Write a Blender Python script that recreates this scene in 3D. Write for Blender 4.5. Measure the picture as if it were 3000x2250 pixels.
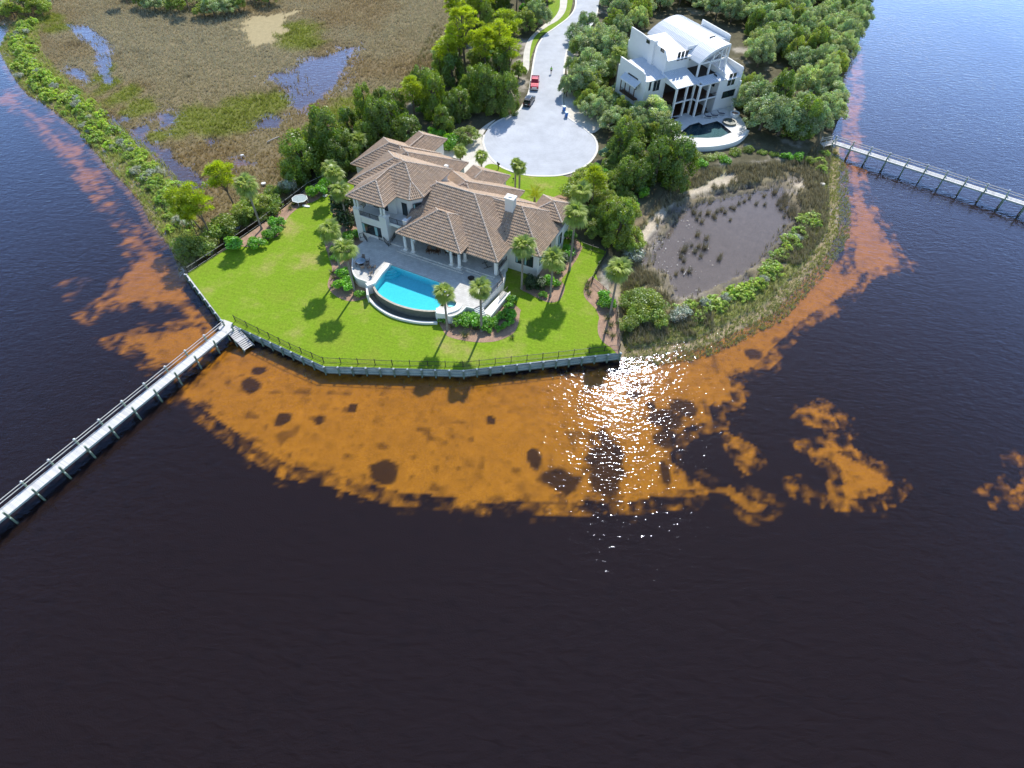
import bpy, bmesh, math, random
import numpy as np
from mathutils import Vector, Matrix
R_ = math.radians
sc = bpy.context.scene
for o in list(bpy.data.objects): bpy.data.objects.remove(o, do_unlink=True)
col = sc.collection

# ------------------------------------------------------------------ camera
H_CAM = 67.0; F_PX = 1745.0; PITCH = R_(50.3); ROLL = R_(1.35)
fw = np.array([0, math.cos(PITCH), -math.sin(PITCH)])
rt0 = np.array([1.0, 0, 0]); up0 = np.cross(rt0, fw)
rt = math.cos(ROLL)*rt0 + math.sin(ROLL)*up0
up = -math.sin(ROLL)*rt0 + math.cos(ROLL)*up0
cam_d = bpy.data.cameras.new('camera'); cam = bpy.data.objects.new('camera', cam_d); col.objects.link(cam)
cam_d.sensor_fit = 'HORIZONTAL'; cam_d.sensor_width = 36.0; cam_d.lens = 36.0*F_PX/3000.0
cam_d.clip_start = 1.0; cam_d.clip_end = 6000.0
M = Matrix(((rt[0], up[0], -fw[0], 0), (rt[1], up[1], -fw[1], 0), (rt[2], up[2], -fw[2], H_CAM), (0, 0, 0, 1)))
cam.matrix_world = M
sc.camera = cam

# ------------------------------------------------------------------ light
SUN_EL = R_(43.5); SUN_AZ = R_(14.6)          # azimuth from +Y towards +X
w = bpy.data.worlds.new('World'); sc.world = w; w.use_nodes = True
nt = w.node_tree; bg = nt.nodes['Background']
sky = nt.nodes.new('ShaderNodeTexSky'); sky.sky_type = 'NISHITA'; sky.sun_disc = False
sky.sun_elevation = SUN_EL; sky.sun_rotation = SUN_AZ; sky.air_density = 1.0; sky.dust_density = 0.25; sky.ozone_density = 3.0
nt.links.new(sky.outputs[0], bg.inputs[0]); bg.inputs[1].default_value = 0.15
sd = bpy.data.lights.new('sun', 'SUN'); sd.energy = 3.8; sd.angle = R_(0.5); sd.color = (1.0, 0.95, 0.87)
sun = bpy.data.objects.new('sun', sd); col.objects.link(sun)
sdir = Vector((math.sin(SUN_AZ)*math.cos(SUN_EL), math.cos(SUN_AZ)*math.cos(SUN_EL), math.sin(SUN_EL)))
sun.rotation_euler = sdir.to_track_quat('Z', 'Y').to_euler(); sun.location = (0, 0, 120)
sc.view_settings.view_transform = 'Standard'; sc.view_settings.look = 'None'
sc.view_settings.exposure = 0.60; sc.view_settings.gamma = 1.0; sc.view_settings.use_curve_mapping = False
sc.cycles.max_bounces = 6; sc.cycles.transparent_max_bounces = 12; sc.cycles.transmission_bounces = 4
sc.cycles.caustics_reflective = False; sc.cycles.caustics_refractive = False

# ------------------------------------------------------------------ measuring helper: a point of the photograph laid on a level plane
def at(px, py, z=0.0):
    d = fw*F_PX + rt*(px-1500.0) + up*(1125.0-py)
    t = (z-H_CAM)/d[2]
    return Vector((d[0]*t, d[1]*t, z))
def atl(pts, z=0.0, f=1.0, ox=0, oy=0): return [at(ox+x/f, oy+y/f, z) for x, y in pts]
def xy(pts): return [(p[0], p[1]) for p in pts]

# ------------------------------------------------------------------ building helpers
class MB:
    def __init__(s): s.v = []; s.f = []; s.c = []
    def add(s, vs, fs, c=None):
        b = len(s.v); s.v += [tuple(p) for p in vs]; s.f += [tuple(i+b for i in f) for f in fs]; s.c += [c]*len(fs); return s
    def box(s, x0, x1, y0, y1, z0, z1, c=None):
        return s.add([(x0,y0,z0),(x1,y0,z0),(x1,y1,z0),(x0,y1,z0),(x0,y0,z1),(x1,y0,z1),(x1,y1,z1),(x0,y1,z1)],
                     [(3,2,1,0),(4,5,6,7),(0,1,5,4),(1,2,6,5),(2,3,7,6),(3,0,4,7)], c)
    def bar(s, p, q, w, h, c=None, upv=(0,0,1)):
        p = Vector(p); q = Vector(q); d = (q-p)
        if d.length < 1e-6: return s
        d.normalize(); u = Vector(upv)
        if abs(d.dot(u)) > 0.98: u = Vector((1,0,0))
        r = d.cross(u).normalized()*w/2; u = r.cross(d).normalized()*h/2
        vs = [p-r-u, p+r-u, p+r+u, p-r+u, q-r-u, q+r-u, q+r+u, q-r+u]
        return s.add(vs, [(0,1,2,3),(7,6,5,4),(4,5,1,0),(5,6,2,1),(6,7,3,2),(7,4,0,3)], c)
    def tube(s, pts, rad, n=8, c=None, cap=True):
        pts = [Vector(p) for p in pts]
        if not hasattr(rad, '__len__'): rad = [rad]*len(pts)
        b = []; 
        for i, p in enumerate(pts):
            d = (pts[min(i+1, len(pts)-1)] - pts[max(i-1, 0)]).normalized()
            u = Vector((0,0,1)) if abs(d.z) < 0.95 else Vector((1,0,0))
            r = d.cross(u).normalized(); u = r.cross(d).normalized()
            b += [p + (r*math.cos(2*math.pi*k/n) + u*math.sin(2*math.pi*k/n))*rad[i] for k in range(n)]
        fs = []
        for i in range(len(pts)-1):
            for k in range(n):
                k2 = (k+1) % n; fs.append((i*n+k, i*n+k2, (i+1)*n+k2, (i+1)*n+k))
        if cap: fs.append(tuple(range(n-1, -1, -1))); fs.append(tuple((len(pts)-1)*n+k for k in range(n)))
        return s.add(b, fs, c)
    def lathe(s, prof, n=12, cx=0, cy=0, c=None):
        vs = [(cx+r*math.cos(2*math.pi*k/n), cy+r*math.sin(2*math.pi*k/n), z) for r, z in prof for k in range(n)]
        fs = [(i*n+k, i*n+(k+1)%n, (i+1)*n+(k+1)%n, (i+1)*n+k) for i in range(len(prof)-1) for k in range(n)]
        fs.append(tuple(range(n-1,-1,-1))); fs.append(tuple((len(prof)-1)*n+k for k in range(n)))
        return s.add(vs, fs, c)
    def prism(s, poly, z0, z1, c=None):
        n = len(poly)
        if sum(poly[i][0]*poly[(i+1)%n][1]-poly[(i+1)%n][0]*poly[i][1] for i in range(n)) < 0: poly = poly[::-1]
        vs = [(p[0],p[1],z0) for p in poly] + [(p[0],p[1],z1) for p in poly]
        fs = [tuple(range(n-1,-1,-1)), tuple(range(n,2*n))] + [(i,(i+1)%n,n+(i+1)%n,n+i) for i in range(n)]
        return s.add(vs, fs, c)
    def sheet(s, poly, z, c=None):
        n = len(poly)
        if sum(poly[i][0]*poly[(i+1)%n][1]-poly[(i+1)%n][0]*poly[i][1] for i in range(n)) < 0: poly = poly[::-1]
        return s.add([(p[0],p[1],z) for p in poly], [tuple(range(n))], c)
    def band(s, line, w, z0, z1, c=None, closed=False):
        L = [Vector((p[0],p[1])) for p in line]; n = len(L); A = []; B = []
        for i in range(n):
            a = L[(i-1)%n] if (closed or i > 0) else L[i]; b = L[(i+1)%n] if (closed or i < n-1) else L[i]
            d = (b-a).normalized(); nn = Vector((-d.y, d.x))*w/2
            A.append(L[i]+nn); B.append(L[i]-nn)
        m = n if closed else n-1
        vs = []
        for i in range(n): vs += [(A[i].x,A[i].y,z0),(B[i].x,B[i].y,z0),(B[i].x,B[i].y,z1),(A[i].x,A[i].y,z1)]
        fs = []
        for i in range(m):
            j = (i+1) % n
            for k in range(4): fs.append((4*i+k, 4*i+(k+1)%4, 4*j+(k+1)%4, 4*j+k))
        if not closed: fs += [(3,2,1,0), (4*(n-1),4*(n-1)+1,4*(n-1)+2,4*(n-1)+3)]
        return s.add(vs, fs, c)
    def mesh(s, name, mat, off=(0,0,0), smooth=False):
        me = bpy.data.meshes.new(name)
        ov = Vector(off)
        me.from_pydata([(v[0]-ov.x, v[1]-ov.y, v[2]-ov.z) for v in s.v], [], s.f)
        if any(c is not None for c in s.c):
            at_ = me.color_attributes.new('col', 'FLOAT_COLOR', 'CORNER')
            arr = np.ones((len(me.loops), 4), dtype=np.float32); k = 0
            for f, c in zip(s.f, s.c):
                n = len(f)
                if c is not None: arr[k:k+n, :3] = c
                k += n
            at_.data.foreach_set('color', arr.ravel())
        if mat: me.materials.append(mat)
        if smooth: me.polygons.foreach_set('use_smooth', [True]*len(me.polygons))
        me.update(); return me
    def obj(s, name, mat, parent=None, off=None, smooth=False, **kw):
        if off is None: off = (0,0,0)
        o = bpy.data.objects.new(name, s.mesh(name, mat, off, smooth)); col.objects.link(o)
        if parent: o.parent = parent
        else: o.location = off
        for k, v in kw.items(): o[k] = v
        return o
def tag(o, label, cat, group=None):
    o['label'] = label; o['category'] = cat
    if group: o['group'] = group
    return o
def thing(name, label, cat, loc=(0,0,0), rz=0.0, group=None):
    o = bpy.data.objects.new(name, None); col.objects.link(o); o.location = loc; o.rotation_euler = (0,0,rz)
    o.empty_display_size = 0.3
    return tag(o, label, cat, group)
def kids(o): return [c for c in bpy.data.objects if c.parent == o]
def copy_tree(o, parent=None, chl=None):
    c = o.copy(); col.objects.link(c)
    if parent: c.parent = parent
    for ch in (chl[o] if chl else kids(o)):
        copy_tree(ch, c, chl)
    return c
def childmap(o):
    m = {}
    def rec(x):
        m[x] = kids(x)
        for k in m[x]: rec(k)
    rec(o); return m
def np_obj(name, verts, faces_n, nper, mat, colors=None, smooth=False, **kw):
    """verts (N,3); faces are consecutive runs of nper vertices"""
    me = np_mesh(name, verts, nper, mat, colors, smooth)
    o = bpy.data.objects.new(name, me); col.objects.link(o)
    for k, v in kw.items(): o[k] = v
    return o
def np_mesh(name, verts, nper, mat, colors=None, smooth=False, matidx=None, mats=None):
    N = len(verts); nf = N//nper
    me = bpy.data.meshes.new(name)
    me.vertices.add(N); me.vertices.foreach_set('co', np.ascontiguousarray(verts, dtype=np.float32).ravel())
    me.loops.add(N); me.loops.foreach_set('vertex_index', np.arange(N, dtype=np.int32))
    me.polygons.add(nf); me.polygons.foreach_set('loop_start', np.arange(0, N, nper, dtype=np.int32))
    if colors is not None:
        a = me.color_attributes.new('col', 'FLOAT_COLOR', 'POINT')
        c4 = np.ones((N,4), dtype=np.float32); c4[:, :3] = colors; a.data.foreach_set('color', c4.ravel())
    me.materials.append(mat)
    if smooth: me.polygons.foreach_set('use_smooth', np.ones(nf, dtype=bool))
    me.update(); me.validate(); return me

def tri_with_hole(outer, holes, z):
    bm = bmesh.new(); es = []
    for L_ in [outer]+holes:
        vv = [bm.verts.new((p[0],p[1],z)) for p in L_]
        for i in range(len(vv)): es.append(bm.edges.new((vv[i], vv[(i+1)%len(vv)])))
    r = bmesh.ops.triangle_fill(bm, use_beauty=True, use_dissolve=False, edges=es)
    bm.normal_update()
    mb = MB(); bm.verts.index_update(); mb.v = [tuple(v.co) for v in bm.verts]; mb.f = [tuple(v.index for v in f.verts) if f.normal.z > 0 else tuple(v.index for v in reversed(f.verts)) for f in bm.faces]; mb.c = [None]*len(mb.f); bm.free(); return mb
# ------------------------------------------------------------------ materials
def newmat(name):
    m = bpy.data.materials.new(name); m.use_nodes = True; nt = m.node_tree; nt.nodes.clear(); return m, nt
def N(nt, t, **kw):
    n = nt.nodes.new(t)
    for k, v in kw.items():
        if k in n.inputs.keys() if hasattr(n.inputs,'keys') else False: n.inputs[k].default_value = v
        else: setattr(n, k, v)
    return n
def noise(nt, scale, detail=3.0, rough=0.55, vec=None, dist=0.0):
    n = nt.nodes.new('ShaderNodeTexNoise'); n.inputs['Scale'].default_value = scale; n.inputs['Detail'].default_value = detail
    n.inputs['Roughness'].default_value = rough; n.inputs['Distortion'].default_value = dist
    if vec is None:
        tc = nt.nodes.new('ShaderNodeTexCoord'); vec = tc.outputs['Object']
    nt.links.new(vec, n.inputs['Vector']); return n
def ramp(nt, fac, stops):
    r = nt.nodes.new('ShaderNodeValToRGB'); e = r.color_ramp.elements
    while len(e) < len(stops): e.new(0.5)
    for i, (p, c) in enumerate(stops): e[i].position = p; e[i].color = (c[0], c[1], c[2], 1) if hasattr(c, '__len__') else (c, c, c, 1)
    nt.links.new(fac, r.inputs[0]); return r
def mulc(nt, a, b, mode='MULTIPLY', fac=1.0):
    m = nt.nodes.new('ShaderNodeMix'); m.data_type = 'RGBA'; m.blend_type = mode; m.inputs[0].default_value = fac
    for s, v in ((6, a), (7, b)):
        if hasattr(v, 'is_linked'): nt.links.new(v, m.inputs[s])
        else: m.inputs[s].default_value = (*v, 1)
    return m.outputs[2]
def surf(name, c, rough=0.8, var=0.15, scale=2.0, fine=0.0, fscale=30.0, bump=0.0, bscale=20.0, attr=False, metal=0.0, spec=0.5, objvar=0.0):
    m, nt = newmat(name)
    out = nt.nodes.new('ShaderNodeOutputMaterial'); b = nt.nodes.new('ShaderNodeBsdfPrincipled')
    nt.links.new(b.outputs[0], out.inputs[0])
    if attr:
        a = nt.nodes.new('ShaderNodeAttribute'); a.attribute_name = 'col'; cur = a.outputs['Color']
        if c: cur = mulc(nt, cur, c)
    else:
        rgb = nt.nodes.new('ShaderNodeRGB'); rgb.outputs[0].default_value = (*c, 1); cur = rgb.outputs[0]
    if var:
        n = noise(nt, scale, 4); r = ramp(nt, n.outputs[0], [(0.3, 1-var), (0.7, 1+var)]); cur = mulc(nt, cur, r.outputs[0])
    if fine:
        n = noise(nt, fscale, 2); r = ramp(nt, n.outputs[0], [(0.3, 1-fine), (0.7, 1+fine)]); cur = mulc(nt, cur, r.outputs[0])
    if objvar:
        oi = nt.nodes.new('ShaderNodeObjectInfo'); r = ramp(nt, oi.outputs['Random'], [(0, 1-objvar), (1, 1+objvar)]); cur = mulc(nt, cur, r.outputs[0])
    nt.links.new(cur, b.inputs['Base Color'])
    b.inputs['Roughness'].default_value = rough; b.inputs['Metallic'].default_value = metal; b.inputs['Specular IOR Level'].default_value = spec
    if bump:
        n = noise(nt, bscale, 3); bp = nt.nodes.new('ShaderNodeBump'); bp.inputs['Strength'].default_value = bump; bp.inputs['Distance'].default_value = 0.05
        nt.links.new(n.outputs[0], bp.inputs['Height']); nt.links.new(bp.outputs[0], b.inputs['Normal'])
    return m
def leafmat(name, c, trans=0.35, objvar=0.18, tcol=None):
    m, nt = newmat(name)
    out = nt.nodes.new('ShaderNodeOutputMaterial')
    a = nt.nodes.new('ShaderNodeAttribute'); a.attribute_name = 'col'
    oi = nt.nodes.new('ShaderNodeObjectInfo')
    r = ramp(nt, oi.outputs['Random'], [(0, (1-objvar, 1-objvar*0.8, 1-objvar)), (0.5, (1, 1, 1)), (1, (1+objvar*1.3, 1+objvar, 1))])
    cur = mulc(nt, mulc(nt, a.outputs['Color'], c), r.outputs[0])
    d = nt.nodes.new('ShaderNodeBsdfDiffuse'); t = nt.nodes.new('ShaderNodeBsdfTranslucent'); g = nt.nodes.new('ShaderNodeBsdfGlossy')
    g.inputs['Roughness'].default_value = 0.45; g.inputs['Color'].default_value = (0.8,0.85,0.9,1)
    nt.links.new(cur, d.inputs[0])
    tc = mulc(nt, cur, tcol or (1.25, 1.35, 0.55)); nt.links.new(tc, t.inputs[0])
    mx = nt.nodes.new('ShaderNodeMixShader'); mx.inputs[0].default_value = trans
    nt.links.new(d.outputs[0], mx.inputs[1]); nt.links.new(t.outputs[0], mx.inputs[2])
    m2 = nt.nodes.new('ShaderNodeMixShader'); m2.inputs[0].default_value = 0.05
    nt.links.new(mx.outputs[0], m2.inputs[1]); nt.links.new(g.outputs[0], m2.inputs[2])
    nt.links.new(m2.outputs[0], out.inputs[0]); return m
def glassmat(name, c=(0.02,0.03,0.035), rough=0.04):
    m, nt = newmat(name); out = nt.nodes.new('ShaderNodeOutputMaterial'); b = nt.nodes.new('ShaderNodeBsdfPrincipled')
    b.inputs['Base Color'].default_value = (*c, 1); b.inputs['Roughness'].default_value = rough; b.inputs['Specular IOR Level'].default_value = 0.9
    nt.links.new(b.outputs[0], out.inputs[0]); return m
def watermat(name, absorb, dens, waves, rough=0.03, strength=1.0, wdir=0.0, stretch=0.45, gain=0.9, tint=(1,1,1), milk=None, lanes=False, mk=6.0, r0=0.021):
    """a clear tinted body under a rippled skin: mirror by Fresnel, the rest passes and is absorbed with depth"""
    m, nt = newmat(name); out = nt.nodes.new('ShaderNodeOutputMaterial')
    geo = nt.nodes.new('ShaderNodeNewGeometry')
    mp = nt.nodes.new('ShaderNodeMapping'); mp.inputs['Rotation'].default_value = (0,0,wdir); mp.inputs['Scale'].default_value = (stretch, 1.0, 1.0)
    mp.vector_type = 'TEXTURE' if False else 'POINT'
    nt.links.new(geo.outputs['Position'], mp.inputs[0])
    prev = None
    for sc_, dist, det in waves:
        n = noise(nt, sc_, det, 0.5, mp.outputs[0], 0.4)
        bp = nt.nodes.new('ShaderNodeBump'); bp.inputs['Strength'].default_value = strength; bp.inputs['Distance'].default_value = dist
        if lanes:
            ln = noise(nt, 0.035, 3, 0.6, mp.outputs[0], 1.2); lr_ = ramp(nt, ln.outputs[0], [(0.34, 0.72), (0.62, 1.0)]); nt.links.new(lr_.outputs[0], bp.inputs['Strength'])
        nt.links.new(n.outputs[0], bp.inputs['Height'])
        if prev: nt.links.new(prev, bp.inputs['Normal'])
        prev = bp.outputs[0]
    lw = nt.nodes.new('ShaderNodeLayerWeight'); lw.inputs['Blend'].default_value = 0.5
    pw_ = nt.nodes.new('ShaderNodeMath'); pw_.operation = 'POWER'; pw_.inputs[1].default_value = 4.0; nt.links.new(lw.outputs['Facing'], pw_.inputs[0])
    ma_ = nt.nodes.new('ShaderNodeMath'); ma_.operation = 'MULTIPLY_ADD'; ma_.inputs[1].default_value = gain; nt.links.new(pw_.outputs[0], ma_.inputs[0]); ma_.inputs[2].default_value = r0; ma_.use_clamp = True
    if prev: nt.links.new(prev, lw.inputs['Normal'])
    g = nt.nodes.new('ShaderNodeBsdfGlossy'); g.inputs['Roughness'].default_value = rough; g.inputs['Color'].default_value = (*tint, 1); t = nt.nodes.new('ShaderNodeBsdfTransparent')
    if prev: nt.links.new(prev, g.inputs['Normal'])
    mx = nt.nodes.new('ShaderNodeMixShader'); nt.links.new(ma_.outputs[0], mx.inputs[0]); nt.links.new(t.outputs[0], mx.inputs[1]); nt.links.new(g.outputs[0], mx.inputs[2])
    fin = mx.outputs[0]
    if milk:
        dd = nt.nodes.new('ShaderNodeBsdfDiffuse'); dd.inputs[0].default_value = (*milk[1], 1)
        nm = noise(nt, waves[0][0], 3.0, 0.55, mp.outputs[0], 0.6); bm_ = nt.nodes.new('ShaderNodeBump'); bm_.inputs['Strength'].default_value = 1.0; bm_.inputs['Distance'].default_value = waves[0][1]*mk
        nt.links.new(nm.outputs[0], bm_.inputs['Height']); nt.links.new(bm_.outputs[0], dd.inputs['Normal'])
        m3 = nt.nodes.new('ShaderNodeMixShader'); m3.inputs[0].default_value = milk[0]
        nt.links.new(fin, m3.inputs[1]); nt.links.new(dd.outputs[0], m3.inputs[2]); fin = m3.outputs[0]
    nt.links.new(fin, out.inputs['Surface'])
    va = nt.nodes.new('ShaderNodeVolumeAbsorption'); va.inputs['Color'].default_value = (*absorb, 1); va.inputs['Density'].default_value = dens
    nt.links.new(va.outputs[0], out.inputs['Volume'])
    return m
# ------------------------------------------------------------------ terrain: measured outlines
S = 1.3562
def spx(pts): return [(x*S, y*S) for x, y in pts]
def gp(pts, z=0.0): return np.array([at(x, y, z)[:2] for x, y in pts])
LG = 1.5                                    # level of the upland
WALL = [(545,802),(650,935),(949,1071),(1357,1082),(1818,1031)]          # top edge of the sea wall
wallw = [at(x, y, 1.62) for x, y in WALL]
UPL = [(552,790),(663,722),(760,655),(863,576),(905,540),(880,500),(905,440),(990,395),(1060,345),(1160,330),(1230,260),(1280,180),(1320,90),(1345,0),(1370,-140),
       (1800,-260),(2560,-260),(2540,0),(2522,40),(2500,105),(2474,145),(2455,215),(2462,290),(2440,360),(2405,420),(2380,455),(2330,480),(2200,490),(2080,500),(2010,520),
       (1965,560),(1930,600),(1880,640),(1850,690),(1815,740),(1800,860),(1812,880),(1806,1008),(1357,1052),(952,1042),(684,925),(580,806)]
LAND2 = [(545,800),(560,770),(640,700),(760,630),(860,560),(905,540),(880,500),(990,395),(1160,330),(1280,180),(1345,0),(1370,-200),(400,-260),(-300,-200),(-260,60),(0,64),(47,64),
         (28,110),(9,142),(28,180),(61,236),(95,274),(147,303),(199,345),(251,383),(289,438),(339,493),(398,551),(434,601),(457,646),(493,692),(529,741)]
BERML = [(9,142),(14,150),(40,195),(75,245),(110,278),(160,308),(212,350),(262,390),(302,445),(352,500),(410,558),(446,606),(470,650),(505,700),(545,770),(600,720),(560,640),(533,574),(511,533),(479,493),(443,452),(430,444),(378,402),(321,359),(284,317),(246,284),(199,250),(156,208),(113,156),(102,95),(118,61),(61,54)]
LANDR = [(1800,740),(1800,860),(1812,880),(1820,1034),(1893,1030),(2007,1013),(2052,1002),(2149,957),(2251,906),(2354,799),(2401,742),(2439,681),(2444,615),(2439,539),(2448,473),(2446,430),(2420,405),(2330,470),(2100,480),(1950,560)]
POND = [(1978,616),(2016,598),(2062,582),(2127,570),(2214,552),(2279,543),(2310,535),(2322,522),(2332,530),(2310,552),(2325,585),(2336,652),(2293,710),(2242,775),(2185,815),(2098,855),(2054,873),(1982,884),(1960,859),(1940,812),(1895,793),(1892,739),(1931,689)]
SHOALS = [spx([(372,855),(430,895),(500,945),(560,985),(620,1020),(700,1030),(780,1055),(850,1075),(950,1085),(1060,1100),(1130,1095),(1200,1098),(1300,1095),(1360,1097),(1430,1085),(1510,1085),(1560,1075),(1610,1120),(1660,1122),(1685,1085),(1640,1070),(1600,1050),(1590,1030),(1540,1040),(1500,1020),(1465,990),(1470,950),(1500,930),(1560,915),(1548,880),(1595,870),(1590,820),(1640,800),(1665,775),(1700,740),(1740,700),(1790,668),(1830,645),(1850,610),(1835,580),(1815,560),(1785,540),(1760,540),(1700,600),(1600,690),(1520,720),(1400,745),(1340,760),(1337,790),(1000,800),(700,790),(560,740),(490,735),(430,790)]),
          spx([(225,735),(290,715),(340,705),(400,700),(430,690),(450,715),(470,745),(440,775),(385,812),(330,800),(300,770),(262,748)]),
          spx([(215,650),(240,630),(250,600),(290,560),(270,530),(300,500),(350,540),(385,545),(395,600),(415,640),(440,690),(400,690),(360,660),(300,655),(260,665)]),
          spx([(140,612),(165,605),(160,630),(150,642)]), spx([(172,660),(200,650),(205,675),(185,690),(172,680)]),
          [(2341,1222),(2380,1195),(2412,1181),(2462,1213),(2479,1255),(2469,1312),(2511,1333),(2596,1376),(2650,1420),(2611,1461),(2526,1482),(2455,1475),(2447,1418),(2440,1369),(2348,1305),(2440,1284),(2426,1241)],
          [(2894,1440),(2937,1426),(2972,1397),(2958,1340),(3000,1326),(3060,1440),(2979,1468),(2916,1472)],
          [(2313,1411),(2355,1426),(2412,1454),(2400,1468),(2330,1440)], [(2135,1284),(2206,1319),(2228,1348),(2192,1369),(2150,1319)],
          spx([(1842,250),(1860,200),(1850,60),(1832,60),(1835,200),(1828,300),(1832,400),(1842,470),(1835,560),(1800,590),(1840,640),(1870,600),(1895,585),(1925,580),(1960,568),(1940,545),(1925,500),(1895,470),(1882,440),(1868,400),(1858,340)]),
          spx([(0,170),(40,212),(90,247),(140,300),(190,350),(240,425),(265,470),(300,505),(285,515),(240,470),(205,420),(155,365),(110,312),(60,258),(0,215)])]
SH_DEP = [0.46,0.52,0.66,0.95,0.8,0.68,0.68,0.8,0.70,0.72,1.45]
HOLES = [(1312,1000,33,48),(1212,1035,34,16),(1440,905,32,18),(1480,880,28,16),(1440,945,26,16),(1155,987,13,13),(828,1017,24,17),(1437,1020,9,18),(1627,762,20,11),(540,830,20,12),(610,905,14,9),(560,800,16,8),(690,905,10,7),(760,880,9,7),(1060,905,9,6),(1405,875,10,6),(1370,850,16,7),(1530,1040,14,10)]
POOLS = [[(771,232),(793,210),(848,204),(892,171),(953,160),(1008,138),(1058,127),(1041,165),(1014,210),(997,248),(953,287),(914,314),(870,331),(837,309),(821,265)],
         [(732,364),(782,336),(826,336),(848,353),(810,381),(743,386)], [(449,336),(496,321),(529,340),(520,364),(473,388),(454,369)],
         [(605,410),(628,408),(634,424),(612,432)]]
TANP = [(688,72),(738,44),(821,33),(900,24),(865,50),(821,105),(832,132),(766,143),(699,149),(705,110)]
CREEKS = [([(199,71),(236,85),(265,109),(293,132),(303,156),(307,184),(303,213),(326,246)], [0.8,2.6,3.2,2.4,2.4,2.2,1.6,1.2]),
          ([(303,331),(331,369),(362,385),(378,397),(425,425),(473,449),(488,479),(533,511),(560,545)], [1.2,1.6,1.3,1.3,1.5,2.0,2.1,2.6,3.3]),
          ([(362,350),(364,352)], [1.7,1.7]), ([(411,380),(413,405)], [2,1.6]), ([(215,210),(240,225),(255,235)], [2.2,1.5,1.2]), ([(618,415),(622,417)], [1.8,1.8]), ([(700,480),(705,482)],[1,1])]
GREENS = [(410,320,5.5,4),(435,318,4,3),(300,222,2.5,5),(316,255,3,4),(360,285,5,4),(560,345,7,4.5),(650,352,8,4),(700,330,9,5),(760,312,9,5),(800,300,7,4),(600,372,7,3.5),(680,372,7,3),(530,385,5,3),(165,85,5,3),(470,400,4,2.5),(880,120,9,5),(150,60,5,4),(1000,330,8,2.5),(1060,300,10,2.5),(860,90,12,5)]
SANDS = [(1893,655,3.0,9),(1905,700,3.2,5.5),(1930,620,1.6,6),(2020,560,7,4.5),(2080,530,8,4),(2300,565,4.5,1.6),(2030,875,4.2,1.8),(2330,540,2,4),(1985,612,2,1.5),(1940,760,1.5,3)]

rngT = np.random.default_rng(7)
def lattice(n=256, seed=0): return np.random.default_rng(seed).random((n, n)).astype(np.float32)
_LT = [lattice(256, s) for s in range(6)]
def vnoise(x, y, scale, seed=0):
    L = _LT[seed % 6]; u = x/scale + 1000.3*(1+seed); v = y/scale + 777.7*(1+seed)
    i = np.floor(u).astype(int); j = np.floor(v).astype(int); a = u-i; b = v-j
    a = a*a*(3-2*a); b = b*b*(3-2*b); i0 = i % 256; j0 = j % 256; i1 = (i+1) % 256; j1 = (j+1) % 256
    return (L[i0,j0]*(1-a)+L[i1,j0]*a)*(1-b) + (L[i0,j1]*(1-a)+L[i1,j1]*a)*b
def fbm(x, y, scale, oct=4, seed=0):
    s = 0; a = 1; t = 0
    for k in range(oct): s = s + a*vnoise(x, y, scale/2**k, seed+k); t += a; a *= 0.55
    return s/t*2-1
def sdf(px, py, poly):
    P_ = np.asarray(poly, dtype=np.float64); n = len(P_)
    d = np.full(px.shape, 1e9); inside = np.zeros(px.shape, bool)
    for i in range(n):
        a = P_[i]; b = P_[(i+1) % n]; e = b-a
        wx = px-a[0]; wy = py-a[1]; t = np.clip((wx*e[0]+wy*e[1])/(e@e+1e-12), 0, 1)
        d = np.minimum(d, (wx-e[0]*t)**2 + (wy-e[1]*t)**2)
        c = ((a[1] <= py) & (b[1] > py)) | ((b[1] <= py) & (a[1] > py))
        if abs(e[1]) > 1e-9: inside ^= c & (px < a[0] + (py-a[1])/e[1]*e[0])
    d = np.sqrt(d); return np.where(inside, d, -d)
def sdline(px, py, pts, rad):
    d = np.full(px.shape, -1e9)
    for i in range(len(pts)-1):
        a = pts[i]; b = pts[i+1]; e = b-a
        t = np.clip(((px-a[0])*e[0]+(py-a[1])*e[1])/(e@e+1e-12), 0, 1)
        d = np.maximum(d, rad[i]*(1-t)+rad[i+1]*t - np.hypot(px-a[0]-e[0]*t, py-a[1]-e[1]*t))
    return d
def sm(a, b, x): t = np.clip((x-a)/(b-a), 0, 1); return t*t*(3-2*t)
def sdfb(px, py, poly, margin=12.0):
    poly = np.asarray(poly); lo = poly.min(0)-margin; hi = poly.max(0)+margin
    out = np.full(px.shape, -margin); m = (px > lo[0]) & (px < hi[0]) & (py > lo[1]) & (py < hi[1])
    out[m] = sdf(px[m], py[m], poly); return out
pUPL = gp(UPL, 1.2); pLAND2 = gp(LAND2); pBL = gp(BERML, 0.2); pLR = gp(LANDR); pPOND = gp(POND); pSH = [gp(p) for p in SHOALS]
pPOOLS = [gp(p) for p in POOLS]; pTAN = gp(TANP)
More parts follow.
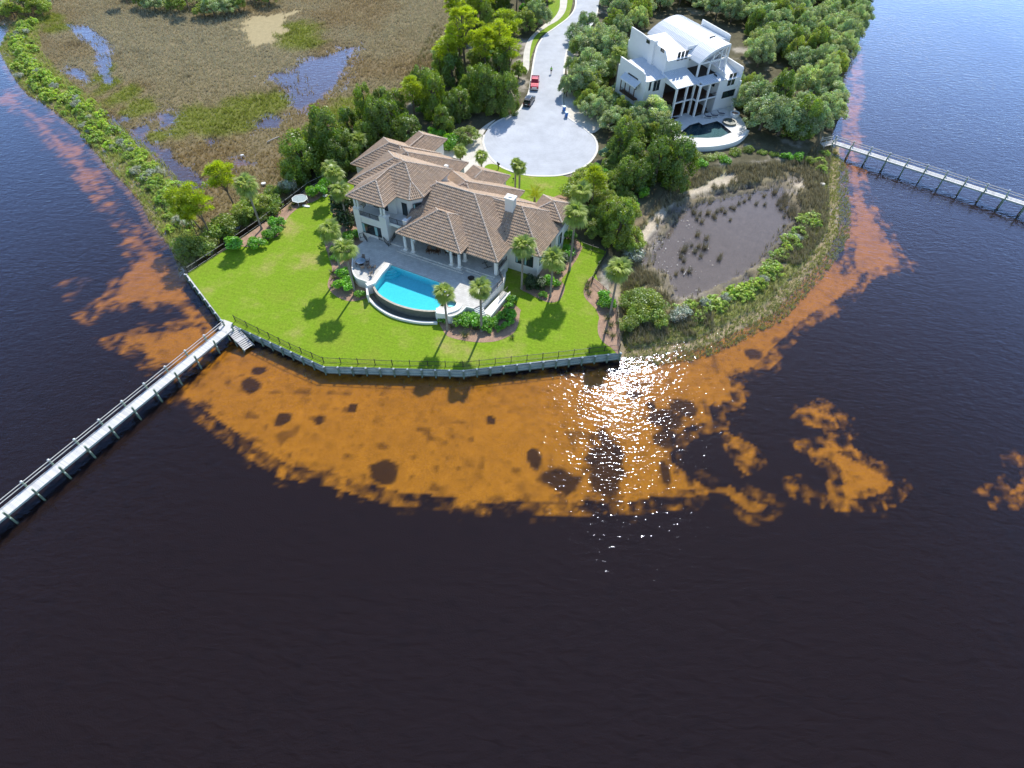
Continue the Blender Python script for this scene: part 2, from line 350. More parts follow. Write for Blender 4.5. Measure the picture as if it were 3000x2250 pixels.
def fields(X, Y):
    """height, colour and masks of the terrain at points"""
    n1 = fbm(X, Y, 9.0, 5, 0); n2 = fbm(X, Y, 2.2, 4, 1); n3 = fbm(X, Y, 0.9, 2, 2); n4 = fbm(X, Y, 22, 3, 3)
    one = np.ones(X.shape)
    def C(c): return np.array(c, dtype=np.float32)[None, :]*np.ones((X.size, 1), np.float32)
    up_ = sdfb(X, Y, pUPL, 15); l2 = sdfb(X, Y, pLAND2, 15); lr = sdfb(X, Y, pLR, 15); bl = sdfb(X, Y, pBL, 12); pd = sdfb(X, Y, pPOND, 12)
    # sea bed
    z = -3.0*one; colr = C((0.007,0.005,0.008))
    for k, (p, dep) in enumerate(zip(pSH, SH_DEP)):
        d = sdfb(X, Y, p, 12) + n2*1.1 + n1*0.9 + (n3*1.2-(0.1 if k == 9 else 0.35) if k else n3*0.9-0.5)
        m = sm(-0.9, 0.8, d)
        dp_ = dep if k else 0.46 + 0.26*sm(44, 58, Y)*sm(22, 4, X)
        z = np.maximum(z, -3.0 + (3.0-dp_+0.10*n1)*m)
        colr = colr*(1-m[:,None]) + C((0.34,0.215,0.014))*(1+0.12*n3+0.10*n2+0.12*n1)[:,None]*m[:,None]
    # sea grass on the sand
    for hx, hy, rx, ry in HOLES:
        c = at(hx*S, hy*S); s_ = 104/1745*S*1.05; d = 1 - np.hypot((X-c[0])/(rx*s_), (Y-c[1])/(ry*s_*1.45)) + n2*0.35 + n3*0.25
        m = sm(-0.05, 0.25, d)*(z > -2); colr = colr*(1-0.88*m[:,None]); z = z - 0.35*m
    sp = vnoise(X, Y, 1.5, 4); sp2 = vnoise(X, Y, 12, 5); m = sm(0.84, 0.96, sp+0.18*(sp2-0.5))*(z > -2.0)*(z < -0.2); colr = colr*(1-0.5*m[:,None])
    # shore slopes
    shore = np.maximum.reduce([up_-4.0, l2, lr]) + n2*0.5 + n3*0.25
    zs = -0.35 + 0.42*sm(-2.5, 0.6, shore)
    # keep deep water off the sea wall on the west side only; elsewhere a shelving beach
    z = np.where(shore > -2.0, np.maximum(z, zs-2.0*sm(0.0,-2.0,shore)), z)
    ms = sm(-1.6, -0.3, shore); colr = colr*(1-ms[:,None]) + C((0.34,0.27,0.17))*(1+0.2*n3)[:,None]*ms[:,None]
    land = sm(-0.3, 0.9, shore)
    # marsh
    marsh = sm(0.0, 1.2, np.maximum(l2, lr) + n2*0.6)
    zm = 0.16 + 0.10*n1 + 0.14*n2 + 0.06*n3
    wet = -50*one
    for p in pPOOLS: wet = np.maximum(wet, sdfb(X, Y, p, 8))
    for pts, rad in CREEKS: wet = np.maximum(wet, sdline(X, Y, gp(pts), rad))
    wet = wet + n2*1.5 + n3*1.0 - 0.5
    mw = sm(-0.6, 0.5, wet); zm = zm*(1-mw) - 0.17*mw
    fr = sm(-7.0, 1.0, wet)*sm(0.05,-0.35, n2+0.4*n3); zm = zm - 0.22*fr*(1-mw)
    z = z*(1-marsh) + zm*marsh
    cm = C((0.205,0.165,0.092))*(1+0.16*n2+0.12*n1+0.14*n3)[:,None]
    warm = sm(-0.2, 0.6, n4 + 0.3*n1)[:,None]; cm = cm*(1-0.5*warm) + C((0.175,0.118,0.055))*0.5*warm
    green = np.zeros(X.shape)
    for gx, gy, rx, ry in GREENS:
        c = at(gx, gy); green = np.maximum(green, sm(0.0, 0.6, 1-np.hypot((X-c[0])/rx, (Y-c[1])/(ry*1.7)) + 0.35*n2 + 0.3*n1))
    green = np.where(l2 > 0, green, 0)
    cm = cm*(1-green[:,None]) + C((0.16,0.17,0.04))*green[:,None]
    mud = sm(-0.2, 0.7, wet)[:,None]; cm = cm*(1-mud) + C((0.066,0.060,0.058))*mud
    # tan pan of shallow water
    tp = sm(-0.8, 1.0, sdfb(X, Y, pTAN, 8) + n2*2.2 + n1*2.0 - 0.8); tp = np.where(l2 > 0, tp, 0)
    z = z*(1-tp) + (0.03+0.06*n2)*tp; cm = cm*(1-tp[:,None]) + C((0.38,0.31,0.17))*tp[:,None]
    colr = colr*(1-marsh[:,None]) + cm*marsh[:,None]
    # berms
    b = sm(0.0, 3.0, bl + n2*0.4); z = np.maximum(z, -0.2 + (1.05+0.12*n2)*b*(bl > -1))
    mb = sm(-0.3, 1.0, bl + n2*0.7); cb = C((0.33,0.25,0.17))*(1+0.2*n3)[:,None]
    gr = sm(-0.45, 0.0, n2 + 0.4*n1)[:,None]; cb = cb*(1-gr) + C((0.17,0.20,0.035))*gr
    colr = colr*(1-mb[:,None]) + cb*mb[:,None]
    # right spit and pond
    mr = sm(0.0, 1.2, lr + n2*0.5); zr = 0.42 + 0.12*n2 + 0.3*sm(1.0, 4.0, lr)
    z = z*(1-mr) + zr*mr
    cr = C((0.27,0.225,0.13))*(1+0.2*n3+0.1*n2)[:,None]
    gr = sm(-0.15, 0.3, n2+0.2*n1)[:,None]; cr = cr*(1-0.7*gr) + C((0.15,0.145,0.055))*0.7*gr
    for gx, gy, rx, ry in SANDS:
        c = at(gx, gy); m = sm(0.0, 0.5, 1-np.hypot((X-c[0])/rx, (Y-c[1])/(ry)) + 0.45*n2 + 0.2*n3)[:,None]; cr = cr*(1-m) + C((0.50,0.43,0.33))*(1+0.08*n3)[:,None]*m
    gs = (sm(-0.3,0.3,lr)*sm(4.5,2.2,lr+1.2*n2)*0.75*(pd < -2.5)*(up_ < 0.5))[:,None]; cr = cr*(1-gs) + C((0.24,0.26,0.075))*(1+0.2*n3)[:,None]*gs
    colr = colr*(1-mr[:,None]) + cr*mr[:,None]
    pw = sm(-0.9, 0.7, pd + n2*0.8 + n3*0.4); z = z*(1-pw) + (-0.16+0.05*n1)*pw
    colr = colr*(1-pw[:,None]) + C((0.135,0.120,0.115))*(1+0.05*n1)[:,None]*pw[:,None]
    # upland
    mu = sm(-0.6, 0.8, up_ + n2*0.2); z = z*(1-mu) + (LG+0.03*n2)*mu
    cu = C((0.105,0.095,0.055))*(1+0.22*n2+0.2*n3)[:,None]; s_ = sm(0.25, 0.6, n1+0.4*n2)[:,None]; cu = cu*(1-s_) + C((0.36,0.32,0.26))*(1+0.1*n3)[:,None]*s_
    colr = colr*(1-mu[:,None]) + cu*mu[:,None]
    return z, colr, dict(up=up_, l2=l2, lr=lr, bl=bl, pd=pd, wet=wet, green=green, tan=tp, n1=n1, n2=n2, n4=n4, shore=shore)
gx = np.concatenate([[-2500,-900,-350,-220], np.arange(-185, -52, 0.7), np.arange(-52, 78, 0.40), np.arange(78, 186, 0.9), [220,350,900,2500]])
gy = np.concatenate([[-900,-250,-80,-40], np.arange(-12, 22, 0.9), np.arange(22, 68, 0.38), np.arange(68, 130, 0.55), np.arange(130, 246, 0.75), [270,330,600,2500]])
GX, GY = np.meshgrid(gx, gy); nx = len(gx); ny = len(gy)
TZ, TC, TF = fields(GX.ravel(), GY.ravel())
me = bpy.data.meshes.new('ground'); V3 = np.stack([GX.ravel(), GY.ravel(), TZ], 1).astype(np.float32)
idx = (np.arange(ny-1)[:,None]*nx + np.arange(nx-1)[None,:]).ravel(); Q = np.stack([idx, idx+1, idx+nx+1, idx+nx], 1).astype(np.int32)
me.vertices.add(len(V3)); me.vertices.foreach_set('co', V3.ravel()); me.loops.add(Q.size); me.loops.foreach_set('vertex_index', Q.ravel())
me.polygons.add(len(Q)); me.polygons.foreach_set('loop_start', np.arange(0, Q.size, 4, dtype=np.int32))
ca = me.color_attributes.new('col', 'FLOAT_COLOR', 'POINT'); c4 = np.ones((len(V3),4), np.float32); c4[:,:3] = TC; ca.data.foreach_set('color', c4.ravel())
me.polygons.foreach_set('use_smooth', np.ones(len(Q), bool)); me.update()
def bed_marks(m):
    nt = m.node_tree; b = [n for n in nt.nodes if n.type == 'BSDF_PRINCIPLED'][0]; cur = b.inputs['Base Color'].links[0].from_socket
    g_ = nt.nodes.new('ShaderNodeNewGeometry'); sx = nt.nodes.new('ShaderNodeSeparateXYZ'); nt.links.new(g_.outputs['Position'], sx.inputs[0])
    under = ramp(nt, sx.outputs[2], [(0.0, 1.0), (0.02, 0.0)]); mr_ = nt.nodes.new('ShaderNodeMapRange'); mr_.inputs[1].default_value = -0.35; mr_.inputs[2].default_value = -0.15; mr_.inputs[3].default_value = 1; mr_.inputs[4].default_value = 0; nt.links.new(sx.outputs[2], mr_.inputs[0])
    dis = noise(nt, 1.2, 3, 0.6, g_.outputs['Position']); ad = nt.nodes.new('ShaderNodeVectorMath'); ad.operation = 'ADD'; sc3 = nt.nodes.new('ShaderNodeVectorMath'); sc3.operation = 'SCALE'; sc3.inputs['Scale'].default_value = 0.45; nt.links.new(dis.outputs['Color'], sc3.inputs[0]); nt.links.new(g_.outputs['Position'], ad.inputs[0]); nt.links.new(sc3.outputs[0], ad.inputs[1])
    for scl, rad, dk in ((0.24, 0.17, 0.08), (0.55, 0.17, 0.22)):
        v = nt.nodes.new('ShaderNodeTexVoronoi'); v.voronoi_dimensions = '2D'; v.inputs['Scale'].default_value = scl; nt.links.new(ad.outputs[0], v.inputs['Vector'])
        r = ramp(nt, v.outputs['Distance'], [(rad*0.45, dk), (rad*1.5, 1.0)]); pick = noise(nt, 0.12, 2, 0.5, g_.outputs['Position']); pr_ = ramp(nt, pick.outputs[0], [(0.34, 0.15), (0.55, 1.0)])
        mm = nt.nodes.new('ShaderNodeMath'); mm.operation = 'MULTIPLY'; nt.links.new(mr_.outputs[0], mm.inputs[0]); nt.links.new(pr_.outputs[0], mm.inputs[1])
        mx = nt.nodes.new('ShaderNodeMix'); mx.data_type = 'RGBA'; mx.blend_type = 'MULTIPLY'; nt.links.new(mm.outputs[0], mx.inputs[0]); nt.links.new(cur, mx.inputs[6]); nt.links.new(r.outputs[0], mx.inputs[7]); cur = mx.outputs[2]
    f2 = noise(nt, 2.6, 4, 0.7, g_.outputs['Position']); r2 = ramp(nt, f2.outputs[0], [(0.3, 0.74), (0.7, 1.2)]); mx = nt.nodes.new('ShaderNodeMix'); mx.data_type = 'RGBA'; mx.blend_type = 'MULTIPLY'; nt.links.new(mr_.outputs[0], mx.inputs[0]); nt.links.new(cur, mx.inputs[6]); nt.links.new(r2.outputs[0], mx.inputs[7]); cur = mx.outputs[2]
    nt.links.new(cur, b.inputs['Base Color'])
m_ground = surf('ground_soil', None, 0.95, 0.10, 0.9, 0.22, 5.0, 0.35, 6.0, attr=True, spec=0.15)
bed_marks(m_ground); me.materials.append(m_ground); ground = bpy.data.objects.new('ground', me); col.objects.link(ground); ground['kind'] = 'structure'
from mathutils import noise as _mn
def gz(x, y):
    i = int(np.clip(np.searchsorted(gx, x)-1, 0, nx-2)); j = int(np.clip(np.searchsorted(gy, y)-1, 0, ny-2))
    return float(TZ[j*nx+i])
# river and pond water: one level sheet, the land stands out of it
m_water = watermat('river_water', (0.94,0.60,0.06), 2.5, [(1.05,0.070,2.5),(2.6,0.054,2.5)], 0.06, 1.0, R_(32), 0.48, 1.75, (0.74,0.83,1.04), (0.011,(0.40,0.38,0.56)), True, 8.0, 0.014)
m_pond = watermat('pond_water', (0.93,0.80,0.60), 1.2, [(2.2,0.003,2.0),(6.0,0.002,2.0)], 0.03, 1.0, 0.3, 0.8, 1.1, (0.80,0.82,0.92), (0.015,(0.30,0.27,0.26)), mk=0.3)
pc = pPOND.mean(0); pbig = [tuple(pc+(p-pc)*(1+3.0/np.hypot(*(p-pc)))) for p in pPOND]
tri_with_hole([(-2500,-900),(2500,-900),(2500,2500),(-2500,2500)], [pbig], 0.0).obj('water', m_water, kind='structure')
MB().sheet(pbig, 0.0).obj('pond_water', m_pond, kind='structure')
# ------------------------------------------------------------------ materials of the site
m_lawn, nt = newmat('lawn_grass')
out = nt.nodes.new('ShaderNodeOutputMaterial'); b = nt.nodes.new('ShaderNodeBsdfPrincipled'); nt.links.new(b.outputs[0], out.inputs[0])
n1_ = noise(nt, 0.16, 5, 0.6); r1 = ramp(nt, n1_.outputs[0], [(0.28, (0.215,0.285,0.024)), (0.5, (0.19,0.305,0.014)), (0.58, (0.23,0.31,0.03)), (0.70, (0.34,0.32,0.09))])
n2_ = noise(nt, 3.0, 4, 0.7); r2 = ramp(nt, n2_.outputs[0], [(0.3, 0.74), (0.7, 1.22)])
cur = mulc(nt, r1.outputs[0], r2.outputs[0])
n3_ = noise(nt, 16.0, 2, 0.7); r3 = ramp(nt, n3_.outputs[0], [(0.3, 0.7), (0.7, 1.25)]); cur = mulc(nt, cur, r3.outputs[0])
tc = nt.nodes.new('ShaderNodeTexCoord'); mp = nt.nodes.new('ShaderNodeMapping'); mp.inputs['Rotation'].default_value = (0,0,R_(20)); nt.links.new(tc.outputs['Object'], mp.inputs[0])
wv = nt.nodes.new('ShaderNodeTexWave'); wv.bands_direction = 'Y'; wv.inputs['Scale'].default_value = 0.32; wv.inputs['Distortion'].default_value = 3.0; wv.inputs['Detail'].default_value = 2; wv.inputs['Detail Scale'].default_value = 0.6
nt.links.new(mp.outputs[0], wv.inputs[0]); r4 = ramp(nt, wv.outputs['Fac'], [(0, 0.97), (1, 1.03)]); cur = mulc(nt, cur, r4.outputs[0])
nt.links.new(cur, b.inputs['Base Color']); b.inputs['Roughness'].default_value = 0.9; b.inputs['Specular IOR Level'].default_value = 0.15
bp = nt.nodes.new('ShaderNodeBump'); bp.inputs['Strength'].default_value = 0.5; bp.inputs['Distance'].default_value = 0.06; nt.links.new(n3_.outputs[0], bp.inputs['Height']); nt.links.new(bp.outputs[0], b.inputs['Normal'])
m_mulch = surf('pine_straw', (0.36,0.235,0.165), 0.95, 0.16, 1.2, 0.30, 8.0, 0.6, 9.0, spec=0.1)
m_shell = surf('shell_sand', (0.62,0.58,0.50), 0.95, 0.10, 0.5, 0.12, 6.0, 0.2, 8.0, spec=0.1)
m_curb = surf('curb_concrete', (0.70,0.68,0.62), 0.85, 0.07, 2.0)
m_timber = surf('weathered_timber', (0.40,0.47,0.43), 0.85, 0.18, 0.9, 0.18, 14.0, 0.3, 12.0, objvar=0.12)
m_pile = surf('treated_pile', (0.20,0.27,0.20), 0.85, 0.20, 1.5, 0.15, 10.0, objvar=0.15)
m_cap = surf('white_pile_cap', (0.82,0.82,0.80), 0.5, 0.04, 4.0)
m_plank = surf('grey_deck_board', (0.60,0.58,0.55), 0.8, 0.08, 0.6, 0.14, 9.0, attr=False)
m_iron = surf('black_iron', (0.02,0.02,0.022), 0.5, 0.0)
m_white = surf('white_paint', (0.80,0.80,0.78), 0.5, 0.03)
def gravel():
    m, nt = newmat('grey_gravel'); out = nt.nodes.new('ShaderNodeOutputMaterial'); b = nt.nodes.new('ShaderNodeBsdfPrincipled'); nt.links.new(b.outputs[0], out.inputs[0])
    tc = nt.nodes.new('ShaderNodeTexCoord')
    n1 = noise(nt, 5.0, 4, 0.75, tc.outputs['Object']); r1 = ramp(nt, n1.outputs[0], [(0.3, 0.90), (0.7, 1.08)])
    c0 = at(1583, 410); mp = nt.nodes.new('ShaderNodeMapping'); mp.inputs['Location'].default_value = (-c0.x, -c0.y, 0); nt.links.new(tc.outputs['Object'], mp.inputs[0])
    wv = nt.nodes.new('ShaderNodeTexWave'); wv.wave_type = 'RINGS'; wv.rings_direction = 'Z'; wv.inputs['Scale'].default_value = 0.42; wv.inputs['Distortion'].default_value = 2.5; wv.inputs['Detail'].default_value = 3; wv.inputs['Detail Scale'].default_value = 0.5
    nt.links.new(mp.outputs[0], wv.inputs[0]); r2 = ramp(nt, wv.outputs['Fac'], [(0.1, 0.985), (0.6, 1.01)])
    n3 = noise(nt, 0.25, 4, 0.6, tc.outputs['Object']); r3 = ramp(nt, n3.outputs[0], [(0.3, 0.84), (0.7, 1.08)])
    cur = mulc(nt, mulc(nt, mulc(nt, r1.outputs[0], r2.outputs[0]), r3.outputs[0]), (0.50,0.52,0.55)); nt.links.new(cur, b.inputs['Base Color']); b.inputs['Roughness'].default_value = 0.95; b.inputs['Specular IOR Level'].default_value = 0.15
    bp = nt.nodes.new('ShaderNodeBump'); bp.inputs['Strength'].default_value = 0.5; bp.inputs['Distance'].default_value = 0.04; nt.links.new(n1.outputs[0], bp.inputs['Height']); nt.links.new(bp.outputs[0], b.inputs['Normal'])
    return m
m_gravel = gravel()
def smooth(pts, n=4, closed=True):
    P_ = [Vector((p[0], p[1])) for p in pts]; L = len(P_); o = []
    for i in range(L if closed else L-1):
        p0, p1, p2, p3 = (P_[(i+k) % L] if closed else P_[min(max(i+k,0),L-1)] for k in (-1,0,1,2))
        for j in range(n):
            t = j/n; o.append(0.5*((2*p1)+(-p0+p2)*t+(2*p0-5*p1+4*p2-p3)*t*t+(-p0+3*p1-3*p2+p3)*t**3))
    if not closed: o.append(P_[-1])
    return [(v.x, v.y) for v in o]
def sheet(name, pts, z, mat, sm_=True, kind='structure'):
    p = [at(x, y, z) for x, y in pts]; p = smooth(p, 4) if sm_ else xy(p)
    o = MB().sheet(p, z).obj(name, mat); o['kind'] = kind; return p
# lawns
ZL = 1.62
sheet('lawn', [(548,802),(663,728),(760,662),(863,585),(905,552),(960,520),(1010,520),(1060,560),(1100,700),(1250,800),(1480,760),(1640,700),(1690,700),(1776,737),(1745,800),(1760,850),(1800,880),(1817,1033),(1590,1057),(1357,1084),(949,1073),(800,1005),(650,937)], ZL, m_lawn, False)
FY = [(1418,492),(1440,480),(1465,488),(1500,506),(1550,514),(1600,516),(1645,514),(1680,530),(1690,580),(1660,620),(1560,620),(1480,570),(1418,545)]
sheet('front_lawn', FY, ZL, m_lawn)
sheet('verge_grass', [(1545,215),(1552,180),(1575,120),(1600,95),(1640,80),(1660,60),(1672,30),(1678,0),(1678,-60),(1610,-60),(1608,30),(1615,55),(1590,75),(1560,105),(1545,150),(1538,200)], 1.585, m_lawn)
# mulch beds, each lying on the lawn
ZB = ZL+0.02
BEDS = [[(556,800),(663,728),(760,662),(863,585),(905,552),(962,530),(985,548),(960,562),(925,588),(885,602),(858,622),(838,644),(815,690),(783,702),(745,722),(700,722),(664,730)],
        [(985,545),(1010,540),(1040,590),(1085,700),(1090,830),(1075,870),(1050,880),(1020,882),(985,868),(965,848),(960,830),(970,800),(973,785),(962,750),(952,715),(955,690),(975,650),(975,590)],
        [(1285,930),(1345,940),(1415,945),(1470,860),(1480,870),(1523,905),(1524,915),(1518,950),(1505,975),(1480,990),(1450,1000),(1405,1003),(1362,998),(1325,990),(1302,975)],
        [(1530,840),(1600,775),(1640,760),(1680,700),(1705,722),(1702,735),(1690,758),(1665,795),(1645,820),(1655,838),(1650,862),(1637,880),(1618,886),(1595,882),(1550,860)],
        [(1727,815),(1742,815),(1800,880),(1816,1028),(1790,1018),(1765,1000),(1752,975),(1752,945),(1755,930),(1745,905),(1730,890),(1713,870),(1710,850),(1716,832)],
        [(1580,600),(1640,570),(1672,560),(1690,610),(1640,640),(1590,640)]]
for bd in BEDS: sheet('mulch_bed', bd, ZB, m_mulch)
# road, turning circle and sand driveways
ZR = 1.60
ROADL = [(1672,-70),(1686,-10),(1684,25),(1665,52),(1628,80),(1600,100),(1580,125),(1570,150),(1562,190),(1555,240),(1548,275),(1530,310),(1515,328),(1478,345),(1447,362),(1425,385),(1416,405),(1418,428),(1435,460),(1465,487),(1505,504),(1550,514),(1600,516),(1645,513),(1690,500),(1725,478),(1745,452),(1750,430),(1744,408),(1730,392),(1700,368),(1668,347),(1655,330),(1648,300),(1650,250),(1655,180),(1662,145),(1672,118),(1695,100),(1725,80),(1742,60),(1752,20),(1760,-70)]
pr = sheet('road', ROADL, ZR, m_gravel)
kr = smooth([at(x, y, ZR) for x, y in ROADL], 4, False)
def curb_run(i0, i1):
    MB().band([kr[i] for i in range(i0, i1)], 0.42, ZR-0.1, ZR+0.06).obj('curb', m_curb, kind='structure')
curb_run(4, 60); curb_run(62, len(kr)-4)
sheet('driveway', [(1300,500),(1290,455),(1290,425),(1300,440),(1335,440),(1375,430),(1415,420),(1425,448),(1452,482),(1425,492),(1412,510),(1395,530),(1340,530)], 1.59, m_shell)
sheet('path', [(1652,280),(1680,270),(1720,300),(1760,320),(1800,330),(1800,360),(1765,372),(1735,390),(1700,365),(1664,342)], 1.575, m_shell)
sheet('sand_patch', [(1664,120),(1700,100),(1712,130),(1690,170),(1668,250),(1660,200)], 1.57, m_shell)
sheet('sand_patch', [(1540,215),(1532,180),(1545,120),(1590,75),(1620,55),(1640,20),(1640,-40),(1660,-40),(1660,20),(1640,55),(1600,80),(1565,110),(1553,150),(1550,200)], 1.60, m_shell)
sheet('sand_patch', [(1340,450),(1375,410),(1420,368),(1452,350),(1430,372),(1412,400),(1411,428),(1380,440)], 1.58, m_shell)
MB().band([(0.9*p[0]+0.1*q[0], 0.9*p[1]+0.1*q[1]) for p, q in []] or smooth([at(x,y,1.6) for x,y in [(1640,150),(1660,90)]],2,False), 0.01, 1.0, 1.01) if False else None
# ------------------------------------------------------------------ sea wall
def seg_pts(a, b, step):
    n = max(1, round((b-a).length/step)); return [a.lerp(b, i/n) for i in range(n+1)]
sw = thing('sea_wall', 'long grey timber sea wall with white capped piles holding up the lawn', 'sea wall', (wallw[2].x, wallw[2].y, 0))
o_ = Vector((wallw[2].x, wallw[2].y, 0))
outn = []
W2 = [Vector((p.x, p.y)) for p in wallw]
pile_b = MB().lathe([(0.14,-0.6),(0.14,1.58),(0.13,1.62)], 8).mesh('pile', m_pile); cap_b = MB().lathe([(0.17,1.60),(0.16,1.66),(0.02,1.80)], 8).mesh('pile_cap', m_cap)
for i in range(4):
    a, b2 = W2[i], W2[i+1]; d = (b2-a).normalized(); nn = Vector((d.y, -d.x))
    P_ = seg_pts(a, b2, 2.05)
    for k in range(len(P_)-1):
        p, q = P_[k], P_[k+1]; m_ = (p+q)/2
        mb = MB(); v = lambda s, off, z: Vector(((p if s == 0 else q).x + nn.x*off, (p if s == 0 else q).y + nn.y*off, z))
        npl = 8
        for j in range(npl):
            t0, t1 = j/npl+0.006, (j+1)/npl-0.006; dd = 0.012*(j % 2); x0 = p.lerp(q, t0); x1 = p.lerp(q, t1)
            A_ = x0+nn*(0.02+dd); B_ = x1+nn*(0.02+dd); C_ = x1-nn*0.06; D_ = x0-nn*0.06
            mb.prism([(A_.x,A_.y),(B_.x,B_.y),(C_.x,C_.y),(D_.x,D_.y)], -0.8, 1.5)
        mb.obj('wall_panel', m_timber, sw, o_)
    for zz in (0.42, 1.18):
        mb = MB(); mb.bar((a.x+nn.x*0.10, a.y+nn.y*0.10, zz), (b2.x+nn.x*0.10, b2.y+nn.y*0.10, zz), 0.14, 0.2); mb.obj('wale', m_timber, sw, o_)
    mb = MB(); mb.bar((a.x-nn.x*0.02, a.y-nn.y*0.02, 1.54), (b2.x-nn.x*0.02, b2.y-nn.y*0.02, 1.54), 0.32, 0.07); mb.obj('wall_cap', m_white if i else m_plank, sw, o_)
    for k in range(len(P_)-(1 if i < 3 else 0)):
        p = P_[k] + nn*0.26
        for nm, me_ in (('pile', pile_b), ('pile_cap', cap_b)):
            o = bpy.data.objects.new(nm, me_); col.objects.link(o); o.parent = sw; o.location = (p.x-o_.x, p.y-o_.y, 0)
# small return of the wall on the right
# ------------------------------------------------------------------ iron fences
def fence(pts, label, h=1.15, z=ZL, post=2.4, group=None, rail_mat=None, pick=0.14, ends=True):
    P_ = [Vector((p[0], p[1], z)) for p in pts]; o_ = P_[0]
    t = thing('iron_fence', label, 'fence', o_, 0, group)
    rm = rail_mat or m_iron
    pk = MB()
    for i in range(len(P_)-1):
        a, b = P_[i], P_[i+1]
        for zz in (0.12, h-0.12): MB().bar(a+Vector((0,0,zz)), b+Vector((0,0,zz)), 0.045, 0.045).obj('rail', rm, t, o_)
        Q = seg_pts(a, b, post)
        for q in Q[:(None if i == len(P_)-2 else -1)]: MB().box(q.x-0.045, q.x+0.045, q.y-0.045, q.y+0.045, z-0.1, z+h+0.12).obj('post', m_iron, t, o_)
        n = int((b-a).length/pick)
        for k in range(n):
            q = a.lerp(b, (k+0.5)/n); pk.add([(q.x-0.011,q.y,z+0.1),(q.x+0.011,q.y,z+0.1),(q.x+0.011,q.y,z+h),(q.x-0.011,q.y,z+h)], [(0,1,2,3)]).add([(q.x,q.y-0.011,z+0.1),(q.x,q.y+0.011,z+0.1),(q.x,q.y+0.011,z+h),(q.x,q.y-0.011,z+h)], [(0,1,2,3)])
    pk.obj('pickets', m_iron, t, o_, kind='stuff'); return t
ins = lambda pts: [at(x, y, ZL) for x, y in pts]
fence(ins([(690,940),(760,975),(852,1020),(949,1062),(1150,1071),(1357,1075),(1590,1050),(1815,1024)]), 'black iron picket fence along the lawn edge above the sea wall')
fence(ins([(1815,1024),(1805,900),(1797,880),(1735,828)]), 'black iron fence beside the mulch bed at the right end of the lawn', pick=0.16)
fence(ins([(1733,826),(1752,785),(1776,752)]), 'black iron fence run beside the reeds right of the narrow lawn strip', pick=0.16)
fence(ins([(1770,746),(1735,735),(1700,722),(1672,712)]), 'black iron fence with gate crossing the lawn strip beside the house', pick=0.16)
m_rail = surf('bleached_rail', (0.52,0.49,0.43), 0.8, 0.12, 2.0)
fence(ins([(552,799),(607,763),(663,726),(760,659),(863,582),(905,549),(960,522)]), 'fence with pale rail along the bushes at the left edge of the lawn', rail_mat=m_rail, pick=0.16)
# ------------------------------------------------------------------ docks
m_deck_attr = surf('dock_board', (1,1,1), 0.8, 0.05, 0.5, 0.10, 12.0, attr=True)
def dock(name, label, A, B, width, zd, bays, left_rail, cat='dock', near_piles=True, rnd=None, npile_h=0.85, skew=0):
    A = Vector((A[0], A[1])); B = Vector((B[0], B[1])); L = (B-A).length; d = (B-A)/L; n = Vector((-d.y, d.x))   # n to the left of travel
    o_ = Vector((A.x, A.y, zd)); t = thing(name, label, cat, o_); rr = random.Random(5)
    P3 = lambda s, off, z: Vector((A.x+d.x*s+n.x*off, A.y+d.y*s+n.y*off, z))
    # boards
    mb = MB(); s = 0.0
    while s < L:
        c = 0.66*(0.82+0.28*rr.random()); cc = (c, c*0.985, c*0.95); e = 0.01*rr.random()
        p = [P3(s+0.006, -width/2-e, zd-0.04), P3(s+0.134, -width/2-e, zd-0.04), P3(s+0.134, width/2+e, zd-0.04), P3(s+0.006, width/2+e, zd-0.04)]
        hh = 0.006*rr.random(); mb.add([*p, *[Vector((v.x, v.y, zd+hh)) for v in p]], [(4,5,6,7),(0,1,5,4),(1,2,6,5),(2,3,7,6),(3,0,4,7)], cc); s += 0.142
    mb.obj('deck_boards', m_deck_attr, t, o_, kind='stuff')
    for off in (-width/2+0.05, 0, width/2-0.05): MB().bar(P3(0, off, zd-0.17), P3(L, off, zd-0.17), 0.08, 0.24).obj('stringer', m_timber, t, o_)
    side = 1 if left_rail else -1
    step = L/bays
    S_ = [step*k for k in range(bays+1)]
    for s in S_:
        a = P3(s, side*(width/2+0.16), 0); b = P3(s, -side*(width/2+0.16), 0)
        pa = MB().lathe([(0.13,-3.2),(0.13,zd+1.08)], 8, a.x, a.y).obj('piling', m_pile, t, o_)
        MB().lathe([(0.16,zd+1.06),(0.15,zd+1.12),(0.02,zd+1.24)], 8, a.x, a.y).obj('piling_cap', m_cap, pa, (0,0,0)).parent = pa
        kids_ = [c for c in bpy.data.objects if c.parent == pa]
        for c in kids_: c.data.transform(Matrix.Translation((-o_.x, -o_.y, -o_.z)))
        MB().lathe([(0.13,-3.2),(0.13,zd+npile_h)], 8, b.x, b.y).obj('piling', m_pile, t, o_)
        MB().bar(P3(s, width/2+0.45, zd-0.36), P3(s, -width/2-0.45, zd-0.36), 0.12, 0.16).obj('crossbeam', m_timber, t, o_)
    for hh in (1.0, 0.55): MB().bar(P3(-0.2, side*(width/2+0.05), zd+hh), P3(L, side*(width/2+0.05), zd+hh), 0.06, 0.09).obj('handrail', m_plank, t, o_)
    return t, P3, L
ZD = 1.75
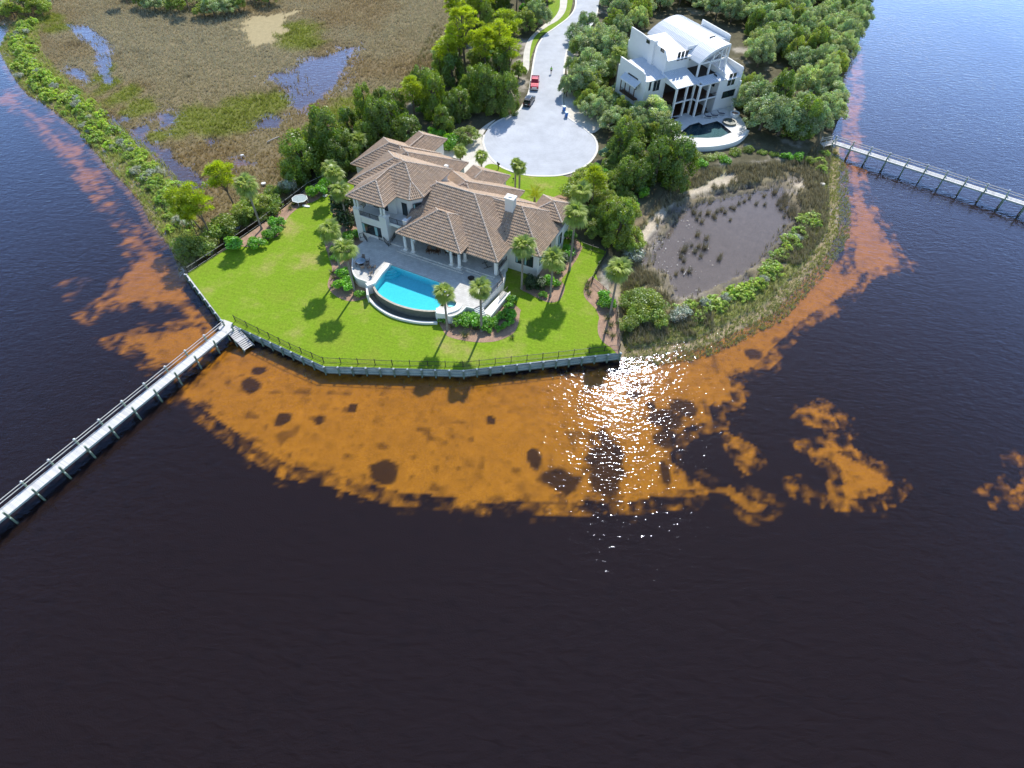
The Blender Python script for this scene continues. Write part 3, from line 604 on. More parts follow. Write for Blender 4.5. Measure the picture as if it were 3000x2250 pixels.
# west dock : centre line from measured edges
wa = (at(651,955,ZD)+at(690,965,ZD))/2; wb = (at(0,1491,ZD)+at(3,1524,ZD))/2
dirw = (wb-wa).normalized()
wb2 = wa + dirw*((wb-wa).length+14.0)
Ld = (wb2-wa).length
dock('boat_dock', 'long bleached board dock running from the lawn corner to the left edge of the picture', wa, wb2, 1.55, ZD, round(Ld/3.55), False)
ea = (at(2446,412,1.9)+at(2439,421,1.9))/2; eb = (at(3000,586,1.9)+at(2992,602,1.9))/2; dire = (eb-ea).normalized(); eb2 = eb + dire*12
dock('boat_dock', 'narrow white boarded dock on dark piles leaving the wooded shore at the right', ea, eb2, 1.45, 1.9, round((eb2-ea).length/3.75), True)
# landing and stairs of the west dock
lo = at(668,948,ZD); t = thing('dock_stairs', 'weathered steps and landing going down from the dock along the sea wall', 'stairs', (lo.x, lo.y, 0))
q = [at(x, y, ZD+0.01) for x, y in ((657,938),(680,944),(664,973),(641,962))]
MB().prism([(p.x,p.y) for p in [at(x, y, ZD) for x, y in ((655,936),(682,946),(668,977),(640,964))]], ZD-0.05, ZD+0.015).obj('landing', m_plank, t, (lo.x,lo.y,0))
s0 = at(676,962,ZD); dst = Vector((at(730,1016,0.7)-s0)); dst.z = 0; dn = dst.normalized(); pn = Vector((-dn.y, dn.x, 0)); nst = 14
for k in range(nst):
    c = s0 + dn*(0.30*k+0.15); z_ = ZD-0.10*k-0.05
    if 6 <= k <= 8: z_ = ZD-0.65
    if k > 8: z_ = ZD-0.65-0.12*(k-8)
    MB().bar(c-pn*0.75+Vector((0,0,z_-ZD)), c+pn*0.75+Vector((0,0,z_-ZD)), 0.24, 0.05).obj('tread', m_plank, t, (lo.x,lo.y,0))
for sd_ in (-0.8, 0.8): MB().bar(s0+pn*sd_+Vector((0,0,-0.1)), s0+dn*4.3+pn*sd_+Vector((0,0,-1.35)), 0.06, 0.26).obj('stringer', m_plank, t, (lo.x,lo.y,0))
for k in (0.2, 2.1, 4.0):
    c = s0+dn*k+pn*(-0.9); MB().lathe([(0.09,-2),(0.09,ZD+0.1-0.3*k)], 7, c.x, c.y).obj('piling', m_pile, t, (lo.x,lo.y,0))
# landing rails of the east dock
lo = at(2420,418,1.9); t = thing('dock_ramp', 'short white ramp with two handrails joining the shore to the right hand dock', 'ramp', (lo.x, lo.y, 0))
a = at(2407,424,1.55); b = ea
dn = (Vector((b.x,b.y,0))-Vector((a.x,a.y,0))); Lr = dn.length; dn.normalize(); pn = Vector((-dn.y, dn.x, 0))
for k in range(int(Lr/0.3)): c = Vector((a.x,a.y,1.55+0.35*k*0.3/Lr))+dn*(0.3*k+0.15); MB().bar(c-pn*0.75, c+pn*0.75, 0.28, 0.05).obj('board', m_plank, t, (lo.x,lo.y,0))
for sd_ in (-0.8, 0.8):
    for hh in (1.0, 0.55): MB().bar(Vector((a.x,a.y,1.55+hh))+pn*sd_, Vector((b.x,b.y,1.9+hh))+pn*sd_, 0.06, 0.09).obj('handrail', m_plank, t, (lo.x,lo.y,0))
    for k in (0.05, 0.95): c = Vector((a.x,a.y,0))+dn*Lr*k+pn*sd_; MB().box(c.x-.06,c.x+.06,c.y-.06,c.y+.06,0.2,3.0).obj('post', m_plank, t, (lo.x,lo.y,0))
# ------------------------------------------------------------------ the tiled house (own axes: x along the front, y to the back, z absolute)
m_stucco = surf('cream_stucco', (0.74,0.72,0.67), 0.9, 0.05, 0.4, 0.04, 18.0, 0.15, 25.0)
m_trim = surf('cream_trim', (0.80,0.78,0.73), 0.8, 0.03, 1.0)
m_tile = surf('roof_tile', None, 0.75, 0.05, 0.35, 0.08, 9.0, attr=True, spec=0.3)
m_ridge = surf('ridge_tile', (0.46,0.385,0.315), 0.75, 0.12, 2.0, objvar=0.16, spec=0.3)
m_under = surf('roof_underlay', (0.20,0.15,0.125), 0.9, 0.1, 1.0)
m_frame = surf('bronze_frame', (0.025,0.02,0.018), 0.5, 0.0)
m_glass = glassmat('window_glass', (0.02,0.035,0.04))
m_curtain = surf('curtain', (0.25,0.42,0.42), 0.9, 0.1, 3.0)
m_soffit = surf('soffit', (0.30,0.25,0.2), 0.8, 0.05)
def clip_half(poly, a, b, c):       # keep a*x+b*y+c >= 0
    out_ = []
    for i in range(len(poly)):
        p, q = poly[i], poly[(i+1) % len(poly)]; dp = a*p[0]+b*p[1]+c; dq = a*q[0]+b*q[1]+c
        if dp >= -1e-9: out_.append(p)
        if (dp > 1e-9 and dq < -1e-9) or (dp < -1e-9 and dq > 1e-9):
            t = dp/(dp-dq); out_.append((p[0]+(q[0]-p[0])*t, p[1]+(q[1]-p[1])*t))
    return out_
class Hip:
    def __init__(s, poly, ze, sl, clip=None, walls=True, inset=0.65):
        n = len(poly)
        if sum(poly[i][0]*poly[(i+1)%n][1]-poly[(i+1)%n][0]*poly[i][1] for i in range(n)) < 0: poly = poly[::-1]
        s.poly = poly; s.ze = ze; s.sl = sl; s.clip = clip; s.walls = walls; s.E = []; s.inset = inset
        for i in range(n):
            p, q = poly[i], poly[(i+1) % n]; d = (q[0]-p[0], q[1]-p[1]); l = math.hypot(*d); d = (d[0]/l, d[1]/l); nn = (-d[1], d[0])
            s.E.append((p, d, nn, l))
    def dist(s, i, x, y): p, d, nn, l = s.E[i]; return (x-p[0])*nn[0]+(y-p[1])*nn[1]
    def h(s, x, y):
        m = min(s.dist(i, x, y) for i in range(len(s.E)))
        if s.clip and x < s.clip: return -1
        return s.ze + s.sl*m if m > -0.02 else -1
    def face(s, i):
        p = list(s.poly)
        for j in range(len(s.E)):
            if j == i: continue
            (pi, _, ni, _), (pj, _, nj, _) = s.E[i], s.E[j]
            a, b = nj[0]-ni[0], nj[1]-ni[1]; c = -(nj[0]*pj[0]+nj[1]*pj[1]) + (ni[0]*pi[0]+ni[1]*pi[1])
            p = clip_half(p, a, b, c)
            if len(p) < 3: return []
        if s.clip: p = clip_half(p, 1, 0, -s.clip)
        return p
def rect(x0, x1, y0, y1): return [(x0,y0),(x1,y0),(x1,y1),(x0,y1)]
HIPS = dict(
 porch=Hip(rect(0.55,12.75,-0.95,9.5), 7.15, 0.53, walls=False), main=Hip(rect(-6,18.62,0.55,18.2), 6.5, 0.545, clip=0.35, walls=False),
 wing=Hip(rect(3,24.0,4.95,17.8), 6.5, 0.55), bay=Hip(rect(17.9,24.05,13.7,19.8), 7.5, 0.49), back=Hip(rect(-1.4,13.8,5.5,20.8), 6.5, 0.51),
 entry=Hip(rect(1.5,9.3,13.5,24.2), 6.5, 0.53), balcony=Hip(rect(-9.3,-1.8,0,14), 10.6, 0.51, walls=False),
 upper=Hip([(-9.3,3.7),(0.7,3.7),(2.3,5.6),(2.3,15.1),(-9.3,15.1)], 10.6, 0.51), upper2=Hip(rect(-10.9,0,5.5,15.1), 10.6, 0.51),
 rear=Hip(rect(-16,0.2,8.5,24.6), 6.5, 0.50), garage=Hip(rect(-19.3,-6,13.9,25), 6.5, 0.53), tail=Hip(rect(-14.4,-7.8,17.5,30.4), 6.5, 0.50))
hO = at(1161.7, 680.3, 6.5); hth = R_(-25)
house = thing('tiled_house', 'large cream stucco house with brown barrel tile hip roofs behind the pool', 'house', (hO.x, hO.y, LG), hth)
HB = (0, 0, LG)
rr = random.Random(3)
TW, TCS = 0.335, 0.50
def hmax(x, y, skip): return max(h.h(x, y) for k, h in HIPS.items() if k != skip)
prof = [(0.0,0.0),(0.05,0.062),(0.13,0.092),(0.21,0.062),(0.26,0.0),(0.335,0.0)]
ridge_me = MB()
N_ = 5
vs = []; 
for yy, rad, dz in ((0.0,0.155,0.03),(0.54,0.125,0.0)):
    for k in range(N_+1): a = math.pi*k/N_; vs.append((rad*math.cos(a), yy, rad*0.85*math.sin(a)+dz))
fs = [(k, k+1, N_+1+k+1, N_+1+k) for k in range(N_)] + [tuple(range(N_+1))[::-1]]
ridge_me.add(vs, fs); ridge_mesh = ridge_me.mesh('ridge_tile', m_ridge)
nridge = 0; ridge_list = []
for key, hp in HIPS.items():
    roof_mb = MB(); tiles = MB()
    for i in range(len(hp.E)):
        fp = hp.face(i)
        if len(fp) < 3: continue
        zz = lambda x, y: hp.ze + hp.sl*hp.dist(i, x, y)
        roof_mb.add([(x, y, zz(x,y)-0.03) for x, y in fp] + [(x, y, zz(x,y)-0.16) for x, y in fp], [tuple(range(len(fp))), tuple(range(2*len(fp)-1, len(fp)-1, -1))])
        p, d, nn, l = hp.E[i]; cs = 1/math.sqrt(1+hp.sl**2)
        U = Vector((d[0], d[1], 0)); Vv = Vector((nn[0]*cs, nn[1]*cs, hp.sl*cs)); Nn = U.cross(Vv).normalized()
        amax = max((x-p[0])*nn[0]+(y-p[1])*nn[1] for x, y in fp)/cs
        umin = min((x-p[0])*d[0]+(y-p[1])*d[1] for x, y in fp); umax = max((x-p[0])*d[0]+(y-p[1])*d[1] for x, y in fp)
        for r in range(int(amax/TCS)+1):
            v0 = r*TCS-0.06
            for c in range(int((umax-umin)/TW)+1):
                u0 = umin + c*TW; cu, cv = u0+TW/2, v0+TCS/2
                x = p[0]+d[0]*cu+nn[0]*cv*cs; y = p[1]+d[1]*cu+nn[1]*cv*cs
                if hp.clip and x < hp.clip: continue
                di = hp.dist(i, x, y)
                if di < -0.1: continue
                if any(hp.dist(j, x, y) < di-0.10 for j in range(len(hp.E)) if j != i): continue
                if hmax(x, y, key) > hp.ze+hp.sl*di+0.06: continue
                b0 = Vector((p[0], p[1], hp.ze)); t_ = rr.random(); g_ = 0.86+0.28*rr.random()
                cc = (0.43*g_*(1+0.07*t_), 0.322*g_, 0.235*g_*(1-0.10*t_))
                vv = []
                for vk, lift in ((v0, 0.085), (v0+TCS+0.03, 0.0)):
                    for pu, ph in prof: q = b0+U*(u0+pu)+Vv*vk+Nn*(ph+lift); vv.append(q)
                for pu, ph in prof: q = b0+U*(u0+pu)+Vv*v0+Nn*(-0.02); vv.append(q)
                ns = len(prof); ff = [(k, k+1, ns+k+1, ns+k) for k in range(ns-1)] + [(2*ns+k, 2*ns+k+1, k+1, k) for k in range(ns-1)]
                tiles.add(vv, ff, cc)
    ro = roof_mb.obj('roof', m_under, house, HB)
    if tiles.v: tiles.obj('roof_tiles', m_tile, ro, HB, kind='stuff')
    segs = set()
    for i in range(len(hp.E)):
        fp = hp.face(i)
        for k in range(len(fp)):
            a, b = fp[k], fp[(k+1) % len(fp)]
            m_ = ((a[0]+b[0])/2, (a[1]+b[1])/2)
            if hp.dist(i, *m_) < 0.02 or (hp.clip and abs(m_[0]-hp.clip) < 0.02): continue
            ka = (round(a[0],2), round(a[1],2)); kb = (round(b[0],2), round(b[1],2)); segs.add((min(ka,kb), max(ka,kb)))
    for a, b in segs:
        za = min(hp.dist(j,*a) for j in range(len(hp.E)))*hp.sl+hp.ze; zb_ = min(hp.dist(j,*b) for j in range(len(hp.E)))*hp.sl+hp.ze
        A_ = Vector((a[0],a[1],za)); B_ = Vector((b[0],b[1],zb_))
        if A_.z > B_.z: A_, B_ = B_, A_
        L_ = (B_-A_).length; dv = (B_-A_).normalized()
        n_ = max(1, int(L_/0.46))
        for k in range(n_):
            q = A_+dv*(k*0.46)
            mid = q+dv*0.23
            if hmax(mid.x, mid.y, key) > mid.z+0.05: continue
            ridge_list.append((key, ro, q, dv))
ridge_list.sort(key=lambda t: t[2].y*1.0)       # nearest to the camera first
extra = {}
for n_, (key, ro, q, dv) in enumerate(ridge_list):
    u = Vector((0,0,1)); side_ = dv.cross(u).normalized(); upv = side_.cross(dv).normalized()
    mt = Matrix(((side_.x, dv.x, upv.x, q.x), (side_.y, dv.y, upv.y, q.y), (side_.z, dv.z, upv.z, q.z-LG+0.03), (0,0,0,1)))
    if n_ < 290:
        o = bpy.data.objects.new('ridge_tile', ridge_mesh); col.objects.link(o); o.parent = ro; o.matrix_local = mt
    else:
        mb = extra.setdefault(key, (ro, MB()))[1]
        mb.add([mt @ Vector(v) for v in ridge_me.v], ridge_me.f)
for key, (ro, mb) in extra.items(): mb.obj('ridge_tiles', m_ridge, ro, (0,0,0), kind='stuff')
# walls
def inset_poly(hp, d):
    p = list(hp.poly)
    for i in range(len(hp.E)):
        (q, _, n_, _) = hp.E[i]; p = clip_half(p, n_[0], n_[1], -(n_[0]*q[0]+n_[1]*q[1])-d)
    return p
def wall_box(x0, x1, y0, y1, z0, z1, name='wall', mat=None): return MB().box(x0,x1,y0,y1,z0,z1).obj(name, mat or m_stucco, house, HB)
for k, hp in HIPS.items():
    if hp.walls: MB().prism(inset_poly(hp, hp.inset), LG-0.3, hp.ze+0.05).obj('wall', m_stucco, house, HB)
def window(x, y, z, w_, h_, ang=0.0, panes=2, curtain=True, parent=house, name='window'):
    """framed window set on a wall; ang is the wall's outward direction, 0 = facing the front (-y)"""
    ca, sa = math.cos(ang), math.sin(ang)
    T = lambda u, d, zz: (x+u*ca-(-d)*(-sa)*-1 if False else x+u*ca - d*(-sa)*(-1)*(-1), y+u*sa - d*ca, zz)
    def T(u, d, zz): return (x + u*ca + d*sa, y + u*sa - d*ca, zz)
    def bx(u0, u1, d0, d1, z0, z1, mb):
        vs = [T(u0,d1,z0),T(u1,d1,z0),T(u1,d0,z0),T(u0,d0,z0),T(u0,d1,z1),T(u1,d1,z1),T(u1,d0,z1),T(u0,d0,z1)]
        mb.add(vs, [(3,2,1,0),(4,5,6,7),(0,1,5,4),(1,2,6,5),(2,3,7,6),(3,0,4,7)])
    fr = MB()
    bx(-w_/2, w_/2, 0, 0.07, z, z+0.09, fr); bx(-w_/2, w_/2, 0, 0.07, z+h_-0.09, z+h_, fr)
    for k in range(panes+1):
        u = -w_/2 + k*(w_-0.09)/panes; bx(u, u+0.09, 0.001, 0.069, z+0.09, z+h_-0.09, fr)
    f = fr.obj(name, m_frame, parent, HB if parent == house else None)
    for k in range(panes):
        u0 = -w_/2+0.09+k*(w_-0.09)/panes; u1 = -w_/2+(k+1)*(w_-0.09)/panes
        g = MB(); bx(u0, u1, 0.005, 0.03, z+0.09, z+h_-0.09, g); o = g.obj('pane', m_glass, f, HB if parent == house else None)
        if curtain and k % 2 == 0:
            c_ = MB(); bx(u0, u0+(u1-u0)*0.45, 0.03, 0.04, z+0.12, z+h_-0.12, c_); c_.obj('curtain', m_curtain, f, HB if parent == house else None)
    return f
ZP = 3.2; ZF = 3.55
# main body behind the covered porch
wall_box(0.9, 18.0, 5.0, 17.4, LG-0.3, 6.55)
wall_box(0.2, 0.9, 3.2, 5.0, ZP, 6.6)
for xx in (3.2, 6.6, 10.0, 14.5): window(xx, 5.0, ZF+0.05, 2.6, 2.5, 0, 2)
# porch columns, beam, ceiling
def column(x, y, z0, z1, r=0.27):
    c = MB().lathe([(r*0.96,z0+0.18),(r,z0+0.7),(r*0.86,z1-0.2)], 14, x, y).obj('column', m_trim, house, HB, smooth=True)
    MB().box(x-r*1.45,x+r*1.45,y-r*1.45,y+r*1.45,z0,z0+0.12).lathe([(r*1.35,z0+0.12),(r*1.3,z0+0.2),(r*1.02,z0+0.26)],14,x,y).obj('column_base', m_trim, c, HB)
    MB().lathe([(r*0.9,z1-0.22),(r*1.15,z1-0.12),(r*1.2,z1-0.1)],14,x,y).box(x-r*1.3,x+r*1.3,y-r*1.3,y+r*1.3,z1-0.1,z1).obj('column_capital', m_trim, c, HB)
for x, y in ((1.45,0.0),(2.95,0.0),(10.35,0.0),(11.85,0.0),(11.85,1.9),(1.45,2.6)): column(x, y, ZF, 6.52)
wall_box(1.1, 12.2, -0.32, 0.32, 6.52, 7.1, 'beam', m_trim); wall_box(11.5, 12.2, 0.32, 4.9, 6.52, 7.1, 'beam', m_trim); wall_box(1.1, 1.8, 0.32, 4.9, 6.52, 7.1, 'beam', m_trim)
arch = MB()
for sx in (1,-1):
    pts = [(6.65+sx*(3.7-0.0), 6.52)]
    for k in range(7): a = k/6*math.pi/2; pts.append((6.65+sx*(2.4+0.9*math.cos(a)*1.0), 6.52-0.0-0.35+0.35*math.sin(a)))
    pts = [(6.65+sx*3.35,6.52),(6.65+sx*3.35,6.05),(6.65+sx*3.1,6.25),(6.65+sx*2.7,6.4),(6.65+sx*2.1,6.48),(6.65+sx*1.4,6.52)]
    n_ = len(pts); arch.add([(x,-0.28,z) for x,z in pts]+[(x,0.28,z) for x,z in pts], [tuple(range(n_)), tuple(range(2*n_-1,n_-1,-1))]+[(i,(i+1)%n_,n_+(i+1)%n_,n_+i) for i in range(n_)])
arch.obj('arch', m_trim, house, HB)
wall_box(0.7, 18.3, 0.35, 5.0, 6.44, 6.52, 'porch_ceiling', m_soffit)
# right part of the porch: square corner pier, low wall with rail
wall_box(17.75, 18.25, 0.95, 1.45, ZF, 6.5, 'pier', m_trim)
wall_box(17.9, 18.25, 1.45, 5.0, LG-0.2, ZF+0.25, 'low_wall')
wall_box(12.4, 18.2, 0.62, 0.95, 6.2, 6.5, 'beam', m_trim)
def railing(pts, h=0.95, parent=house, off=HB, name='railing', bal=0.13):
    mb = MB(); pk = MB()
    for a, b in zip(pts[:-1], pts[1:]):
        a = Vector(a); b = Vector(b)
        for zz in (0.08, h): mb.bar(a+Vector((0,0,zz)), b+Vector((0,0,zz)), 0.05, 0.05)
        n = max(1, int((b-a).length/bal))
        for k in range(n):
            q = a.lerp(b, (k+0.5)/n); mb.box(q.x-0.012,q.x+0.012,q.y-0.012,q.y+0.012,q.z+0.08,q.z+h)
    for p in pts: mb.box(p[0]-0.035,p[0]+0.035,p[1]-0.035,p[1]+0.035,p[2],p[2]+h+0.06)
    return mb.obj(name, m_iron, parent, off)
railing([(18.05,1.5,ZF+0.25),(18.05,3.2,ZF+0.25),(18.05,4.95,ZF+0.25)], 0.75)
# left wing: ground floor, balcony with paired columns, terrace
wall_box(-8.75, -2.35, 0.55, 13.5, LG-0.3, 6.75)
wall_box(-8.75, -7.55, 0.4, 1.6, LG-0.3, 8.3, 'pier'); wall_box(-3.55, -2.2, 0.4, 1.7, LG-0.3, 8.3, 'pier')
wall_box(-7.55, -3.55, 0.45, 0.75, 6.75, 7.15, 'parapet')
for x in (-8.45,-7.85,-3.2,-2.6): column(x, 0.85, 8.3, 10.5, 0.2)
wall_box(-9.0, -2.1, 0.35, 1.2, 10.42, 10.62, 'beam', m_trim)
railing([(-7.55,0.6,7.0),(-5.55,0.6,7.0),(-3.55,0.6,7.0)], 0.95)
railing([(-8.6,1.6,6.8),(-8.6,3.5,6.8)], 0.95)
wall_box(-8.75, -2.35, 3.9, 13.5, 6.75, 10.6)       # room behind the balcony
window(-5.6, 3.9, 6.95, 3.0, 2.6, 0, 2)
window(-5.7, 0.55, 3.75, 4.0, 1.95, 0, 3)
wall_box(-2.35, 1.0, 1.0, 8.0, LG-0.3, 3.3)           # plinth below the terrace
wall_box(-2.35, 1.05, 1.3, 1.6, 6.3, 6.85, 'terrace_edge', m_trim)
wall_box(-2.35, 0.2, 1.6, 6.0, 6.5, 6.8, 'terrace_floor', m_trim)
wall_box(-2.35, 1.0, 4.6, 6.5, 3.2, 6.5); window(-0.6, 4.6, 3.3, 2.4, 2.6, 0, 2, False)
railing([(-2.2,1.45,6.85),(-0.7,1.45,6.85),(0.7,1.45,6.85)], 0.95)
wall_box(0.65, 1.3, 1.2, 1.85, 5.0, 8.2, 'pier'); MB().box(0.58,1.37,1.13,1.92,8.2,8.32).obj('pier_cap', m_trim, house, HB)
pw = MB()
cv = [(1.0,1.85),(1.05,2.6),(1.15,3.3),(1.4,4.1),(1.7,4.9),(1.95,5.6)]
pw.band(cv, 0.3, 6.2, 8.0).obj('curved_parapet', m_stucco, house, HB)
window(0.62+0.62, 4.38+0.62, 7.2, 1.5, 2.3, math.atan2(1.9,1.6), 2)
window(-0.9, 4.33, 6.85, 1.0, 2.4, 0, 1, False)
for xx, yy in ((2.75,8.5),): pass
# right wing windows
window(21.0, 5.6, 3.35, 3.2, 2.2, 0, 4)
window(23.36, 7.2, 3.4, 1.5, 2.1, math.pi/2, 1); window(23.36, 10.2, 3.4, 1.6, 2.2, math.pi/2, 1)
MB().box(23.0,24.1,11.3,15.0,LG-0.2,6.2).obj('wall', m_stucco, house, HB); window(24.1,13.2,3.4,1.4,2.2,math.pi/2,1)
# chimney on the right ridge
cx_, cy_ = 15.9, 10.6
ch = MB().box(cx_-0.75,cx_+0.75,cy_-0.6,cy_+0.6,8.5,11.6).obj('chimney', m_stucco, house, HB)
MB().box(cx_-0.88,cx_+0.88,cy_-0.73,cy_+0.73,11.6,11.85).obj('chimney_cap', m_trim, ch, HB); MB().box(cx_-0.3,cx_+0.3,cy_-0.25,cy_+0.25,11.85,12.0).obj('flue', m_trim, ch, HB)
for x, y in ((2.0,7.0),(-3.9,7.2)): MB().lathe([(0.05,8.0),(0.05,hmax(x,y,'')+0.55)], 8, x, y).obj('vent_pipe', m_ridge, house, HB)
MB().box(-0.35,0.35,16.6,17.2,8,9.9).obj('roof_vent', m_stucco, house, HB)
# ------------------------------------------------------------------ patio, steps, pool
m_patio, nt = newmat('patio_stone'); out = nt.nodes.new('ShaderNodeOutputMaterial'); b = nt.nodes.new('ShaderNodeBsdfPrincipled'); nt.links.new(b.outputs[0], out.inputs[0])
tc = nt.nodes.new('ShaderNodeTexCoord'); mp = nt.nodes.new('ShaderNodeMapping'); mp.inputs['Rotation'].default_value = (0,0,R_(25)); nt.links.new(tc.outputs['Object'], mp.inputs[0])
br = nt.nodes.new('ShaderNodeTexBrick'); br.inputs['Scale'].default_value = 1.0; br.inputs['Brick Width'].default_value = 0.61; br.inputs['Row Height'].default_value = 0.41; br.inputs['Mortar Size'].default_value = 0.012
br.inputs['Color1'].default_value = (0.62,0.60,0.55,1); br.inputs['Color2'].default_value = (0.54,0.52,0.475,1); br.inputs['Mortar'].default_value = (0.42,0.40,0.36,1)
nt.links.new(mp.outputs[0], br.inputs[0]); n1 = noise(nt, 1.1, 5, 0.65); r1 = ramp(nt, n1.outputs[0], [(0.3,0.88),(0.7,1.1)])
nt.links.new(mulc(nt, br.outputs[0], r1.outputs[0]), b.inputs['Base Color']); b.inputs['Roughness'].default_value = 0.85; b.inputs['Specular IOR Level'].default_value = 0.2
PT = lambda L: xy([at(x, y, ZP) for x, y in L])
c2, s2 = math.cos(hth), math.sin(hth)
def H2W(x, y, z=0): return Vector((hO.x+x*c2-y*s2, hO.y+x*s2+y*c2, z))
def W2H(p): dx, dy = p[0]-hO.x, p[1]-hO.y; return (dx*c2+dy*s2, -dx*s2+dy*c2)
porch_floor = [H2W(0.7,-0.55),H2W(12.55,-0.55),H2W(12.55,0.35),H2W(18.1,0.35),H2W(18.1,5.2),H2W(0.7,5.2)]
house.select_set(False)
pf = MB().prism([W2H(p) for p in porch_floor], 3.0, ZF).obj('porch_floor', m_patio, house, HB)
step = [H2W(0.1,-0.95),H2W(12.95,-0.95),H2W(12.95,-0.05),H2W(18.1,-0.05),H2W(18.1,0.4),H2W(0.1,0.4)]
MB().prism([W2H(p) for p in step], 3.0, ZP+0.17).obj('porch_step', m_patio, house, HB)
MB().prism([W2H(p) for p in [H2W(-2.0,0.3),H2W(0.72,0.3),H2W(0.72,4.6),H2W(-2.0,4.6)]], 3.0, ZF-0.02).obj('porch_floor', m_patio, house, HB)
pool0 = [(1140.8,774.2),(1290.5,827.8),(1312,858),(1304,880),(1292,896),(1280,905)]
front_curve = [(1278.2,909.5),(1251.5,909.5),(1222.5,906.6),(1193.6,900.8),(1157.4,889.3),(1128.5,874.8),(1106.8,858.9),(1094,838)]
poolpoly = [(1140.8,774.2),(1290.5,827.8),(1310,868),(1290,894),(1279,905)] + front_curve[1:]
patio_out = [(1094,836),(1084,829),(1066,822),(1047,815),(1037,803),(1033,788),(1033,770),(1036,745),(1045,722),(1058,712),(1075,702),(1100,690),(1150,690),(1200,720),(1310,750),(1400,780),(1478,805),(1473,828),(1440,860),(1410,893),(1389,903),(1366,898),(1352,912),(1335,922),(1318,926),(1280,916)]
# deck with the pool cut out: build as a strip between outline pieces
pat = thing('pool_terrace', 'raised pale stone pool terrace in front of the tiled house', 'terrace', tuple(at(1250,780,LG)))
po = tuple(at(1250,780,LG))
outer = PT(patio_out); hole = PT(poolpoly)
spa = [at(1322.6+15.5*math.cos(a)*1.0, 889.5+11.5*math.sin(a), ZP) for a in np.linspace(0, 2*math.pi, 21)[:-1]]
# terrace slab = outline minus pool: the pool touches the outline along the vanishing edge, so walk round both
slab = PT([(1094,836),(1084,829),(1066,822),(1047,815),(1037,803),(1033,788),(1033,770),(1036,745),(1045,722),(1058,712),(1075,700),(1100,680),(1150,660),(1250,700),(1350,740),(1480,790),(1473,828),(1440,860),(1410,893),(1389,903),(1366,898),(1352,912),(1335,922),(1318,926),(1281,917),(1279,905),(1290,894),(1310,868),(1290.5,827.8),(1140.8,774.2)])
tri_with_hole(slab, [xy(spa)], ZP).obj('deck', m_patio, pat, po)
skirt_pts = PT([(1094,836),(1084,829),(1066,822),(1047,815),(1037,803),(1033,788),(1033,770),(1036,745),(1045,722)])
MB().band(smooth(skirt_pts, 3, False), 0.24, LG-0.2, ZP+0.1).obj('planter_wall', m_stucco, pat, po)
skirt2 = PT([(1473,828),(1440,860),(1410,893),(1389,903),(1366,898),(1352,912),(1335,922),(1318,926),(1279.5,917)])
MB().band(skirt2[3:], 0.2, LG-0.2, ZP+0.02).obj('terrace_wall', m_stucco, pat, po)
MB().band(PT([(1480,792),(1473,828)]), 0.25, LG-0.2, ZP+0.04).obj('terrace_wall', m_stucco, pat, po)
MB().band(PT([(1473,828),(1440,860),(1410,893)]), 0.25, LG-0.2, ZP+0.04).obj('stair_wall', m_stucco, pat, po)
e_ = [W2H(p) for p in PT([(1478,800),(1473,826),(1442,857),(1412,889)])]
rl = railing([(*xy_, ZP) for xy_ in PT([(1452,798),(1464,806),(1474,826),(1458,842),(1441,859),(1425,876),(1411,891)])], 0.95, pat, po)
railing([(*xy_, ZP) for xy_ in PT([(1111,702),(1126,708),(1139,722)])] + [(*xy_, ZP) for xy_ in PT([(1150,712),(1158,694)])], 0.95, pat, po)
railing([(*xy_, ZP) for xy_ in PT([(1056,698),(1066,695),(1076,708)])], 0.95, pat, po)
# flight of broad white steps beside the terrace
for k in range(9):
    t0 = k/9; z_ = ZP-0.02-(ZP-ZL)*((k+1)/10)
    a = at(1389+ (1378-1389)*t0, 903+(936-903)*t0, z_); 
top_a, top_b = at(1389,903,ZP), at(1412,891,ZP); bot_a, bot_b = at(1398,948,ZL), at(1434,945,ZL)
for k in range(9):
    t0, t1 = k/9, (k+1)/9; z_ = ZP-(ZP-ZL)*(k+1)/10
    q = [top_a.lerp(bot_a,t0), top_b.lerp(bot_b,t0), top_b.lerp(bot_b,t1), top_a.lerp(bot_a,t1)]
    MB().prism([(p.x,p.y) for p in q], LG-0.1, z_).obj('step', m_trim, pat, po)
q = [at(x,y,2.2) for x,y in ((1474,852),(1492,860),(1440,925),(1415,915))]
MB().prism([(p.x,p.y) for p in q], LG-0.1, 2.2).obj('landing', m_trim, pat, po)
MB().band(xy([at(1494,858,2.3), at(1434,932,2.3)]), 0.2, LG-0.1, 2.55).obj('stair_wall', m_stucco, pat, po)
railing([tuple(at(1487,852,2.3)), tuple(at(1464,878,2.3))], 0.9, pat, po)
# pool
m_plaster, nt = newmat('pool_plaster'); out = nt.nodes.new('ShaderNodeOutputMaterial'); b = nt.nodes.new('ShaderNodeBsdfPrincipled'); nt.links.new(b.outputs[0], out.inputs[0])
n1 = noise(nt, 3.0, 3); r1 = ramp(nt, n1.outputs[0], [(0.3,(0.46,0.80,0.76)),(0.7,(0.56,0.90,0.86))]); nt.links.new(r1.outputs[0], b.inputs['Base Color'])
m_slate = surf('dark_wall_tile', (0.14,0.145,0.115), 0.35, 0.2, 3.0, 0.25, 12.0)
m_beige = surf('beige_tile', (0.46,0.40,0.31), 0.6, 0.15, 2.0)
m_poolw = watermat('pool_water', (0.28,0.86,0.93), 0.78, [(1.6,0.02,2.0)], 0.03, gain=0.25)
pool = thing('swimming_pool', 'turquoise swimming pool with a curved vanishing edge facing the lawn', 'pool', (at(1200,850,LG).x, at(1200,850,LG).y, LG)); pov = tuple(pool.location)
pp = PT(poolpoly); fc = smooth(PT(front_curve), 4, False)
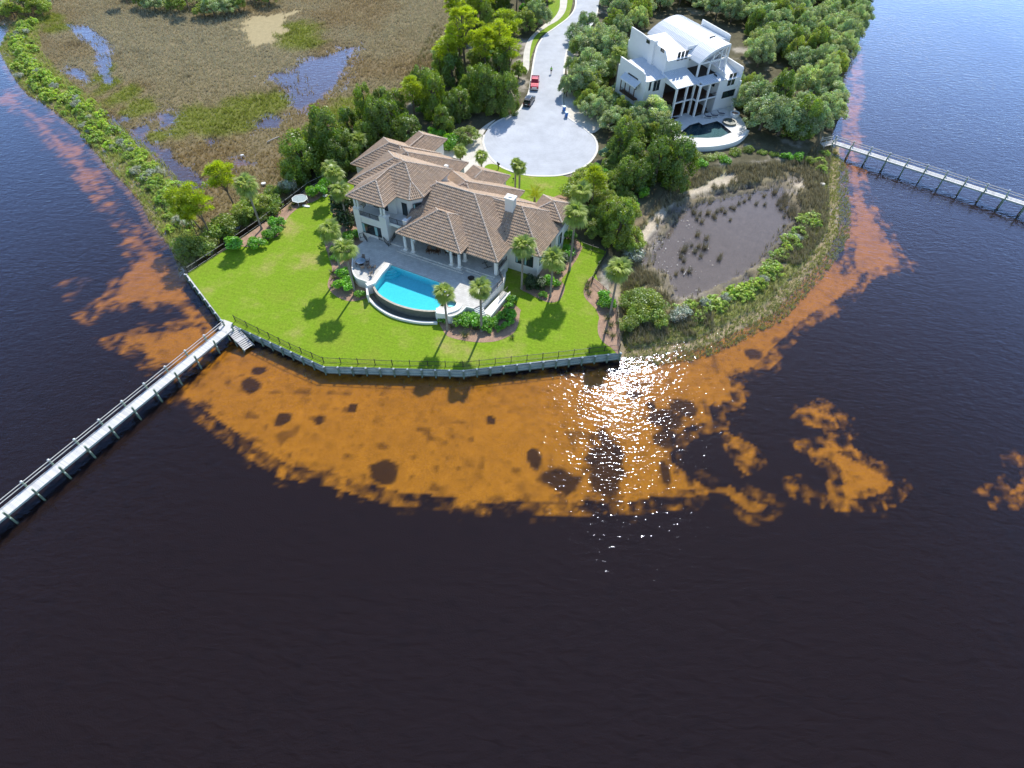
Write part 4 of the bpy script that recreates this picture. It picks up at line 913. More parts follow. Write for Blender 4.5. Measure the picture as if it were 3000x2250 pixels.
pfull = PT([(1140.8,774.2),(1290.5,827.8),(1310,868),(1290,894),(1279,905)]) + fc
mb = MB(); n_ = len(pfull); zb0 = ZP-1.52
mb.sheet(pfull, zb0)
for i in range(n_):
    a, b2 = pfull[i], pfull[(i+1)%n_]; mb.add([(a[0],a[1],zb0),(b2[0],b2[1],zb0),(b2[0],b2[1],ZP-0.06),(a[0],a[1],ZP-0.06)], [(0,1,2,3)])
mb.obj('basin', m_plaster, pool, pov)
MB().sheet(pfull, ZP-0.10).obj('pool_water', m_poolw, pool, pov)
MB().band(fc, 0.34, ZP-0.5, ZP-0.07).obj('vanishing_edge', m_beige, pool, pov)
off_ = [at(x,y,ZP) for x,y in front_curve]; cen = at(1200,840,ZP)
MB().band([(p[0]+(p[0]-cen.x)*0.012, p[1]-0.10) for p in fc], 0.16, LG-0.2, ZP-0.12).obj('pool_wall', m_slate, pool, pov)
cb = smooth(xy([at(x,y,1.95) for x,y in [(1075.7,865.4),(1085,879),(1106.8,899.4),(1135.7,918.2),(1164.7,929.8),(1200.8,938.4),(1237,943.5),(1281,944.2)]]), 4, False)
MB().band(cb, 0.36, LG-0.1, 2.0).obj('catch_basin_wall', m_trim, pool, pov)
cbi = cb + [(p[0],p[1]) for p in fc]
MB().sheet(cb+fc, 1.66).obj('catch_basin_floor', m_slate, pool, pov)
for p_ in ([(1140,775),(1117,800),(1094,832)],): MB().band(PT(p_), 0.75, ZP-0.3, ZP+0.28).obj('coping_wall', m_trim, pool, pov)
MB().band(PT([(1097,829),(1074,838)]), 0.8, LG, ZP+0.30).obj('coping_wall', m_trim, pool, pov)
MB().band(PT([(1074,838),(1077,864)]), 0.3, LG, ZP+0.0).obj('wing_wall', m_trim, pool, pov)
MB().band(smooth(PT([(1279,909),(1300,914),(1322,911),(1340,903),(1347,891)]),3,False), 0.95, ZP-1.5, ZP+0.22).obj('coping_wall', m_trim, pool, pov)
MB().box(0,0.01,0,0.01,0,0.01) if False else None
blk = [at(x,y,ZP+0.22) for x,y in ((1277.5,902),(1310,905),(1312,921),(1278.5,917.5))]
MB().prism([(p.x,p.y) for p in blk], LG-0.2, ZP+0.24).obj('corner_block', m_trim, pool, pov)
MB().prism(xy(spa), ZP-1.0, ZP-0.55).obj('spa_floor', m_plaster, pool, pov); 
MB().band(xy(spa), 0.14, ZP-0.9, ZP+0.03, closed=True).obj('spa_wall', m_beige, pool, pov); MB().sheet(xy(spa), ZP-0.08).obj('spa_water', m_poolw, pool, pov)
MB().band(PT([(1312,874),(1294,897)]), 0.5, ZP-1.2, ZP+0.0).obj('spa_weir', m_trim, pool, pov)
for k, r_ in enumerate((2.0,1.5,1.0)):
    c = at(1140.8,774.2,ZP); a0 = math.atan2((at(1290.5,827.8,ZP)-c).y, (at(1290.5,827.8,ZP)-c).x); a1 = math.atan2((at(1094,836,ZP)-c).y, (at(1094,836,ZP)-c).x)
    if a1 > a0: a1 -= 2*math.pi
    arc = [(c.x+r_*math.cos(a0+(a1-a0)*j/8), c.y+r_*math.sin(a0+(a1-a0)*j/8)) for j in range(9)]
    MB().prism([(c.x,c.y)]+arc, zb0, ZP-1.2+0.3*k).obj('pool_step', m_plaster, pool, pov)
# ------------------------------------------------------------------ the white house
m_wst = surf('white_stucco', (0.80,0.80,0.79), 0.9, 0.03, 0.5, 0.02, 20.0)
m_wroof = surf('white_metal_roof', (0.80,0.81,0.82), 0.45, 0.02, 1.0)
m_groof = surf('pale_metal_roof', (0.62,0.66,0.70), 0.42, 0.04, 1.0, metal=0.0)
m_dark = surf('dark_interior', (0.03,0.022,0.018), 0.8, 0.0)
m_wood = surf('brown_timber', (0.10,0.045,0.025), 0.7, 0.15, 2.0)
G2 = 2.0
h2o = at(1950+740/9.217, 200+1310/9.217, 2.2); t2 = R_(29.5)
villa = thing('white_house', 'tall white stucco house with curved metal roof and columned porch among trees', 'house', (h2o.x, h2o.y, LG), t2)
c3_, s3_ = math.cos(t2), math.sin(t2)
def V2W(x, y, z=0): return Vector((h2o.x+x*c3_-y*s3_, h2o.y+x*s3_+y*c3_, z))
def vbox(x0,x1,y0,y1,z0,z1,name='wall',mat=None): return MB().box(x0,x1,y0,y1,z0,z1).obj(name, mat or m_wst, villa, HB)
def roofplane(name, quad, th=0.14, mat=None, seam=0.45, along=0):
    """sloping panel roof with raised seams; quad = front-left, front-right, back-right, back-left"""
    q = [Vector(p) for p in quad]; mb = MB()
    mb.add([*q, *[p-Vector((0,0,th)) for p in q]], [(0,1,2,3),(7,6,5,4),(4,5,1,0),(5,6,2,1),(6,7,3,2),(7,4,0,3)])
    o = mb.obj(name, mat or m_wroof, villa, HB)
    sm_ = MB(); L_ = (q[1]-q[0]).length; n = max(1, int(L_/seam))
    for k in range(n+1):
        t = k/n; sm_.bar(q[0].lerp(q[1],t)+Vector((0,0,0.03)), q[3].lerp(q[2],t)+Vector((0,0,0.03)), 0.045, 0.07)
    sm_.obj('seams', mat or m_wroof, o, HB); return o
# lower storeys
vbox(5.75, 11.5, 0.1, 9.0, LG-0.4, 9.0)                       # right block
vbox(-10.7, -5.3, 5.5, 16.0, LG-0.4, 9.75)                  # left wing
vbox(-5.3, 5.75, 6.9, 16.0, LG-0.4, 9.2)                     # middle, set back behind the porch
vbox(-4.7, 1.7, 7.0, 16.0, 9.2, 12.6)                         # third storey left
vbox(1.7, 11.4, 8.3, 21.5, 9.2, 12.2)                         # third storey under the vault
vbox(-4.5, 1.7, 16.0, 21.5, LG-0.4, 12.0)
# parapets
def sidewall(x0, x1, prof_, name='parapet_wall'):
    n = len(prof_); mb = MB(); mb.add([(x0,y,z) for y,z in prof_]+[(x1,y,z) for y,z in prof_], [tuple(range(n)), tuple(range(2*n-1,n-1,-1))]+[(i,n+i,n+(i+1)%n,(i+1)%n) for i in range(n)])
    return mb.obj(name, m_wst, villa, HB)
sidewall(-10.95,-10.6, [(5.4,LG),(5.4,9.9),(5.9,9.95),(6.3,11.15),(7.0,11.4),(15.0,11.6),(15.3,11.6),(15.3,LG)])
sidewall(-4.98,-4.68, [(6.9,9),(6.9,12.6),(7.6,13.6),(8.2,14.3),(10.0,14.5),(16.5,15.0),(20.5,15.1),(20.5,9)])
vbox(-5.5,-4.6,11.2,12.6,LG,15.2,'pilaster')
sidewall(11.45,11.8, [(-0.1,LG),(-0.1,10.6),(0.2,10.9),(6.5,11.1),(12,11.3),(12,LG)])
sidewall(11.75,12.05, [(6.4,9),(6.4,15.1),(7.0,15.3),(16.0,15.5),(16.2,9)])
sidewall(7.1,7.35, [(0.6,8.6),(0.6,9.9),(1.0,10.2),(6.0,10.5),(8.4,10.6),(8.4,8.6)])
# roofs
roofplane('roof_panel', [(7.35,-0.35,9.0),(11.45,-0.35,9.0),(11.45,6.5,10.6),(7.35,6.5,10.6)])
roofplane('porch_roof', [(-5.5,1.25,9.0),(1.0,1.25,9.0),(1.0,7.0,10.25),(-5.0,7.0,10.25)], mat=m_groof)
roofplane('porch_roof', [(0.85,0.0,9.02),(7.1,0.0,9.02),(7.1,3.0,9.4),(1.02,3.0,9.4)], mat=m_groof)
roofplane('roof_panel', [(-10.6,5.3,9.85),(-5.0,5.3,9.85),(-5.0,15.0,10.6),(-10.6,15.0,10.6)], mat=m_groof)
roofplane('roof_panel', [(-4.7,6.6,12.6),(1.75,6.6,12.6),(1.75,16.5,14.2),(-4.7,16.5,14.2)])
sidewall(-5.5,-5.2, [(1.3,8.7),(1.3,9.0),(7.0,10.3),(7.0,8.7)], 'gable_wall')
# vault
vp = [(1.45,12.15),(2.2,12.75),(3.0,13.25),(4.2,13.85),(5.5,14.35),(7.0,14.7),(8.3,14.85),(9.5,14.85),(10.7,14.6),(11.8,14.2)]
mb = MB(); y0v = lambda x: 3.3 if x <= 9.5 else 6.5
for (xa,za),(xb,zb_) in zip(vp[:-1],vp[1:]):
    ya = 3.3 if xb <= 9.55 else 6.5
    mb.add([(xa,ya,za),(xb,ya,zb_),(xb,22.3,zb_),(xa,22.3,za),(xa,ya,za-.16),(xb,ya,zb_-.16),(xb,22.3,zb_-.16),(xa,22.3,za-.16)], [(0,1,2,3),(7,6,5,4),(4,5,1,0),(6,7,3,2)])
vault = mb.obj('vault_roof', m_wroof, villa, HB); sm_ = MB()
y = 3.4
while y < 22.3:
    for (xa,za),(xb,zb_) in zip(vp[:-1],vp[1:]):
        if y < 6.5 and xb > 9.55: continue
        sm_.bar((xa,y,za+0.03),(xb,y,zb_+0.03),0.05,0.08)
    y += 0.46
sm_.obj('seams', m_wroof, vault, HB)
arch_pts = [(x,z-0.16) for x,z in vp if x <= 9.6]
mb = MB()
for (xa,za),(xb,zb_) in zip(arch_pts[:-1],arch_pts[1:]): mb.add([(xa,3.32,za-0.35),(xb,3.32,zb_-0.35),(xb,3.32,zb_),(xa,3.32,za),(xa,3.6,za-0.35),(xb,3.6,zb_-0.35),(xb,3.6,zb_),(xa,3.6,za)], [(0,1,2,3),(7,6,5,4),(4,5,1,0),(3,2,6,7)])
mb.obj('arch_rib', m_wst, villa, HB)
vbox(1.45,9.6,3.35,3.65,11.85,12.15,'beam'); 
for x in (1.6,4.75,7.6): vbox(x-0.17,x+0.17,3.3,3.64,9.2,11.85 if x < 9 else 14,'column')
vbox(9.2,9.55,3.3,3.65,9.2,14.6,'column')
for x in (5.4,7.6): vbox(x-0.09,x+0.09,3.4,3.58,12.15,14.1,'mullion')
MB().bar((4.75,3.5,12.2),(8.9,3.5,14.5),0.16,0.16).obj('brace', m_wst, villa, HB)
MB().bar((8.9,3.5,12.2),(5.6,3.5,14.2),0.16,0.16).obj('brace', m_wst, villa, HB)
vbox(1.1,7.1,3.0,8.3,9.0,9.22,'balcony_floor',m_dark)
vbox(1.7,9.5,8.2,8.32,12.2,14.0,'gable_wall')
for x0 in (2.2,): window(x0+0.8, 8.25, 9.4, 1.8, 2.4, 0, 2, False, villa); window(5.5, 8.25, 9.4, 2.6, 2.4, 0, 3, False, villa); window(8.2, 8.15, 12.3, 1.6, 1.3, 0, 2, False, villa)
for k, x in enumerate((-1.6,-0.55,0.5)): window(x, 7.0, 10.55, 0.75, 1.8, 0, 1, False, villa)
for y_ in (8.8,14.0): window(-4.98, y_, 12.3, 1.2, 0.7, -math.pi/2, 1, False, villa)
# porch frame
for x, y in ((-5.2,1.55),(-2.1,1.75),(0.0,1.8),(0.15,0.1),(3.1,0.35),(5.8,0.25)):
    vbox(x-0.2,x+0.2,y-0.2,y+0.2,LG-0.2,9.0,'column')
for z_ in (5.45,8.75):
    vbox(-5.4,0.2,1.5,1.85,z_,z_+0.25,'beam'); vbox(0.0,0.32,0.3,1.7,z_,z_+0.25,'beam'); vbox(0.35,5.9,0.1,0.42,z_,z_+0.25,'beam')
vbox(-5.3,5.75,1.9,6.9,5.3,5.5,'porch_floor',m_wood); vbox(0.3,5.75,0.4,1.9,5.3,5.5,'porch_floor',m_wood)
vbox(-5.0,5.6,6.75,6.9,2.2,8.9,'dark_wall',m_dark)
vbox(-5.2,5.75,2.0,6.8,LG,2.12,'porch_floor',m_wood)
railing([(-5.2,1.68,5.5),(-2.1,1.75,5.5),(0.0,1.8,5.5)], 0.95, villa, HB); railing([(0.4,0.28,5.5),(3.1,0.3,5.5),(5.7,0.28,5.5)], 0.95, villa, HB)
window(4.6,6.74,2.3,1.2,2.6,0,1,False,villa)
# right block openings
for x in (8.6,9.7): window(x, 0.1, 5.9, 0.85, 2.6, 0, 1, False, villa)
window(9.3, 0.1, 3.2, 3.6, 1.5, 0, 2, False, villa)
window(5.75,2.0,5.6,1.0,2.6,-math.pi/2,1,False,villa)
vbox(11.5,11.95,-0.4,0.2,LG,8.0,'pier')
# left wing openings
for x in (-8.2,-7.3): window(x, 5.5, 5.9, 0.75, 2.3, 0, 1, False, villa)
window(-9.6,5.5,6.3,0.5,1.8,0,1,False,villa)
MB().box(-12.1,-10.95,7.3,12.7,5.3,5.5).obj('balcony_floor', m_wood, villa, HB)
bal = roofplane('awning', [(-12.3,12.9,8.3),(-12.3,7.1,8.3),(-10.95,7.1,9.2),(-10.95,12.9,9.2)], 0.12, m_groof)
vbox(-12.4,-12.15,7.1,12.9,8.05,8.32,'awning_edge')
for y_ in (7.5,9.2,10.9,12.5): vbox(-12.15,-12.0,y_-0.08,y_+0.08,5.5,8.2,'post',m_wood)
railing([(-12.05,7.4,5.5),(-12.05,12.6,5.5)],0.9,villa,HB)
window(-10.95,10,5.6,3.6,2.4,-math.pi/2,4,False,villa)
MB().box(-11.1,-10.95,8,12,LG,4.6).obj('garage_door', m_wst, villa, HB)
# pool deck of the white house
zb2 = 2.2; zbp = lambda x, y: at(1950+x/9.217, 200+y/9.217, zb2); z2p = lambda x, y, z=zb2: at(1650+x/3.687, y/3.687, z)
dk = thing('pool_terrace', 'white stone pool deck with curved retaining wall in front of the white house', 'terrace', tuple(h2o)[:2]+(LG,)); dko = tuple(dk.location)
dark_pool = [zbp(650,1535),zbp(895,1460),zbp(1000,1530),zbp(1390,1425),zbp(1510,1490),zbp(1640,1600),zbp(1790,1730),z2p(1790,1440),z2p(1700,1480),z2p(1560,1490),z2p(1400,1485),z2p(1290,1465),z2p(1255,1440)]
outer2 = [V2W(-4.5,2.2),V2W(0.0,2.2),V2W(0.0,0.0),V2W(12.0,0.0),z2p(1960,1330),z2p(1990,1420),z2p(1900,1510),z2p(1780,1560),z2p(1600,1590),z2p(1420,1600),z2p(1240,1640),z2p(1195,1590),z2p(1215,1480),z2p(1190,1400),z2p(1200,1290),z2p(1260,1270)]
m_wdeck = surf('white_deck_stone', (0.66,0.65,0.62), 0.85, 0.08, 1.2, 0.06, 8.0)
tri_with_hole(xy(outer2), [xy(dark_pool)], zb2).obj('deck', m_wdeck, dk, dko)
rw = smooth(xy([z2p(1990,1420),z2p(1900,1510),z2p(1780,1560),z2p(1600,1590),z2p(1420,1600),z2p(1240,1640)]),3,False)
MB().band(rw, 0.7, 0.2, zb2+0.35).obj('retaining_wall', m_wst, dk, dko); MB().band(xy([z2p(1240,1640),z2p(1195,1590),z2p(1215,1480)]), 0.5, 0.2, zb2+0.3).obj('retaining_wall', m_wst, dk, dko)
pl2 = thing('swimming_pool', 'dark bottomed angular swimming pool beside the white house', 'pool', dko)
m_dpl = surf('dark_pool_plaster', (0.025,0.028,0.035), 0.7, 0.2, 1.0); mb = MB(); dp = xy(dark_pool)
mb.sheet(dp, zb2-0.55)
for i in range(len(dp)): a, b2 = dp[i], dp[(i+1)%len(dp)]; mb.add([(a[0],a[1],zb2-0.55),(b2[0],b2[1],zb2-0.55),(b2[0],b2[1],zb2-0.01),(a[0],a[1],zb2-0.01)], [(0,1,2,3)])
mb.obj('basin', m_dpl, pl2, dko); MB().sheet(dp, zb2-0.12).obj('pool_water', m_poolw, pl2, dko)
sc2 = zbp(1720,1480); MB().lathe([(1.55,zb2-0.1),(1.55,zb2+0.45),(1.2,zb2+0.45),(1.2,zb2+0.25)], 20, sc2.x, sc2.y).obj('spa_wall', m_slate, pl2, dko); MB().lathe([(1.2,zb2+0.3),(0.01,zb2+0.3)],20,sc2.x,sc2.y).obj('spa_water', m_poolw, pl2, dko)
rb = thing('planter', 'round white stone planter at the corner of the white house pool deck', 'planter', tuple(zbp(1850,1300))[:2]+(zb2,)); MB().lathe([(0.9,0),(1.05,0.4),(1.05,0.9),(0.85,0.9),(0.8,0.7)],14).obj('bowl', m_wst, rb); MB().lathe([(0.8,0.72),(0.4,0.8),(0.01,0.84)],10).obj('soil', m_mulch, rb)
# loungers on the white deck
m_navy = surf('navy_sling', (0.02,0.025,0.06), 0.8, 0.05)
def lounger(p, rz, label):
    t = thing('sun_lounger', label, 'lounger', tuple(p), rz, 'loungers on the white deck')
    fr = MB().box(-0.33,-0.28,-0.1,1.9,0.28,0.34).box(0.28,0.33,-0.1,1.9,0.28,0.34).box(-0.28,0.28,1.85,1.9,0.28,0.34); fr.obj('frame', m_white, t)
    for x in (-0.3,0.3):
        for y in (0.05,1.75): MB().box(x-0.03,x+0.03,y-0.03,y+0.03,0,0.28).obj('leg', m_white, t)
    MB().box(-0.28,0.28,0.62,1.85,0.33,0.36).obj('seat', m_navy, t)
    MB().add([(-0.28,0.6,0.34),(0.28,0.6,0.34),(0.28,0.05,0.95),(-0.28,0.05,0.95),(-0.28,0.57,0.31),(0.28,0.57,0.31),(0.28,0.02,0.92),(-0.28,0.02,0.92)],[(0,1,2,3),(7,6,5,4),(4,5,1,0),(5,6,2,1),(6,7,3,2),(7,4,0,3)]).obj('backrest', m_navy, t)
for (x, y), l in zip(((1010,1330),(1180,1300),(1365,1245)), ('navy sling lounger nearest the dark pool step, left of three','navy sling lounger in the middle of the three on the white deck','navy sling lounger on the right of three, towards the round spa')):
    lounger(zbp(x,y), t2-2.2, l)
# ------------------------------------------------------------------ vehicles
def paint(name, c, rough=0.25, metal=0.2):
    m, nt = newmat(name); out = nt.nodes.new('ShaderNodeOutputMaterial'); b = nt.nodes.new('ShaderNodeBsdfPrincipled')
    b.inputs['Base Color'].default_value = (*c,1); b.inputs['Roughness'].default_value = rough; b.inputs['Metallic'].default_value = metal; b.inputs['Coat Weight'].default_value = 0.6; b.inputs['Coat Roughness'].default_value = 0.08
    n = noise(nt, 3.0, 3); r = ramp(nt, n.outputs[0], [(0.3, rough*0.9), (0.7, rough*1.25)]); nt.links.new(r.outputs[0], b.inputs['Roughness'])
    nt.links.new(b.outputs[0], out.inputs[0]); return m
m_red = paint('red_paint', (0.42,0.008,0.02)); m_blk = paint('black_paint', (0.012,0.014,0.018)); m_tyre = surf('tyre_rubber', (0.02,0.02,0.02), 0.9, 0.1); m_rim = surf('alloy_rim', (0.45,0.45,0.46), 0.35, 0.05, metal=0.7)
m_chrome = surf('chrome', (0.6,0.6,0.62), 0.2, 0.0, metal=1.0); m_lampw = surf('headlight_lens', (0.75,0.77,0.8), 0.15, 0.0); m_lampr = surf('tail_lens', (0.35,0.01,0.01), 0.25, 0.0); m_tint = glassmat('tinted_glass', (0.012,0.015,0.018)); m_bed = surf('bed_liner', (0.03,0.03,0.03), 0.9, 0.1)
def loft(secs, closed_ends=True):
    """secs: list of (y, [(x,z)...]) half-sections mirrored in x"""
    mb = MB(); n = len(secs[0][1])*2
    for y, pr_ in secs:
        ring = [(x, y, z) for x, z in pr_] + [(-x, y, z) for x, z in reversed(pr_)]; mb.v += ring
    fs = []
    for i in range(len(secs)-1):
        for k in range(n): fs.append((i*n+k, i*n+(k+1)%n, (i+1)*n+(k+1)%n, (i+1)*n+k))
    fs.append(tuple(range(n-1,-1,-1))); fs.append(tuple((len(secs)-1)*n+k for k in range(n)))
    mb.f = fs; mb.c = [None]*len(fs); return mb
def wheels(t, xs, ys, r, wd=0.25):
    for x in xs:
        for y in ys:
            s = 1 if x > 0 else -1
            tb = MB(); prof_ = [(r*0.62,-wd/2),(r*0.95,-wd/2),(r,-wd/4),(r,wd/4),(r*0.95,wd/2),(r*0.62,wd/2)]; n = 16
            vs = [(x+p[1], y+p[0]*math.cos(2*math.pi*k/n), r+p[0]*math.sin(2*math.pi*k/n)) for p in prof_ for k in range(n)]
            tb.add(vs, [(i*n+k, i*n+(k+1)%n, ((i+1)%6)*n+(k+1)%n, ((i+1)%6)*n+k) for i in range(6) for k in range(n)])
            wh = tb.obj('wheel', m_tyre, t); rb_ = MB()
            vs = [(x+s*(wd/2-0.03), y, r)] + [(x+s*(wd/2-0.02-(0.05 if k%2 else 0)), y+r*0.62*math.cos(2*math.pi*k/10), r+r*0.62*math.sin(2*math.pi*k/10)) for k in range(10)]
            rb_.add(vs, [(0,1+k,1+(k+1)%10) for k in range(10)]); rb_.obj('rim', m_rim, wh)
def pickup(loc, rz):
    t = thing('pickup_truck', 'red crew cab pickup truck parked on the left edge of the gravel road', 'pickup', loc, rz)
    hw = 0.98; lo_ = [(0.80,0.45),(hw,0.55),(hw+0.02,0.85),(hw-0.02,1.08)]
    loft([(-2.95,[(0.75,0.5),(0.86,0.55),(0.88,0.85),(0.84,0.95)]), (-2.75,[(0.82,0.42),(0.95,0.5),(0.97,0.9),(0.90,1.05)]), (-1.6,[*lo_[:3],(hw-0.05,1.12)]), (-1.2,[*lo_[:3],(hw-0.02,1.18)]), (1.15,[*lo_[:3],(hw-0.02,1.2)])]).obj('body', m_red, t, smooth=False)
    bedm = MB().box(-0.98,0.98,1.15,3.0,0.5,0.72).box(-0.98,-0.86,1.15,3.0,0.72,1.22).box(0.86,0.98,1.15,3.0,0.72,1.22).box(-0.86,0.86,1.15,1.25,0.72,1.22); bedm.obj('cargo_bed', m_red, t)
    MB().box(-0.86,0.86,1.25,2.93,0.72,0.74).obj('bed_liner', m_bed, t); MB().box(-0.86,0.86,2.93,3.0,0.72,1.2).obj('tailgate', m_red, t)
    cab = loft([(-1.25,[(0.88,1.17),(0.86,1.2)]), (-0.55,[(0.88,1.18),(0.72,1.83)]), (-0.2,[(0.88,1.18),(0.70,1.9)]), (0.85,[(0.88,1.18),(0.70,1.9)]), (1.12,[(0.88,1.18),(0.74,1.8)])]).obj('cab', m_red, t)
    MB().add([(-0.82,-1.17,1.235),(0.82,-1.17,1.235),(0.69,-0.58,1.80),(-0.69,-0.58,1.80)],[(0,1,2,3)]).obj('windscreen', m_tint, cab)
    MB().add([(-0.76,1.135,1.3),(0.76,1.135,1.3),(0.70,1.13,1.72),(-0.70,1.13,1.72)],[(3,2,1,0)]).obj('rear_window', m_tint, cab)
    for s in (-1,1):
        for y0,y1 in ((-0.62,0.1),(0.2,0.95)): MB().add([(s*0.885,y0-0.15 if y0<0 else y0,1.24),(s*0.885,y1,1.24),(s*0.765,y1,1.72),(s*0.765,y0+0.12,1.72)],[(0,1,2,3)]).obj('side_window', m_tint, cab)
        MB().box(s*1.02-0.1,s*1.02+0.1,-0.85,-0.72,1.2,1.42).obj('wing_mirror', m_blk, t)
        MB().box(s*0.72-0.15,s*0.72+0.15,-2.93,-2.78,0.78,0.95).obj('headlight', m_lampw, t); MB().box(s*0.93-0.05,s*0.93+0.05,2.97,3.03,0.8,1.15).obj('tail_light', m_lampr, t)
    MB().box(-0.55,0.55,-2.97,-2.9,0.62,0.92).obj('grille', m_chrome, t); MB().box(-0.95,0.95,-3.06,-2.92,0.42,0.58).obj('front_bumper', m_chrome, t); MB().box(-0.92,0.92,3.0,3.12,0.45,0.6).obj('rear_bumper', m_chrome, t)
    MB().box(-0.5,0.1,1.6,2.2,0.75,1.25).obj('tool_box', m_bed, t)
    wheels(t, (-0.86,0.86), (-1.95,1.95), 0.41)
def suv(loc, rz):
    t = thing('suv', 'black estate car parked at the mouth of the turning circle behind the pickup', 'car', loc, rz)
    hw = 0.92
    loft([(-2.35,[(0.72,0.4),(0.8,0.5),(0.82,0.7),(0.76,0.8)]), (-2.1,[(0.8,0.3),(hw,0.45),(hw,0.8),(0.84,0.93)]), (-1.1,[(0.8,0.28),(hw+0.02,0.45),(hw+0.01,0.85),(0.87,1.02)]), (1.6,[(0.8,0.28),(hw+0.02,0.45),(hw+0.01,0.85),(0.87,1.06)]), (2.2,[(0.78,0.32),(0.88,0.45),(0.88,0.85),(0.82,1.05)]), (2.35,[(0.7,0.42),(0.8,0.5),(0.8,0.8),(0.74,0.9)])]).obj('body', m_blk, t)
    cab = loft([(-1.15,[(0.85,1.0),(0.84,1.03)]), (-0.4,[(0.86,1.03),(0.64,1.58)]), (0.1,[(0.86,1.04),(0.62,1.66)]), (1.3,[(0.86,1.05),(0.62,1.64)]), (1.85,[(0.84,1.05),(0.64,1.52)]), (2.2,[(0.8,1.04),(0.76,1.1)])]).obj('cabin', m_blk, t)
    MB().add([(-0.78,-1.09,1.08),(0.78,-1.09,1.08),(0.62,-0.42,1.575),(-0.62,-0.42,1.575)],[(0,1,2,3)]).obj('windscreen', m_tint, cab)
    MB().add([(-0.72,2.17,1.14),(0.72,2.17,1.14),(0.6,1.89,1.5),(-0.6,1.89,1.5)],[(3,2,1,0)]).obj('rear_window', m_tint, cab)
    MB().box(-0.42,0.42,-0.1,1.1,1.655,1.675).obj('sunroof', m_tint, cab)
    for s in (-1,1):
        for y0,y1 in ((-0.6,0.15),(0.22,0.95),(1.05,1.6)): MB().add([(s*0.868,y0-0.2 if y0<0 else y0,1.1),(s*0.868,y1,1.1),(s*0.70,y1-0.03,1.52),(s*0.70,y0+0.12,1.52)],[(0,1,2,3)]).obj('side_window', m_tint, cab)
        MB().bar((s*0.6,-0.1,1.72),(s*0.6,1.6,1.70),0.04,0.04).obj('roof_rail', m_chrome, cab)
        MB().box(s*0.98-0.09,s*0.98+0.09,-0.8,-0.68,1.0,1.16).obj('wing_mirror', m_blk, t)
        MB().box(s*0.7-0.12,s*0.7+0.12,2.27,2.36,0.78,0.95).obj('tail_light', m_lampr, t); MB().box(s*0.66-0.12,s*0.66+0.12,-2.36,-2.25,0.62,0.74).obj('headlight', m_lampw, t)
    MB().box(-0.26,0.26,2.345,2.37,0.66,0.78).obj('number_plate', m_white, t); MB().box(-0.8,0.8,2.3,2.42,0.36,0.5).obj('rear_bumper', m_blk, t)
    wheels(t, (-0.82,0.82), (-1.42,1.42), 0.36, 0.23)
zz_ = lambda x, y, z=ZR: at(1200+x/3.687, y/3.687, z)
pickup(tuple(zz_(1352,925)), R_(-3)); suv(tuple(zz_(1290,1115)), math.pi-R_(17))
